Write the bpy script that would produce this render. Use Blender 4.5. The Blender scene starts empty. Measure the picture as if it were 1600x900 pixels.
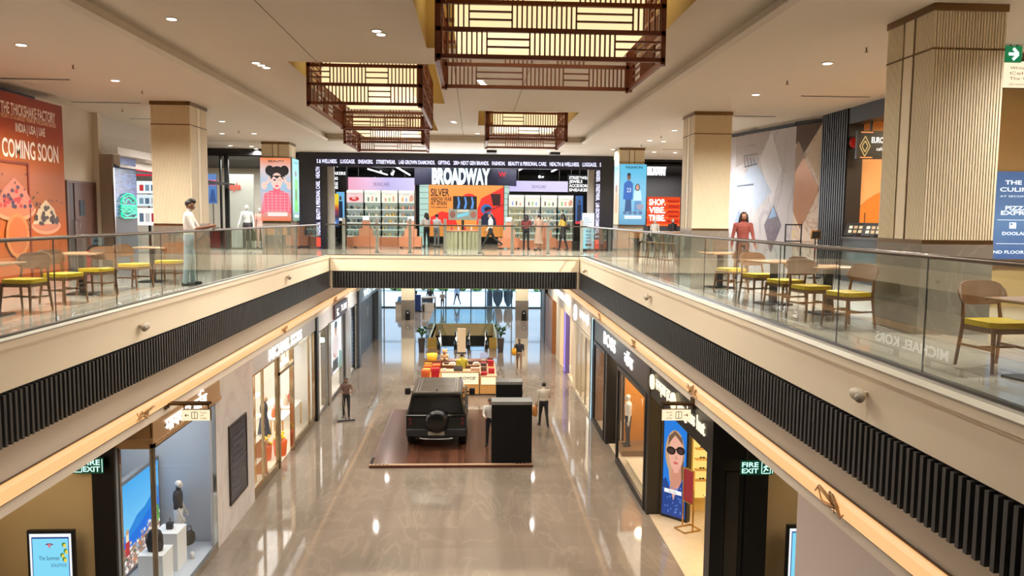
import bpy, math, random
from mathutils import Vector, Matrix
random.seed(7)
S = bpy.context.scene
COL = S.collection
PI = math.pi

# ------------------------------------------------------------------ camera
CAM_Z = 7.8
FOC = 1228.75
_ya, _pi, _ro = .0492683, .089678, .00995489
_f = Vector((math.sin(_ya) * math.cos(_pi), math.cos(_ya) * math.cos(_pi), -math.sin(_pi)))
_r = Vector((math.cos(_ya), -math.sin(_ya), 0))
_u = _r.cross(_f)
_r2 = _r * math.cos(_ro) + _u * math.sin(_ro)
_u2 = -_r * math.sin(_ro) + _u * math.cos(_ro)
cd = bpy.data.cameras.new('camera')
cam = bpy.data.objects.new('camera', cd)
COL.objects.link(cam)
cd.sensor_width = 36
cd.lens = FOC / 1600 * 36
cd.clip_start = .05
cd.clip_end = 400
m = Matrix((_r2, _u2, -_f)).transposed().to_4x4()
m.translation = (0, 0, CAM_Z)
cam.matrix_world = m
S.camera = cam


def at(x, y, ax, val):
    """where the line of sight through a pixel of the 1600x900 frame meets the plane ax = val"""
    d = _f + _r2 * ((x - 800) / FOC) + _u2 * ((450 - y) / FOC)
    i = 'xyz'.index(ax)
    t = (val - (CAM_Z if i == 2 else 0)) / d[i]
    return Vector((0, 0, CAM_Z)) + d * t


# ------------------------------------------------------------------ world, sun, exposure
w = bpy.data.worlds.new('world')
S.world = w
w.use_nodes = True
bg = w.node_tree.nodes['Background']
bg.inputs[0].default_value = (.62, .82, 1, 1)
bg.inputs[1].default_value = 3
S.view_settings.view_transform = 'Standard'
S.view_settings.look = 'None'
S.view_settings.gamma = 1
S.view_settings.use_curve_mapping = False
S.view_settings.exposure = 0
S.cycles.transparent_max_bounces = 24
S.cycles.max_bounces = 7
S.cycles.diffuse_bounces = 4
S.cycles.glossy_bounces = 4
S.cycles.sample_clamp_indirect = 6
S.cycles.caustics_reflective = False
S.cycles.caustics_refractive = False


def lamp(kind, loc, energy, color=(1, .97, .93), size=.3, rot=(0, 0, 0), parent=None, spot=150, blend=.8, sx=None):
    l = bpy.data.lights.new('lamp', kind)
    l.energy = energy
    l.color = color
    if kind == 'AREA':
        l.shape = 'RECTANGLE'
        l.size = size
        l.size_y = sx or size
    elif kind == 'SPOT':
        l.spot_size = math.radians(spot)
        l.spot_blend = blend
        l.shadow_soft_size = size
    elif kind == 'POINT':
        l.shadow_soft_size = size
    o = bpy.data.objects.new('lamp', l)
    COL.objects.link(o)
    o.location = loc
    o.rotation_euler = rot
    if parent:
        o.parent = parent
        o.location = Vector(loc) - Vector(parent.location)
    return o


sun = bpy.data.lights.new('sun', 'SUN')
sun.energy = 1.5
sun.angle = .02
so = bpy.data.objects.new('sun', sun)
COL.objects.link(so)
so.rotation_euler = (math.radians(-28), math.radians(20), 0)


# ------------------------------------------------------------------ materials
def lin(c):
    return tuple(((v / 255) / 12.92 if v / 255 <= .04045 else ((v / 255 + .055) / 1.055) ** 2.4) for v in c)


_mc = {}


def M(col, rough=.5, metal=0, emit=0, noise=.06, scale=6, spec=.5, stretch=(1, 1, 1), bump=0, name=None):
    key = (tuple(col), rough, metal, emit, noise, scale, spec, stretch, bump)
    if key in _mc:
        return _mc[key]
    mt = bpy.data.materials.new(name or 'm_%d_%d_%d' % tuple(int(c) for c in col))
    mt.use_nodes = True
    nt = mt.node_tree
    p = nt.nodes['Principled BSDF']
    c = lin(col)
    p.inputs['Roughness'].default_value = rough
    p.inputs['Metallic'].default_value = metal
    p.inputs['Specular IOR Level'].default_value = spec
    p.inputs['Base Color'].default_value = (*c, 1)
    if noise and not emit:
        tc = nt.nodes.new('ShaderNodeTexCoord')
        mp = nt.nodes.new('ShaderNodeMapping')
        mp.inputs['Scale'].default_value = stretch
        nz = nt.nodes.new('ShaderNodeTexNoise')
        nz.inputs['Scale'].default_value = scale
        nz.inputs['Detail'].default_value = 4
        mx = nt.nodes.new('ShaderNodeMix')
        mx.data_type = 'RGBA'
        mx.inputs[6].default_value = (*[max(0, v * (1 - noise * 1.6)) for v in c], 1)
        mx.inputs[7].default_value = (*[min(1, v * (1 + noise * 1.6)) for v in c], 1)
        nt.links.new(tc.outputs['Object'], mp.inputs[0])
        nt.links.new(mp.outputs[0], nz.inputs['Vector'])
        nt.links.new(nz.outputs['Fac'], mx.inputs[0])
        nt.links.new(mx.outputs[2], p.inputs['Base Color'])
        if bump:
            b = nt.nodes.new('ShaderNodeBump')
            b.inputs['Strength'].default_value = bump
            nt.links.new(nz.outputs['Fac'], b.inputs['Height'])
            nt.links.new(b.outputs[0], p.inputs['Normal'])
    if emit:
        p.inputs['Emission Color'].default_value = (*c, 1)
        p.inputs['Emission Strength'].default_value = emit
        p.inputs['Base Color'].default_value = (*[v * .15 for v in c], 1)
        p.inputs['Roughness'].default_value = .35
    _mc[key] = mt
    return mt


def L(col, k=1.0):
    """something that gives off light: a screen pixel, a lit letter, a lamp"""
    return M(col, emit=k)


def grad(stops, axis=2, emit=0, rough=.5, noise=0, nscale=3):
    """a printed or screened picture whose colour runs along one axis of the thing, stops = [(pos, rgb)]"""
    mt = bpy.data.materials.new('print_gradient')
    mt.use_nodes = True
    nt = mt.node_tree
    p = nt.nodes['Principled BSDF']
    tc = nt.nodes.new('ShaderNodeTexCoord')
    sp = nt.nodes.new('ShaderNodeSeparateXYZ')
    cr = nt.nodes.new('ShaderNodeValToRGB')
    nt.links.new(tc.outputs['Generated'], sp.inputs[0])
    src = sp.outputs[axis]
    if noise:
        nz = nt.nodes.new('ShaderNodeTexNoise')
        nz.inputs['Scale'].default_value = nscale
        nz.inputs['Detail'].default_value = 3
        nt.links.new(tc.outputs['Generated'], nz.inputs['Vector'])
        ma = nt.nodes.new('ShaderNodeMath')
        ma.operation = 'MULTIPLY_ADD'
        ma.inputs[1].default_value = noise
        mb = nt.nodes.new('ShaderNodeMath')
        mb.operation = 'SUBTRACT'
        mb.inputs[1].default_value = noise * .5
        nt.links.new(nz.outputs['Fac'], ma.inputs[0])
        nt.links.new(src, ma.inputs[2])
        nt.links.new(ma.outputs[0], mb.inputs[0])
        src = mb.outputs[0]
    nt.links.new(src, cr.inputs[0])
    e = cr.color_ramp.elements
    while len(e) < len(stops):
        e.new(.5)
    for i, (ps, c) in enumerate(stops):
        e[i].position = ps
        e[i].color = (*lin(c), 1)
    p.inputs['Roughness'].default_value = rough
    if emit:
        nt.links.new(cr.outputs[0], p.inputs['Emission Color'])
        p.inputs['Emission Strength'].default_value = emit
        p.inputs['Base Color'].default_value = (.02, .02, .02, 1)
    else:
        nt.links.new(cr.outputs[0], p.inputs['Base Color'])
    return mt


def glass(tint=(.9, .95, .93), ior=1.45, rough=0.0, name='clear_glass'):
    mt = bpy.data.materials.new(name)
    mt.use_nodes = True
    nt = mt.node_tree
    nt.nodes.clear()
    out = nt.nodes.new('ShaderNodeOutputMaterial')
    mx = nt.nodes.new('ShaderNodeMixShader')
    tr = nt.nodes.new('ShaderNodeBsdfTransparent')
    gl = nt.nodes.new('ShaderNodeBsdfGlossy')
    fr = nt.nodes.new('ShaderNodeFresnel')
    ge = nt.nodes.new('ShaderNodeNewGeometry')
    iv = nt.nodes.new('ShaderNodeMath')
    iv.operation = 'SUBTRACT'
    iv.inputs[0].default_value = 1
    ml = nt.nodes.new('ShaderNodeMath')
    ml.operation = 'MULTIPLY'
    fr.inputs['IOR'].default_value = ior
    tr.inputs[0].default_value = (*tint, 1)
    gl.inputs['Roughness'].default_value = rough
    nt.links.new(ge.outputs['Backfacing'], iv.inputs[1])
    nt.links.new(iv.outputs[0], ml.inputs[1])
    nt.links.new(fr.outputs[0], ml.inputs[0])
    nt.links.new(ml.outputs[0], mx.inputs[0])
    nt.links.new(tr.outputs[0], mx.inputs[1])
    nt.links.new(gl.outputs[0], mx.inputs[2])
    nt.links.new(mx.outputs[0], out.inputs[0])
    return mt


def stone(base, vein, rough, tile=None, joint=None, vscale=1.1, amount=.55, stretch=(1, .35, 1), rot=.5):
    """polished veined stone, in tiles if tile is given"""
    mt = bpy.data.materials.new('veined_stone')
    mt.use_nodes = True
    nt = mt.node_tree
    N = nt.nodes.new
    p = nt.nodes['Principled BSDF']
    tc = N('ShaderNodeTexCoord')
    mp = N('ShaderNodeMapping')
    mp.inputs['Scale'].default_value = stretch
    mp.inputs['Rotation'].default_value = (0, 0, rot)
    nt.links.new(tc.outputs['Object'], mp.inputs[0])
    n1 = N('ShaderNodeTexNoise')
    n1.inputs['Scale'].default_value = vscale
    n1.inputs['Detail'].default_value = 7
    n1.inputs['Distortion'].default_value = 1.2
    nt.links.new(mp.outputs[0], n1.inputs['Vector'])
    a = N('ShaderNodeMath'); a.operation = 'SUBTRACT'; a.inputs[1].default_value = .5
    b = N('ShaderNodeMath'); b.operation = 'ABSOLUTE'
    nt.links.new(n1.outputs['Fac'], a.inputs[0])
    nt.links.new(a.outputs[0], b.inputs[0])
    cr = N('ShaderNodeValToRGB')
    cr.color_ramp.elements[0].position = 0
    cr.color_ramp.elements[0].color = (amount,) * 3 + (1,)
    cr.color_ramp.elements[1].position = .035
    cr.color_ramp.elements[1].color = (0, 0, 0, 1)
    nt.links.new(b.outputs[0], cr.inputs[0])
    n2 = N('ShaderNodeTexNoise')
    n2.inputs['Scale'].default_value = vscale * .6
    n2.inputs['Detail'].default_value = 6
    nt.links.new(mp.outputs[0], n2.inputs['Vector'])
    c = lin(base)
    mx = N('ShaderNodeMix'); mx.data_type = 'RGBA'
    mx.inputs[6].default_value = (*[v * .72 for v in c], 1)
    mx.inputs[7].default_value = (*[min(1, v * 1.28) for v in c], 1)
    nt.links.new(n2.outputs['Fac'], mx.inputs[0])
    m2 = N('ShaderNodeMix'); m2.data_type = 'RGBA'
    m2.inputs[7].default_value = (*lin(vein), 1)
    nt.links.new(cr.outputs[0], m2.inputs[0])
    nt.links.new(mx.outputs[2], m2.inputs[6])
    col = m2.outputs[2]
    if tile:
        br = N('ShaderNodeTexBrick')
        br.offset = 0
        br.inputs['Scale'].default_value = 1
        br.inputs['Brick Width'].default_value = tile[0]
        br.inputs['Row Height'].default_value = tile[1]
        br.inputs['Mortar Size'].default_value = .004
        br.inputs['Color1'].default_value = (.93, .93, .93, 1)
        br.inputs['Color2'].default_value = (1.06, 1.06, 1.06, 1)
        br.inputs['Mortar'].default_value = (*([joint] * 3), 1)
        nt.links.new(tc.outputs['Object'], br.inputs['Vector'])
        m3 = N('ShaderNodeMix'); m3.data_type = 'RGBA'; m3.blend_type = 'MULTIPLY'
        m3.inputs[0].default_value = 1
        nt.links.new(col, m3.inputs[6])
        nt.links.new(br.outputs['Color'], m3.inputs[7])
        col = m3.outputs[2]
    nt.links.new(col, p.inputs['Base Color'])
    p.inputs['Roughness'].default_value = rough
    return mt


def planks(c1, c2, rough, wid=.12, axis=0):
    mt = bpy.data.materials.new('wood_planks')
    mt.use_nodes = True
    nt = mt.node_tree
    N = nt.nodes.new
    p = nt.nodes['Principled BSDF']
    tc = N('ShaderNodeTexCoord')
    mp = N('ShaderNodeMapping')
    if axis == 1:
        mp.inputs['Rotation'].default_value = (0, 0, PI / 2)
    nt.links.new(tc.outputs['Object'], mp.inputs[0])
    br = N('ShaderNodeTexBrick')
    br.inputs['Scale'].default_value = 1
    br.inputs['Brick Width'].default_value = 1.8
    br.inputs['Row Height'].default_value = wid
    br.inputs['Mortar Size'].default_value = .004
    br.inputs['Color1'].default_value = (*lin(c1), 1)
    br.inputs['Color2'].default_value = (*lin(c2), 1)
    br.inputs['Mortar'].default_value = (*[v * .3 for v in lin(c1)], 1)
    nt.links.new(mp.outputs[0], br.inputs['Vector'])
    nt.links.new(br.outputs['Color'], p.inputs['Base Color'])
    p.inputs['Roughness'].default_value = rough
    return mt


# ------------------------------------------------------------------ mesh builder
_tc = {}


def text_geo(body, bold=0, ext=0):
    k = (body, bold, ext)
    if k in _tc:
        return _tc[k]
    c = bpy.data.curves.new('t', 'FONT')
    c.body = body
    c.size = 1
    c.offset = bold
    c.extrude = ext
    c.resolution_u = 3
    o = bpy.data.objects.new('t', c)
    COL.objects.link(o)
    dg = bpy.context.evaluated_depsgraph_get()
    me = bpy.data.meshes.new_from_object(o.evaluated_get(dg))
    vs = [v.co.copy() for v in me.vertices]
    fs = [tuple(p.vertices) for p in me.polygons]
    bpy.data.objects.remove(o)
    bpy.data.curves.remove(c)
    bpy.data.meshes.remove(me)
    x0 = min((v.x for v in vs), default=0)
    x1 = max((v.x for v in vs), default=1)
    vs = [Vector(((v.x - x0) / .7, v.y / .7, v.z / .7)) for v in vs]
    _tc[k] = (vs, fs, (x1 - x0) / .7)
    return _tc[k]


class MB:
    def __init__(s):
        s.v, s.f, s.m, s.s = [], [], [], []

    def add(s, vs, fs, m=0, smooth=False):
        b = len(s.v)
        s.v += [tuple(v) for v in vs]
        for f in fs:
            s.f.append(tuple(b + i for i in f))
            s.m.append(m)
            s.s.append(smooth)
        return s

    def box(s, x0, x1, y0, y1, z0, z1, m=0):
        x0, x1 = min(x0, x1), max(x0, x1)
        y0, y1 = min(y0, y1), max(y0, y1)
        z0, z1 = min(z0, z1), max(z0, z1)
        vs = [(x, y, z) for z in (z0, z1) for y in (y0, y1) for x in (x0, x1)]
        return s.add(vs, [(0, 2, 3, 1), (4, 5, 7, 6), (0, 1, 5, 4), (2, 6, 7, 3), (0, 4, 6, 2), (1, 3, 7, 5)], m)

    def obox(s, c, u, v, w, m=0):
        """oriented box: centre and three half-axis vectors"""
        c, u, v, w = map(Vector, (c, u, v, w))
        if u.cross(v).dot(w) < 0:
            u = -u
        vs = [c + u * a + v * b + w * d for d in (-1, 1) for b in (-1, 1) for a in (-1, 1)]
        return s.add(vs, [(0, 2, 3, 1), (4, 5, 7, 6), (0, 1, 5, 4), (2, 6, 7, 3), (0, 4, 6, 2), (1, 3, 7, 5)], m)

    def bar(s, p0, p1, w, h=None, m=0, up=(0, 0, 1)):
        p0, p1 = Vector(p0), Vector(p1)
        d = p1 - p0
        up = Vector(up)
        if d.normalized().cross(up).length < .05:
            up = Vector((0, 1, 0))
        a = d.cross(up).normalized()
        b = a.cross(d).normalized()
        return s.obox((p0 + p1) / 2, d / 2, a * w / 2, b * (h or w) / 2, m)

    def quad(s, a, b, c, d, m=0):
        return s.add([a, b, c, d], [(0, 1, 2, 3)], m)

    def poly(s, pts, m=0):
        return s.add(pts, [tuple(range(len(pts)))], m)

    def prism(s, pts, d, m=0, smooth=False):
        """closed outline pushed along the vector d"""
        n = len(pts)
        d = Vector(d)
        a = [Vector(p) for p in pts]
        nrm = Vector((0, 0, 0))
        for i in range(n):
            nrm += a[i].cross(a[(i + 1) % n])
        if nrm.dot(d) > 0:
            a.reverse()
        vs = a + [p + d for p in a]
        s.add(vs, [tuple(range(n)), tuple(range(2 * n - 1, n - 1, -1))], m)
        return s.add(vs, [(i, i + n, (i + 1) % n + n, (i + 1) % n) for i in range(n)], m, smooth)

    def tube(s, pts, r, n=8, m=0, ry=None, smooth=True, up=(0, 0, 1)):
        pts = [Vector(p) for p in pts]
        k = len(pts)
        rs = r if isinstance(r, (list, tuple)) else [r] * k
        rr = ry if isinstance(ry, (list, tuple)) else [ry] * k
        vs = []
        for i, p in enumerate(pts):
            d = (pts[min(i + 1, k - 1)] - pts[max(i - 1, 0)]).normalized()
            q = Vector(up)
            if abs(d.dot(q)) > .95:
                q = Vector((0, 1, 0)) if abs(d.y) < .9 else Vector((1, 0, 0))
            a = d.cross(q).normalized()
            b = a.cross(d).normalized()
            for j in range(n):
                t = 2 * PI * j / n
                vs.append(p + a * math.cos(t) * rs[i] + b * math.sin(t) * (rr[i] if rr[i] is not None else rs[i]))
        fs = []
        for i in range(k - 1):
            for j in range(n):
                a, b = i * n + j, i * n + (j + 1) % n
                fs.append((a, a + n, b + n, b))
        s.add(vs, fs, m, smooth)
        s.add(vs[:n], [tuple(range(n))], m)
        return s.add(vs[-n:], [tuple(range(n - 1, -1, -1))], m)

    def lathe(s, c, prof, n=16, m=0, smooth=True):
        """profile [(r, z)] turned about the vertical through c"""
        c = Vector(c)
        vs = [c + Vector((r * math.cos(2 * PI * j / n), r * math.sin(2 * PI * j / n), z)) for r, z in prof for j in range(n)]
        fs = []
        for i in range(len(prof) - 1):
            for j in range(n):
                a, b = i * n + j, i * n + (j + 1) % n
                fs.append((a, b, b + n, a + n))
        s.add(vs, fs, m, smooth)
        if prof[0][0] > 0:
            s.add(vs[:n], [tuple(range(n - 1, -1, -1))], m)
        if prof[-1][0] > 0:
            s.add(vs[-n:], [tuple(range(n))], m)
        return s

    def ell(s, c, r, m=0, n=12, k=8, ax=None):
        c = Vector(c)
        r = r if isinstance(r, (list, tuple)) else (r, r, r)
        ax = ax or (Vector((1, 0, 0)), Vector((0, 1, 0)), Vector((0, 0, 1)))
        vs = []
        for i in range(1, k):
            t = PI * i / k
            for j in range(n):
                q = 2 * PI * j / n
                vs.append(c + ax[0] * (r[0] * math.sin(t) * math.cos(q)) + ax[1] * (r[1] * math.sin(t) * math.sin(q)) - ax[2] * (r[2] * math.cos(t)))
        b = len(vs)
        vs += [c - ax[2] * r[2], c + ax[2] * r[2]]
        fs = []
        for i in range(k - 2):
            for j in range(n):
                a, d = i * n + j, i * n + (j + 1) % n
                fs.append((a, d, d + n, a + n))
        for j in range(n):
            fs.append((b, (j + 1) % n, j))
            fs.append((b + 1, (k - 2) * n + j, (k - 2) * n + (j + 1) % n))
        return s.add(vs, fs, m, True)

    def text(s, body, o, U, V, h, m=0, w=None, align='L', bold=0, ext=0):
        """letters of cap height h on the plane through o spanned by the unit vectors U and V; w stretches the line to that width"""
        vs, fs, tw = text_geo(body, bold, ext / h if h else 0)
        U, V, o = Vector(U), Vector(V), Vector(o)
        N = U.cross(V)
        sx = (w / tw) if w else h
        off = {'L': 0, 'C': -tw * sx / 2, 'R': -tw * sx}[align]
        return s.add([o + U * (v.x * sx + off) + V * (v.y * h) + N * (v.z * h) for v in vs], fs, m)

    def build(s, name, mats, parent=None, local=False, bevel=0, seg=2):
        me = bpy.data.meshes.new(name)
        vs = s.v
        if parent is not None and not local:
            inv = wmat(parent).inverted()
            vs = [inv @ Vector(v) for v in s.v]
        me.from_pydata([tuple(v) for v in vs], [], s.f)
        mats = mats if isinstance(mats, (list, tuple)) else [mats]
        for x in mats:
            me.materials.append(x)
        me.polygons.foreach_set('material_index', s.m)
        me.polygons.foreach_set('use_smooth', s.s)
        me.update()
        o = bpy.data.objects.new(name, me)
        COL.objects.link(o)
        if parent is not None:
            o.parent = parent
        if bevel:
            b = o.modifiers.new('b', 'BEVEL')
            b.width = bevel
            b.segments = seg
            b.limit_method = 'ANGLE'
            b.angle_limit = .6
        return o


def wmat(o):
    mm = Matrix.Translation(o.location) @ o.rotation_euler.to_matrix().to_4x4()
    return wmat(o.parent) @ mm if o.parent else mm


def tag(o, label=None, cat=None, group=None, kind=None):
    for k, v in (('label', label), ('category', cat), ('group', group), ('kind', kind)):
        if v:
            o[k] = v
    return o


def thing(name, label, cat, loc=(0, 0, 0), rz=0, group=None, kind=None):
    o = bpy.data.objects.new(name, None)
    COL.objects.link(o)
    o.location = loc
    o.rotation_euler = (0, 0, rz)
    o.empty_display_size = .1
    return tag(o, label, cat, group, kind)


def copy_tree(o, parent=None):
    c = o.copy()
    COL.objects.link(c)
    c.parent = parent
    for ch in list(o.children):
        copy_tree(ch, c)
    return c


def dup(root, loc, rz=0, label=None, group=None):
    c = copy_tree(root)
    c.location = loc
    c.rotation_euler = (0, 0, rz)
    return tag(c, label, None, group)


def struct(name, mb, mats, label=None, **k):
    o = mb.build(name, mats, **k)
    o['kind'] = 'structure'
    return tag(o, label)


class Art:
    """printed or lit picture on a flat face: coloured shapes in 0..1 coordinates, each layer 1.5 mm proud of the one below"""

    def __init__(s, O, U, V, back, thick=.04, rim=None):
        s.O, s.U, s.V = Vector(O), Vector(U), Vector(V)
        s.N = s.U.cross(s.V).normalized()
        s.mb = MB()
        s.mats = []
        s.z = .003
        s.mb.obox(s.O + s.U / 2 + s.V / 2 - s.N * (thick / 2), s.U / 2, s.V / 2, s.N * (thick / 2), s._m(rim or back))
        s.rect(0, 0, 1, 1, back)

    def _m(s, mt):
        if mt not in s.mats:
            s.mats.append(mt)
        return s.mats.index(mt)

    def p(s, x, y):
        return s.O + s.U * x + s.V * y + s.N * s.z

    def poly(s, pts, mt, up=True):
        s.mb.poly([s.p(*q) for q in pts], s._m(mt))
        if up:
            s.z += .0015
        return s

    def rect(s, x0, y0, x1, y1, mt, up=True):
        return s.poly([(x0, y0), (x1, y0), (x1, y1), (x0, y1)], mt, up)

    def ell(s, cx, cy, rx, ry, mt, a0=0, a1=360, n=20, up=True):
        pts = [(cx + rx * math.cos(math.radians(a0 + (a1 - a0) * i / n)), cy + ry * math.sin(math.radians(a0 + (a1 - a0) * i / n))) for i in range(n + (a1 - a0 < 360))]
        return s.poly(pts, mt, up)

    def line(s, x0, y0, x1, y1, wd, mt, up=False):
        a, b = Vector((x0 * s.U.length, y0 * s.V.length)), Vector((x1 * s.U.length, y1 * s.V.length))
        d = (b - a).normalized()
        n = Vector((-d.y, d.x)) * wd / 2
        q = [a - n, b - n, b + n, a + n]
        return s.poly([(v.x / s.U.length, v.y / s.V.length) for v in q], mt, up)

    def text(s, body, x, y, h, mt, w=None, align='L', bold=0):
        """h as a share of the face's height, w as a share of its width"""
        s.mb.text(body, s.p(x, y), s.U.normalized(), s.V.normalized(), h * s.V.length, s._m(mt), w * s.U.length if w else None, align, bold)
        s.z += .0015
        return s

    def build(s, name, parent=None):
        return s.mb.build(name, s.mats, parent)


X, Y, Z = Vector((1, 0, 0)), Vector((0, 1, 0)), Vector((0, 0, 1))
UP = 6.35      # upper floor
CL = 10.5      # upper ceiling
XL, XR = -5.28, 3.95   # edges of the opening between the floors
WL, WR = -5.93, 4.62   # shopfronts below
YF = 29.2      # far edge of the opening
ZC = 3.95      # foot of the bulkhead over the shopfronts

# shared materials
m_floor = stone((120, 108, 96), (164, 147, 130), .05, (1.2, 1.2), .9, 1.3, .16, (1, .3, 1), .45)
m_upfloor = stone((158, 147, 134), (190, 178, 160), .1, (1.2, .6), .82, .8, .3)
m_ceil = M((238, 230, 216), .8, noise=.02, scale=.6)
m_recess = M((236, 227, 212), .8, noise=.02, scale=.5)
m_cream = M((242, 226, 198), .6, noise=.02, scale=.8)
m_bulk = M((226, 214, 197), .6, noise=.02, scale=.8)
m_black = M((20, 20, 21), .35, noise=.15)
m_matblack = M((17, 17, 18), .6, noise=.15)
m_slat = M((62, 60, 58), .45, noise=.1)
m_bronze = M((112, 84, 52), .3, .8, noise=.1)
m_gold = M((196, 152, 84), .22, .9, noise=.08)
m_steel = M((170, 168, 164), .22, .95, noise=.06)
m_dsteel = M((88, 84, 80), .3, .9, noise=.06)
m_rail = M((92, 80, 68), .28, .7, noise=.06)
m_glass = glass((.9, .95, .92), 1.75)
m_shopglass = glass((.97, .98, .98), 1.2)
m_wood = M((124, 84, 54), .45, noise=.22, scale=5, stretch=(1, 1, 6))
m_seat = M((214, 178, 22), .6, noise=.05)
m_white = M((232, 230, 226), .5, noise=.02)
m_beige = M((206, 180, 134), .7, noise=.03, scale=1)
m_grey = M((120, 118, 116), .5, noise=.05)
# ================================================================== THE SHELL
def cells(mb, x0, x1, y0, y1, z, holes, m=0, down=False):
    """a flat plate at height z with rectangular holes"""
    xs = sorted({x0, x1, *[h[0] for h in holes], *[h[1] for h in holes]})
    ys = sorted({y0, y1, *[h[2] for h in holes], *[h[3] for h in holes]})
    for i in range(len(xs) - 1):
        for j in range(len(ys) - 1):
            cx, cy = (xs[i] + xs[i + 1]) / 2, (ys[j] + ys[j + 1]) / 2
            if any(h[0] < cx < h[1] and h[2] < cy < h[3] for h in holes):
                continue
            q = [(xs[i], ys[j], z), (xs[i + 1], ys[j], z), (xs[i + 1], ys[j + 1], z), (xs[i], ys[j + 1], z)]
            mb.poly(q[::-1] if down else q, m)


WELL = (-2.75, 1.45, 46.35, 57.2)
mb = MB()
cells(mb, -15, 15, -8, 67.6, 0, [WELL])
struct('floor', mb, m_floor, 'polished brown marble floor of the lower level')

# well under the escalators
mb = MB()
a, b, c, d = WELL
for q in ([(a, c, 0), (a, d, 0), (a, d, -4), (a, c, -4)], [(b, d, 0), (b, c, 0), (b, c, -4), (b, d, -4)],
          [(a, d, 0), (b, d, 0), (b, d, -4), (a, d, -4)], [(b, c, 0), (a, c, 0), (a, c, -4), (b, c, -4)], [(a, c, -4), (b, c, -4), (b, d, -4), (a, d, -4)]):
    mb.poly(q)
struct('wall_well', mb, M((206, 186, 140), .6, noise=.03), 'cream walls of the escalator well')

# upper floor plates
mb = MB()
mb.box(-15, XL - .12, -8, 48, 5.2, UP)
mb.box(XR + .12, 16, -8, 48, 5.2, UP)
mb.box(XL - .12, XR + .12, YF + .12, 48, 5.2, UP)
mb.box(XL - .12, XR + .12, -8, .8, 5.2, UP)
struct('floor_upper', mb, m_upfloor, 'glossy greige tiled floor of the upper level')
mb = MB()
mb.box(-15, 15, 48, 68, 4.9, 5.2)
cells(mb, -15, 15, 29.4, 48, 5.14, [], down=True)
struct('ceiling_lower', mb, m_ceil)

# fascia of the floor edge: cornice lip, cream band
def fascia(name, p0, p1, n, label):
    """between p0 and p1, n = direction out over the opening"""
    mb = MB()
    p0, p1, n = Vector(p0), Vector(p1), Vector(n)
    d = p1 - p0
    def strip(z0, z1, o0, o1):
        c = (p0 + p1) / 2 + n * ((o0 + o1) / 2) + Z * ((z0 + z1) / 2)
        mb.obox(c, d / 2, n * ((o1 - o0) / 2), Z * ((z1 - z0) / 2))
    strip(6.25, UP - .012, -.14, .0)
    strip(6.22, 6.25, -.14, -.015)
    strip(5.77, 6.22, -.14, -.03)
    strip(5.12, 5.77, -.16, -.1)
    o = struct(name, mb, m_cream, label)
    mb = MB()
    strip(UP - .012, UP + .005, -.16, .006)
    mb.build('stone_ledge', M((172, 158, 140), .55, noise=.08, scale=3), o)
    return o


fascia('trim_left', (XL, .8, 0), (XL, YF, 0), X, 'cream fascia of the left upper floor edge')
fascia('trim_right', (XR, .8, 0), (XR, YF, 0), -X, 'cream fascia of the right upper floor edge')
fascia('trim_far', (XL, YF, 0), (XR, YF, 0), -Y, 'cream fascia of the far upper floor edge')


def slats(p0, p1, n, label, pitch=.11):
    mb = MB()
    p0, p1, n = Vector(p0), Vector(p1), Vector(n)
    d = (p1 - p0)
    ln = d.length
    d.normalize()
    mb.obox((p0 + p1) / 2 - n * .085 + Z * 5.455, d * ln / 2, n * .01, Z * .315, 1)
    k = int(ln / pitch)
    for i in range(k):
        mb.obox(p0 + d * ((i + .5) * ln / k) - n * .042 + Z * 5.44, d * .024, n * .033, Z * .3)
    o = mb.build('slat_band', [m_slat, m_matblack])
    tag(o, label, 'slat band')


slats((XL, .8, 0), (XL, YF - .05, 0), X, 'long band of black vertical slats under the left balcony edge')
slats((XR, .8, 0), (XR, YF - .05, 0), -X, 'long band of black vertical slats under the right balcony edge')
slats((XL + .08, YF, 0), (XR - .08, YF, 0), -Y, 'short band of black vertical slats under the far bridge edge', .105)

# bulkheads over the shopfronts
mb = MB()
mb.box(WL - .25, WL, 3, 51, ZC, 5.2)
struct('wall_left_bulkhead', mb, m_bulk, 'tan bulkhead above the left shopfronts')
mb = MB()
mb.box(WR, WR + .25, 3, 51, ZC, 5.2)
struct('wall_right_bulkhead', mb, m_bulk, 'tan bulkhead above the right shopfronts')

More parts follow.
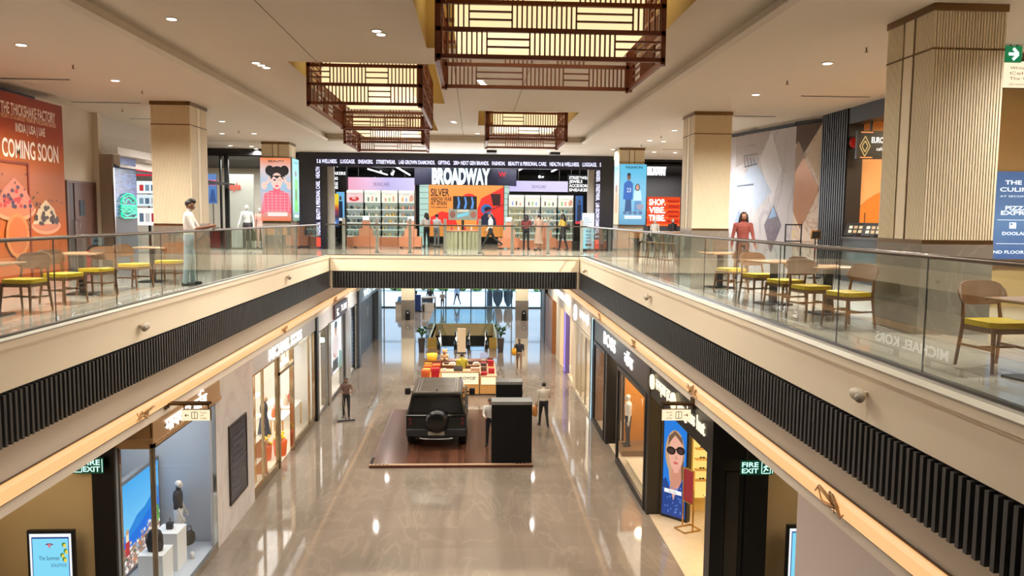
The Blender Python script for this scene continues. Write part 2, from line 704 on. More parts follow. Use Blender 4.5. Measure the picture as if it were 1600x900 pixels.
# cove lights along the bulkheads, plastic wrapped round them
m_strip = M((255, 196, 132), emit=.95)
m_wrap = M((206, 158, 104), .3, noise=.25, scale=9, bump=.4)
for sx, wx, zz, knots, side in ((1, WL, 4.27, (13.9, 24.2, 33), 'left'), (-1, WR, 4.27, (9.2, 15.6, 21.5, 27.5), 'right')):
    t = thing('cove_light', 'glowing peach cove light tube along the %s bulkhead above the shopfronts' % side, 'light strip', (wx, 6, zz))
    mb = MB()
    for y0 in range(6, 50, 2):
        pts = []
        prof = [(0, -.125), (.06, -.12), (.1, -.07), (.115, 0), (.1, .07), (.06, .12), (0, .125)]
        mb.prism([(wx + sx * p, y0, zz + q) for p, q in prof], (0, 1.995, 0), 0)
    mb.build('tube', m_strip, t)
    mb = MB()
    mb.box(wx, wx + sx * .03, 6, 50, zz + .125, zz + .14)
    mb.box(wx, wx + sx * .03, 6, 50, zz - .15, zz - .125)
    mb.build('edge_channel', m_bronze, t)
    for yk in knots:
        mb = MB()
        for q in range(5):
            o = random.uniform(-.25, .25)
            pts = [(wx + sx * (.1 + .03 * random.random()), yk + o + .1 * i, zz + random.uniform(-.12, .12)) for i in range(5)]
            pts[2] = Vector((wx + sx * .13, yk, zz))
            mb.tube(pts, [.008, .02, .03, .02, .008], 6)
        mb.build('plastic_wrap', m_wrap, t)

# ------------------------------------------------------------------ upper ceiling with its recess and light wells
Z1 = 10.76
POCK = [(-.85, 3.0, 10.85, 14.25), (-3.62, -.78, 15.75, 21.1), (-4.25, -1.25, 23.8, 27.7), (.12, 2.95, 22.4, 25.9)]
mb = MB()
g = .07
mb.box(-15, XL - g, -8, 48, CL, CL + .06)
mb.box(XR + g, 16, -8, 48, CL, CL + .06)
mb.box(XL - g, XR + g, YF + g, 48, CL, CL + .06)
mb.quad((XL - g, -8, CL), (XL - g, YF + g, CL), (XL, YF, CL + .06), (XL, -8, CL + .06))
mb.quad((XR + g, YF + g, CL), (XR + g, -8, CL), (XR, -8, CL + .06), (XR, YF, CL + .06))
mb.quad((XL - g, YF + g, CL), (XR + g, YF + g, CL), (XR, YF, CL + .06), (XL, YF, CL + .06))
struct('ceiling', mb, m_ceil, 'cream ceiling around the recess over the opening')
mb = MB()
a, b, d = XL - .14, XR + .14, YF + .14
mb.box(a - .06, a, -8, d, CL + .06, 11.9)
mb.box(b, b + .06, -8, d, CL + .06, 11.9)
mb.box(a, b, d, d + .06, CL + .06, 11.9)
cells(mb, a, b, -8, d, Z1, POCK, down=True)
struct('ceiling_recess', mb, m_recess, 'raised tan ceiling panel in the recess over the opening')
mb = MB()
for x0, x1, y0, y1 in POCK:
    mb.poly([(x0, y0, Z1), (x0, y1, Z1), (x0, y1, 11.8), (x0, y0, 11.8)])
    mb.poly([(x1, y1, Z1), (x1, y0, Z1), (x1, y0, 11.8), (x1, y1, 11.8)])
    mb.poly([(x0, y1, Z1), (x1, y1, Z1), (x1, y1, 11.8), (x0, y1, 11.8)])
    mb.poly([(x1, y0, Z1), (x0, y0, Z1), (x0, y0, 11.8), (x1, y0, 11.8)])
    mb.poly([(x0, y0, 11.8), (x0, y1, 11.8), (x1, y1, 11.8), (x1, y0, 11.8)])
struct('ceiling_pockets', mb, M((214, 190, 130), .7, noise=.02), 'sides of the ceiling light wells, yellow lantern light put into their colour')  # base colour carries the yellow of the lantern light
mb = MB()
for x in (-3.05, -.4, 1.1):
    mb.box(x - .006, x + .006, 2, YF, Z1 - .004, Z1)
struct('trim_3', mb, M((120, 104, 86), .8))

# outer walls of the building; back wall added to keep outdoor light out
mb = MB()
mb.box(-15.2, -15, -8, 68, 0, CL)
struct('wall_left_outer', mb, m_beige)
mb = MB()
mb.box(16, 16.2, -8, 68, 0, CL)
struct('wall_right_outer', mb, m_beige)
mb = MB()
mb.box(-15, 16, -8.2, -8, 0, 12)
struct('wall_back', mb, m_beige)
mb = MB()
mb.box(-15, 16, 48, 48.2, 5.2, CL)
struct('wall_far', mb, m_matblack)

# ------------------------------------------------------------------ upper pillars
m_rib = M((240, 224, 190), .55, noise=.03)
m_rib2 = M((226, 208, 172), .55, noise=.03)
m_base = stone((128, 118, 106), (158, 148, 134), .22, None, 1, 1.2, .35)


def ribface(mb, p, u, n, w, z0, z1, band, m=0):
    """vertical reeds over a face of width w starting at p along u, facing n; band = plain centre strip"""
    p, u, n = Vector(p), Vector(u), Vector(n)
    k = max(3, int(w / .036))
    for i in range(k):
        s = (i + .5) * w / k
        if band and abs(s - w / 2) < band / 2 + .02:
            continue
        mb.obox(p + u * s + n * .006 + Z * ((z0 + z1) / 2), u * .0115, n * .007, Z * ((z1 - z0) / 2), m)
    if band:
        mb.obox(p + u * (w / 2) + n * .006 + Z * ((z0 + z1) / 2), u * (band / 2 - .015), n * .008, Z * ((z1 - z0) / 2), m)
        for q in (-1, 1):
            mb.obox(p + u * (w / 2 + q * (band / 2)) + Z * ((z0 + z1) / 2), u * .012, n * .003, Z * ((z1 - z0) / 2), 1)


ZJ = at(1456, 75, 'y', 9.75).z
ZB = at(1441, 381, 'y', 9.75).z


def pillar(x0, x1, y0, y1, label, bandx=0, bandy=.24):
    t = thing('pillar', label, None, ((x0 + x1) / 2, (y0 + y1) / 2, UP), kind='structure')
    mb = MB()
    mb.box(x0 + .015, x1 - .015, y0 + .015, y1 - .015, ZB, CL)
    mb.build('shaft', m_rib2, t)
    for z0, z1, nm in ((ZB + .05, ZJ - .012, 'reeded_cladding'), (ZJ + .012, CL - .09, 'reeded_cladding')):
        mb = MB()
        w, d = x1 - x0, y1 - y0
        ribface(mb, (x0, y0 + .01, 0), X, -Y, w, z0, z1, bandx)
        ribface(mb, (x1, y1 - .01, 0), -X, Y, w, z0, z1, bandx)
        ribface(mb, (x0 + .01, y1, 0), -Y, -X, d, z0, z1, bandy)
        ribface(mb, (x1 - .01, y0, 0), Y, X, d, z0, z1, bandy)
        mb.build(nm, [m_rib, m_bronze], t)
    mb = MB()
    mb.box(x0 - .015, x1 + .015, y0 - .015, y1 + .015, CL - .09, CL)
    mb.box(x0 - .004, x1 + .004, y0 - .004, y1 + .004, ZJ - .012, ZJ + .012)
    mb.box(x0 - .004, x1 + .004, y0 - .004, y1 + .004, ZB - .005, ZB + .05)
    mb.build('bronze_band', m_bronze, t)
    mb = MB()
    mb.box(x0 - .01, x1 + .01, y0 - .01, y1 + .01, UP, ZB - .005)
    mb.build('stone_base', m_base, t)
    return t


pillar(5.7, 6.63, 9.76, 10.86, 'big cream reeded pillar nearest on the right side')
pillar(-7.78, -6.85, 19.6, 20.8, 'cream reeded pillar behind the boy in white')
pillar(5.55, 6.5, 19.85, 20.95, 'cream reeded pillar left of the marble hoarding')
pillar(-7.87, -6.86, 29.9, 30.95, 'cream reeded pillar carrying the beauty poster', .2)
pillar(5.57, 6.54, 30.25, 31.3, 'cream reeded pillar carrying the fashion poster', .2)

# ------------------------------------------------------------------ glass railings
def railing(label, runs, side):
    """runs: list of (p0, p1) panels in order; one handrail over all"""
    a, b = runs[0][0], runs[-1][1]
    t = thing('glass_railing', label, 'railing', ((a[0] + b[0]) / 2, (a[1] + b[1]) / 2, UP))
    for p0, p1 in runs:
        p0, p1 = Vector((*p0, 0)), Vector((*p1, 0))
        d = (p1 - p0).normalized()
        n = Vector((-d.y, d.x, 0))
        mb = MB()
        mb.obox((p0 + p1) / 2 + Z * 6.915, (p1 - p0) / 2 - d * .008, n * .008, Z * .555)
        mb.build('glass_panel', m_glass, t)
    mb = MB()
    for p0, p1 in runs[1:]:
        p0 = Vector((*p0, 0))
        mb.obox(p0 + Z * 6.915, d * .005, n * .006, Z * .55)
    mb.build('joint_seal', m_black, t)
    mb = MB()
    A, B = Vector((*a, 7.475)), Vector((*b, 7.475))
    mb.tube([A, A.lerp(B, .33), A.lerp(B, .66), B], .03, 10, ry=.026)
    mb.build('handrail', m_rail, t)
    mb = MB()
    mb.obox((A + B) / 2 + Z * (6.364 - 7.475), (B - A) / 2, n * .03, Z * .013)
    mb.build('base_channel', m_dsteel, t)
    return t


gl, gr = -5.45, 4.25
ys = [10.49 + 1.76 * k for k in range(-4, 11)]
railing('frameless glass railing along the left balcony', [((gl, ys[i]), (gl, min(ys[i + 1], YF + .15))) for i in range(len(ys) - 1)], -1)
ys = [7.15 + 1.78 * k for k in range(-2, 13)]
ys = [y for y in ys if y < YF] + [YF + .15]
railing('frameless glass railing along the right balcony', [((gr, ys[i]), (gr, ys[i + 1])) for i in range(len(ys) - 1)], 1)
xs = [gl + (gr - gl) * k / 6 for k in range(7)]
railing('frameless glass railing along the far bridge', [((xs[i], YF + .15), (xs[i + 1], YF + .15)) for i in range(6)], 0)

# steel posts behind the far railing, at the mouth of the shop
def post():
    mb = MB()
    mb.box(-.06, .06, -.03, .03, 0, 1.36)
    t = thing('steel_post', None, 'post', (0, 0, 0))
    mb.build('shaft', M((176, 172, 164), .35, .3), t, local=True, bevel=.01)
    mb = MB()
    mb.box(-.09, .09, -.08, .08, 0, .02)
    mb.build('base_plate', m_dsteel, t, local=True)
    return t


pp = post()
for i, px in enumerate((541, 593, 644, 697, 749, 797, 849, 897)):
    q = at(px, 393, 'z', UP)
    o = pp if i == 0 else copy_tree(pp)
    o.location = (q.x, 31.6, UP)
    o['label'] = 'brushed steel post in the row behind the far glass railing'
    o['group'] = 'steel posts at the mouth of the shop'

# ------------------------------------------------------------------ wooden lattice lanterns
m_lat = M((116, 58, 32), .45, noise=.18, scale=8)
m_box = L((255, 228, 172), 1.15)


def lantern(x0, x1, y0, y1, label, seed):
    rnd = random.Random(seed)
    zb, tier, nt = 10.0, .37, 3
    t = thing('lattice_lantern', label, 'lantern', ((x0 + x1) / 2, (y0 + y1) / 2, zb))

    def side(p, u, n, w):
        mb = MB()
        p, u, n = Vector(p), Vector(u), Vector(n)
        for k in range(nt + 1):
            z = zb + k * tier
            mb.obox(p + u * w / 2 + Z * (z + .03), u * w / 2, n * .03, Z * .03)
        for k in range(nt):
            z0, z1 = zb + k * tier + .06, zb + (k + 1) * tier
            s, up = 0, rnd.random() < .6
            while s < w - .02:
                ln = min(w - s, rnd.choice((.45, .7, .9, 1.2)) if up else rnd.choice((.45, .6, .8)))
                if w - s - ln < .15:
                    ln = w - s
                if up:
                    q = max(1, int(ln / .068))
                    for i in range(q + 1):
                        mb.obox(p + u * (s + ln * i / q) + Z * ((z0 + z1) / 2), u * .0105, n * .02, Z * ((z1 - z0) / 2))
                else:
                    for f in (.35, .7):
                        mb.obox(p + u * (s + ln / 2) + Z * (z0 + (z1 - z0) * f), u * ln / 2, n * .02, Z * .011)
                s += ln
                up = not up
        for s in (.03, w - .03):
            mb.obox(p + u * s + Z * (zb + nt * tier / 2), u * .03, n * .03, Z * (nt * tier / 2 + .03))
        mb.build('lattice_panel', m_lat, t)
    side((x0, y0, 0), X, -Y, x1 - x0)
    side((x1, y1, 0), -X, Y, x1 - x0)
    side((x0, y1 - .06, 0), -Y, -X, y1 - y0 - .12)
    side((x1, y0 + .06, 0), Y, X, y1 - y0 - .12)
    mb = MB()
    g = .24
    mb.box(x0 + g, x1 - g, y0 + g, y1 - g, 10.45, 11.78)
    mb.build('light_box', m_box, t)
    mb = MB()
    for x in (x0 + .1, x1 - .1):
        for y in (y0 + .1, y1 - .1):
            mb.tube([(x, y, 11.1), (x, y, 11.8)], .012, 6)
    mb.build('hanger_rod', m_dsteel, t)
    lamp('AREA', ((x0 + x1) / 2, (y0 + y1) / 2, 9.95), 240, (1, .93, .83), x1 - x0 - .2, parent=t, sx=y1 - y0 - .2)
    return t


lantern(-.53, 2.68, 11.25, 13.8, 'large wooden lattice lantern nearest, hanging over the opening', 3)
lantern(-3.32, -1.07, 16.1, 20.35, 'long wooden lattice lantern left of the nearest one', 8)
lantern(-3.93, -1.55, 24.3, 27.3, 'small wooden lattice lantern behind the long one', 5)
lantern(.36, 2.66, 22.8, 25.5, 'small wooden lattice lantern far over the opening, alone', 9)

# ------------------------------------------------------------------ ceiling fittings
def downlight(x, y, z, label, grp, e=120, cone=150, col=(1, .96, .91), r=.075):
    t = thing('ceiling_downlight', label, 'downlight', (x, y, z), group=grp)
    mb = MB()
    mb.lathe((x, y, z), [(r, .0), (r + .025, -.004), (r + .025, -.012), (r, -.014)], 16)
    mb.build('trim_ring', m_white, t)
    mb = MB()
    mb.lathe((x, y, z), [(r, -.016), (r, -.022)], 16)
    mb.build('lens', L((255, 244, 226), 4), t)
    if e:
        lamp('SPOT', (x, y, z - .03), e, col, .05, parent=t, spot=cone)


LFT = [(33, 69), (180, 125), (347, 189)]
for px, py in LFT:
    q = at(px, py, 'z', CL)
    downlight(q.x, q.y, CL, 'round downlight in the ceiling over the left seating', 'downlights over the left balcony', 1700)
for px, py in [(1293, 98), (1181, 147), (1054, 203), (1015, 219)]:
    q = at(px, py, 'z', CL)
    downlight(q.x, q.y, CL, 'round downlight in the ceiling over the right seating', 'downlights over the right balcony', 1700)
for px, py in [(397, 208), (360, 227), (393, 228), (1022, 237), (1055, 238), (400, 232), (958, 233)]:
    q = at(px, py, 'z', CL)
    downlight(q.x, q.y, CL, 'small round downlight in the ceiling before the far shops', 'downlights before the far shops', 1100)
for x, y in [(-8.5, 4), (-8.5, 9), (-8.4, 27.0), (-3, 32), (0, 32), (3, 32), (7.5, 4), (8.2, 9), (8.2, 15), (6.6, 27.5), (-12, 27), (11, 28)]:
    downlight(x, y, CL, 'round downlight further along the cream ceiling', 'other downlights of the cream ceiling', 1800)
for px, py, k in [(590, 50, 2), (405, 101, 3), (750, 128, 3), (708, 190, 2), (746, 208, 1)]:
    q = at(px, py, 'z', Z1)
    for i in range(k):
        downlight(q.x + i * .04, q.y + (i - (k - 1) / 2) * .24, Z1, 'bright spot lamp in the raised ceiling over the opening', 'spot lamps of the raised ceiling', 300, 110, r=.07)
for x, y in [(-3.5, 6), (1, 5), (-4.6, 12.5), (3.4, 18), (-.1, 9), (3.3, 8)]:
    downlight(x, y, Z1, 'bright spot lamp in the raised ceiling over the opening', 'spot lamps of the raised ceiling', 350, 110, r=.07)

for x, y in [(-4, 32), (2.5, 32), (-4.2, 38), (3, 38), (-4.4, 44), (3.2, 44), (-4.5, 52), (3.4, 52), (-4.5, 57.5), (3, 57.5), (-1, 61), (-6, 63), (5, 63), (-1, 36)]:  # unseen lamps, added to brighten the floor and pillars of the hall
    downlight(x, y, 5.14 if y < 48 else 4.9, 'unseen round downlight added to brighten the lower hall', 'unseen downlights added over the lower hall', 1300, col=(1, .95, .88))

m_slot = M((14, 12, 11), .7)
for px0, px1, py in [(0, 102, 122), (110, 213, 159), (1253, 1366, 149.5), (203, 233, 185), (1148, 1215, 181), (325, 395, 220), (1035, 1068, 233)]:
    a, b = at(px0, py, 'z', CL), at(px1, py, 'z', CL)
    mb = MB()
    mb.box(a.x, b.x, a.y - .06, a.y + .06, CL - .006, CL + .002)
    tt = thing('slot_vent', 'dark slot air vent in the cream ceiling', 'vent', ((a.x + b.x) / 2, a.y, CL), group='slot vents in the cream ceiling')
    mb.build('slot', m_slot, tt)
    mb = MB()
    for yy in (-.07, .07):
        mb.box(a.x, b.x, a.y + yy - .01, a.y + yy + .01, CL - .01, CL)
    mb.build('flange', m_ceil, tt)
for px, py in [(114, 101), (222, 141), (1354, 74), (1230, 126), (1033, 212), (1002, 226), (191, 170), (373, 204)]:
    q = at(px, py, 'z', CL)
    tt = thing('ceiling_sprinkler', 'small brass fire sprinkler under the cream ceiling', 'sprinkler', q, group='sprinklers of the cream ceiling')
    mb = MB()
    mb.tube([q, q - Z * .07], .012, 8)
    mb.lathe(q - Z * .075, [(.03, 0), (.03, .006)], 10)
    mb.build('head', m_bronze, tt)
    mb = MB()
    mb.lathe(q - Z * .008, [(.035, 0), (.03, .008)], 12)
    mb.build('rose', m_white, tt)
for px, py in [(768, 236), (866, 239)]:
    q = at(px, py, 'z', CL)
    tt = thing('track_spotlight', 'black square spotlight box under the ceiling before the lit shop, %s of two' % ('first' if px < 800 else 'second'), 'spotlight', q)
    mb = MB()
    mb.box(q.x - .2, q.x + .2, q.y - .5, q.y + .1, CL - .1, CL)
    mb.build('housing', m_matblack, tt)
    mb = MB()
    mb.box(q.x - .16, q.x + .16, q.y + .12, q.y + .3, CL - .03, CL)
    mb.build('lens', L((255, 250, 240), 4), tt)
    q.y -= 1

# oval floodlights on the fascia
for px, py, sx, lab in [(217, 510, 1, 'nearer oval floodlight on the left cream fascia'), (447, 433, 1, 'farther oval floodlight on the left cream fascia'),
                        (1355, 616, -1, 'nearer oval floodlight on the right cream fascia'), (1017, 464, -1, 'middle oval floodlight on the right cream fascia'), (917, 423, -1, 'farthest oval floodlight on the right cream fascia')]:
    wx = XL - .03 if sx > 0 else XR + .03
    q = at(px, py, 'x', wx)
    tt = thing('floodlight', lab, 'floodlight', q)
    mb = MB()
    mb.ell(q + X * sx * .1, (.06, .14, .07))
    mb.build('housing', M((198, 182, 158), .4), tt)
    mb = MB()
    mb.bar(q, q + X * sx * .08, .05)
    mb.build('bracket', M((198, 182, 158), .4), tt)
    mb = MB()
    mb.ell(q + X * sx * .12 - Y * .08 - Z * .02, (.045, .06, .05))
    mb.build('lens', M((150, 140, 124), .2), tt)
# ================================================================== PEOPLE AND MANNEQUINS
def closed_tube(mb, pts, rs, n=10, ry=None, mat=0):
    mb.tube(pts, rs, n, mat, ry=ry)


def rotx(v, a):
    c, s = math.cos(a), math.sin(a)
    return Vector((v.x, v.y * c - v.z * s, v.y * s + v.z * c))


def figure(h, pose, cols, voxel=.011, build=1.0, skirt=None, face=True, bald=False):
    """one continuous body of height h standing at the origin and facing +Y.
    pose: stride (rad), arms = ((swing, out, bend), (swing, out, bend)) left, right; lean; head (turn, nod)
    cols: top, sleeve, skin, leg, shoe materials"""
    k = h / 1.7
    mats = [cols['skin'], cols['top'], cols['leg'], cols['shoe'], cols.get('sleeve', cols['top']), cols.get('hand', cols['skin']), cols.get('skirt', cols['leg'])]
    bones = []      # (p0, p1, r0, r1, mat)
    mb = MB()
    b = build
    lean = pose.get('lean', 0)
    stride = pose.get('stride', 0)

    def bone(p0, p1, r0, r1, mt, n=10, ball=True):
        p0, p1 = Vector(p0) * k, Vector(p1) * k
        r0, r1 = r0 * k, r1 * k
        mb.tube([p0, p0.lerp(p1, .5), p1], [r0, (r0 + r1) / 2, r1], n, 0)
        if ball:
            mb.ell(p0, r0, n=10, k=6)
            mb.ell(p1, r1, n=10, k=6)
        bones.append((p0, p1, r0, r1, mt))

    def T(p):
        """upper body leans about the hips"""
        p = Vector(p)
        return Vector((0, 0, .92)) + rotx(p - Vector((0, 0, .92)), -lean)
    # trunk: stacked oval rings, shoulders to crotch
    rings = [(.86, .135, .095), (.93, .165, .115), (1.02, .15, .105), (1.12, .145, .1), (1.24, .165, .115), (1.34, .18, .115), (1.41, .16, .1), (1.455, .1, .075)]
    pts = [T((0, 0, z)) * k for z, _, _ in rings]
    mb.tube(pts, [r * k * b for _, r, _ in rings], 16, 0, ry=[q * k * b for _, _, q in rings], up=(0, 1, 0))
    for i in range(len(rings) - 1):
        z = rings[i][0]
        bones.append((pts[i], pts[i + 1], .12 * k * b, .12 * k * b, 1 if z > .95 or pose.get('tunic') else 2))
    # neck and head
    turn, nod = pose.get('head', (0, 0))
    bone(T((0, .0, 1.43)), T((0, .012, 1.51)), .056, .05, 0)
    hc = T((0, .03, 1.595))
    ca, sa = math.cos(turn), math.sin(turn)

    def H(x, y, z):
        q = rotx(Vector((x, y, z)), -nod)
        return (hc + Vector((q.x * ca - q.y * sa, q.x * sa + q.y * ca, q.z)))
    def hell(c, r, n=14, kk=10):
        ax = [H(*v) - hc for v in ((1, 0, 0), (0, 1, 0), (0, 0, 1))]
        mb.ell(H(*c) * k, [q * k for q in r], 0, n, kk, ax)
    hell((0, -.008, .02), (.075, .092, .085))
    hell((0, .012, -.035), (.058, .075, .07))
    hell((0, .09, -.005), (.012, .018, .022), 8, 6)
    for s in (-1, 1):
        hell((s * .076, -.005, 0), (.012, .022, .032), 8, 6)
    bones.append((H(0, 0, .03) * k, H(0, .01, -.05) * k, .085 * k, .07 * k, 0))
    # legs
    for s, sw in ((-1, stride), (1, -stride)):
        hip = Vector((s * .085, 0, .9))
        sp = pose.get('spread', .02)
        kn = hip + rotx(Vector((s * sp, .01, -.43)), sw)
        bend = max(0, -sw) * pose.get('kick', .9)
        an = kn + rotx(Vector((s * sp * .5, -.015, -.405)), sw - bend)
        if pose.get('sit'):
            pass
        an.z = max(an.z, .07)
        wide = pose.get('wide', 1)
        bone(hip, kn, .088 * b, .06 * wide, 2)
        bone(kn, an, .058 * wide, .045 * wide, 2)
        ft = an + rotx(Vector((s * .025, .15, -.035)), (sw - bend) * .5)
        ft.z = max(.035, ft.z) if sw <= 0 else .035
        hl = an + Vector((0, -.035, -.04))
        hl.z = max(.035, hl.z)
        bone(hl, ft, .04, .032, 3)
    # arms and hands
    for s, (sw, out, bend) in zip((-1, 1), pose.get('arms', ((0, .12, .15), (0, .12, .15)))):
        sh = T((s * .19 * (b * .5 + .5), 0, 1.385))
        d = rotx(Vector((s * math.sin(out), 0, -math.cos(out))), sw)
        el = sh + d * .285
        d2 = rotx(Vector((s * math.sin(out) * (1 - min(1, bend)), 0, -math.cos(out))), sw + bend)
        if bend > .8:
            d2 = (d2 + Vector((-s * pose.get('inward', .35), 0, 0))).normalized()
        wr = el + d2 * .25
        bone(sh, el, .056 * b, .042, 4)
        long = pose.get('long', False)
        bone(el, wr, .042 if long else .038, .034 if long else .027, 4 if long else 5)
        # palm, four fingers, thumb
        side = Vector((0, 1, 0)) if abs(d2.y) < .6 else Vector((0, 0, 1))
        side = (side - d2 * side.dot(d2)).normalized()
        pn = d2.cross(side) * s
        pc = wr + d2 * .075
        bone(wr, pc, .024, .027, 5)
        for i, ln in enumerate((.062, .072, .068, .052)):
            p0 = pc + side * (.026 - i * .0175) + d2 * .01
            p1 = p0 + d2 * ln * .55 - pn * .006
            p2 = p1 + d2 * ln * .38 - pn * .026
            bone(p0, p1, .0095, .009, 5, 6)
            bone(p1, p2, .009, .0075, 5, 6)
        t0 = wr + d2 * .03 + side * .018
        t1 = t0 + side * .035 + d2 * .028 - pn * .008
        bone(t0, t1, .012, .01, 5, 6)
        bone(t1, t1 + d2 * .03 - pn * .008, .01, .008, 5, 6)
    if skirt:
        z0, z1, r0, r1 = skirt
        mb.tube([Vector((0, 0, z0)) * k, Vector((0, .0, (z0 + z1) / 2)) * k, Vector((0, 0, z1)) * k], [r0 * k, (r0 + r1) / 2 * k, r1 * k], 16, 0, up=(0, 1, 0),
                ry=[r0 * k * .75, (r0 + r1) / 2 * k * .78, r1 * k * .8])
        bones.append((Vector((0, 0, z0)) * k, Vector((0, 0, z1)) * k, r0 * k * 1.1, r1 * k * 1.1, 6))
    o = mb.build('body', [mats[0]])
    r = o.modifiers.new('r', 'REMESH')
    r.mode = 'VOXEL'
    r.voxel_size = voxel
    sm = o.modifiers.new('s', 'SMOOTH')
    sm.factor = .5
    sm.iterations = 2
    dg = bpy.context.evaluated_depsgraph_get()
    me = bpy.data.meshes.new_from_object(o.evaluated_get(dg))
    bpy.data.objects.remove(o)
    me.materials.clear()
    for x in mats:
        me.materials.append(x)
    idx = []
    for p in me.polygons:
        c = p.center
        best, bm = 9, 0
        for p0, p1, r0, r1, mt in bones:
            d = p1 - p0
            t = max(0, min(1, (c - p0).dot(d) / max(1e-9, d.length_squared)))
            q = (c - (p0 + d * t)).length - (r0 + (r1 - r0) * t)
            if q < best:
                best, bm = q, mt
        idx.append(bm)
    me.polygons.foreach_set('material_index', idx)
    me.polygons.foreach_set('use_smooth', [True] * len(idx))
    # eyes, brows and mouth set into the face
    if face:
        f = MB()
        for s in (-1, 1):
            f.ell(H(s * .03, .079, .005) * k, .011 * k, 0, 8, 6)
            f.ell(H(s * .03, .0895, .005) * k, .005 * k, 1, 6, 4)
            f.ell(H(s * .031, .084, .024) * k, (.016 * k, .005 * k, .003 * k), 1, 8, 4)
        f.ell(H(0, .085, -.052) * k, (.021 * k, .006 * k, .006 * k), 2, 8, 4)
        return me, H, k, f
    return me, H, k, None


SKIN = M((150, 104, 78), .55, noise=.04)
SKIN2 = M((128, 86, 62), .55, noise=.04)
HAIR = M((22, 18, 16), .5, noise=.2)
EYE = [M((225, 220, 212), .3, noise=0), M((20, 14, 12), .4, noise=0), M((128, 66, 58), .5, noise=0)]


def person(label, loc, rz, h, pose, cols, hair='short', kind=('person', 'person'), **k):
    me, H, kk, f = figure(h, pose, cols, **k)
    t = thing(kind[0], label, kind[1], loc, rz)
    o = bpy.data.objects.new('body', me)
    COL.objects.link(o)
    o.parent = t
    if f:
        f.build('face_features', EYE, o, local=True)
    if hair:
        hm = MB()
        ax = [H(*v) - H(0, 0, 0) for v in ((1, 0, 0), (0, 1, 0), (0, 0, 1))]
        hm.ell(H(0, -.03, .035) * kk, (.083 * kk, .083 * kk, .084 * kk), 0, 14, 10, ax)
        hm.ell(H(0, .022, .088) * kk, (.06 * kk, .062 * kk, .03 * kk), 0, 12, 8, ax)
        if hair == 'tall':
            hm.ell(H(0, .005, .105) * kk, (.072 * kk, .078 * kk, .045 * kk), 0, 12, 8, ax)
        if hair == 'long':
            pts = [H(0, -.05, .04) * kk, H(0, -.085, -.05) * kk, H(0, -.1, -.18) * kk, H(0, -.105, -.33) * kk, H(0, -.1, -.4) * kk]
            hm.tube(pts, [q * kk for q in (.075, .095, .11, .09, .03)], 12, 0, ry=[q * kk for q in (.06, .06, .045, .035, .015)], up=(0, 1, 0))
            for s in (-1, 1):
                hm.tube([H(s * .06, .02, .06) * kk, H(s * .085, 0, -.04) * kk, H(s * .1, -.01, -.16) * kk, H(s * .1, .0, -.3) * kk], [q * kk for q in (.03, .034, .034, .01)], 8)
        if hair == 'bun':
            hm.ell(H(0, -.11, .03) * kk, .04 * kk)
        hm.build('hair', k.get('hairmat', HAIR) if False else HAIR, t, local=True)
    return t


def C(top, leg, skin=SKIN, shoe=(24, 22, 22), sleeve=None, skirt=None, rough=.75):
    d = {'top': M(top, rough, noise=.1, scale=18), 'leg': M(leg, rough, noise=.1, scale=14), 'skin': skin, 'shoe': M(shoe, .5)}
    if sleeve:
        d['sleeve'] = M(sleeve, rough, noise=.1)
    if skirt:
        d['skirt'] = skirt if not isinstance(skirt, tuple) else M(skirt, rough, noise=.1)
    return d


ARM0 = ((0, .1, .12), (0, .1, .12))
# ---- lower level
g = at(849, 666, 'z', 0)
person('man in a pale shirt and black trousers walking away with a tan bag', (g.x, g.y, 0), .15, 1.66,
       {'stride': .22, 'arms': ((.05, .1, .1), (.3, .25, 1.6)), 'long': True}, C((206, 196, 180), (26, 25, 28), SKIN2), 'short', build=1.12)
q = Vector((g.x - .33, g.y - .02, .42))
t = thing('carry_bag', 'tan leather carry bag in the hand of the man walking away', 'bag', q)
mb = MB()
mb.tube([q + Z * 0, q + Z * .1, q + Z * .3, q + Z * .36], [.085, .1, .09, .07], 12, ry=[.17, .19, .17, .14])
mb.build('pouch', M((176, 116, 54), .5, noise=.1), t)
mb = MB()
mb.tube([q + Vector((0, -.1, .34)), q + Vector((.05, -.06, .47)), q + Vector((.06, 0, .5)), q + Vector((.05, .06, .47)), q + Vector((0, .1, .34))], .012, 6)
mb.build('handle', M((140, 88, 40), .5), t)

g = at(811, 579, 'z', 0)
person('man in a black shirt and khaki shorts walking towards the parked car', (g.x, g.y, 0), PI - .1, 1.62,
       {'stride': .18, 'arms': ((.1, .12, .25), (.5, .2, 2.1)), 'inward': .05}, C((30, 30, 34), (128, 104, 82), SKIN2, (150, 130, 112)), 'short', build=1.1)
q = Vector((g.x - .28, g.y - .12, 1.0))
t = thing('shoulder_bag', 'mustard yellow bag slung over the shoulder of the man in black', 'bag', q)
mb = MB()
mb.ell(q, (.13, .14, .22))
mb.build('pouch', M((206, 150, 30), .6, noise=.1), t)
mb = MB()
mb.tube([q + Vector((0, 0, .15)), q + Vector((.06, .05, .36)), q + Vector((.16, .06, .42))], .014, 6)
mb.build('strap', M((150, 104, 30), .6), t)

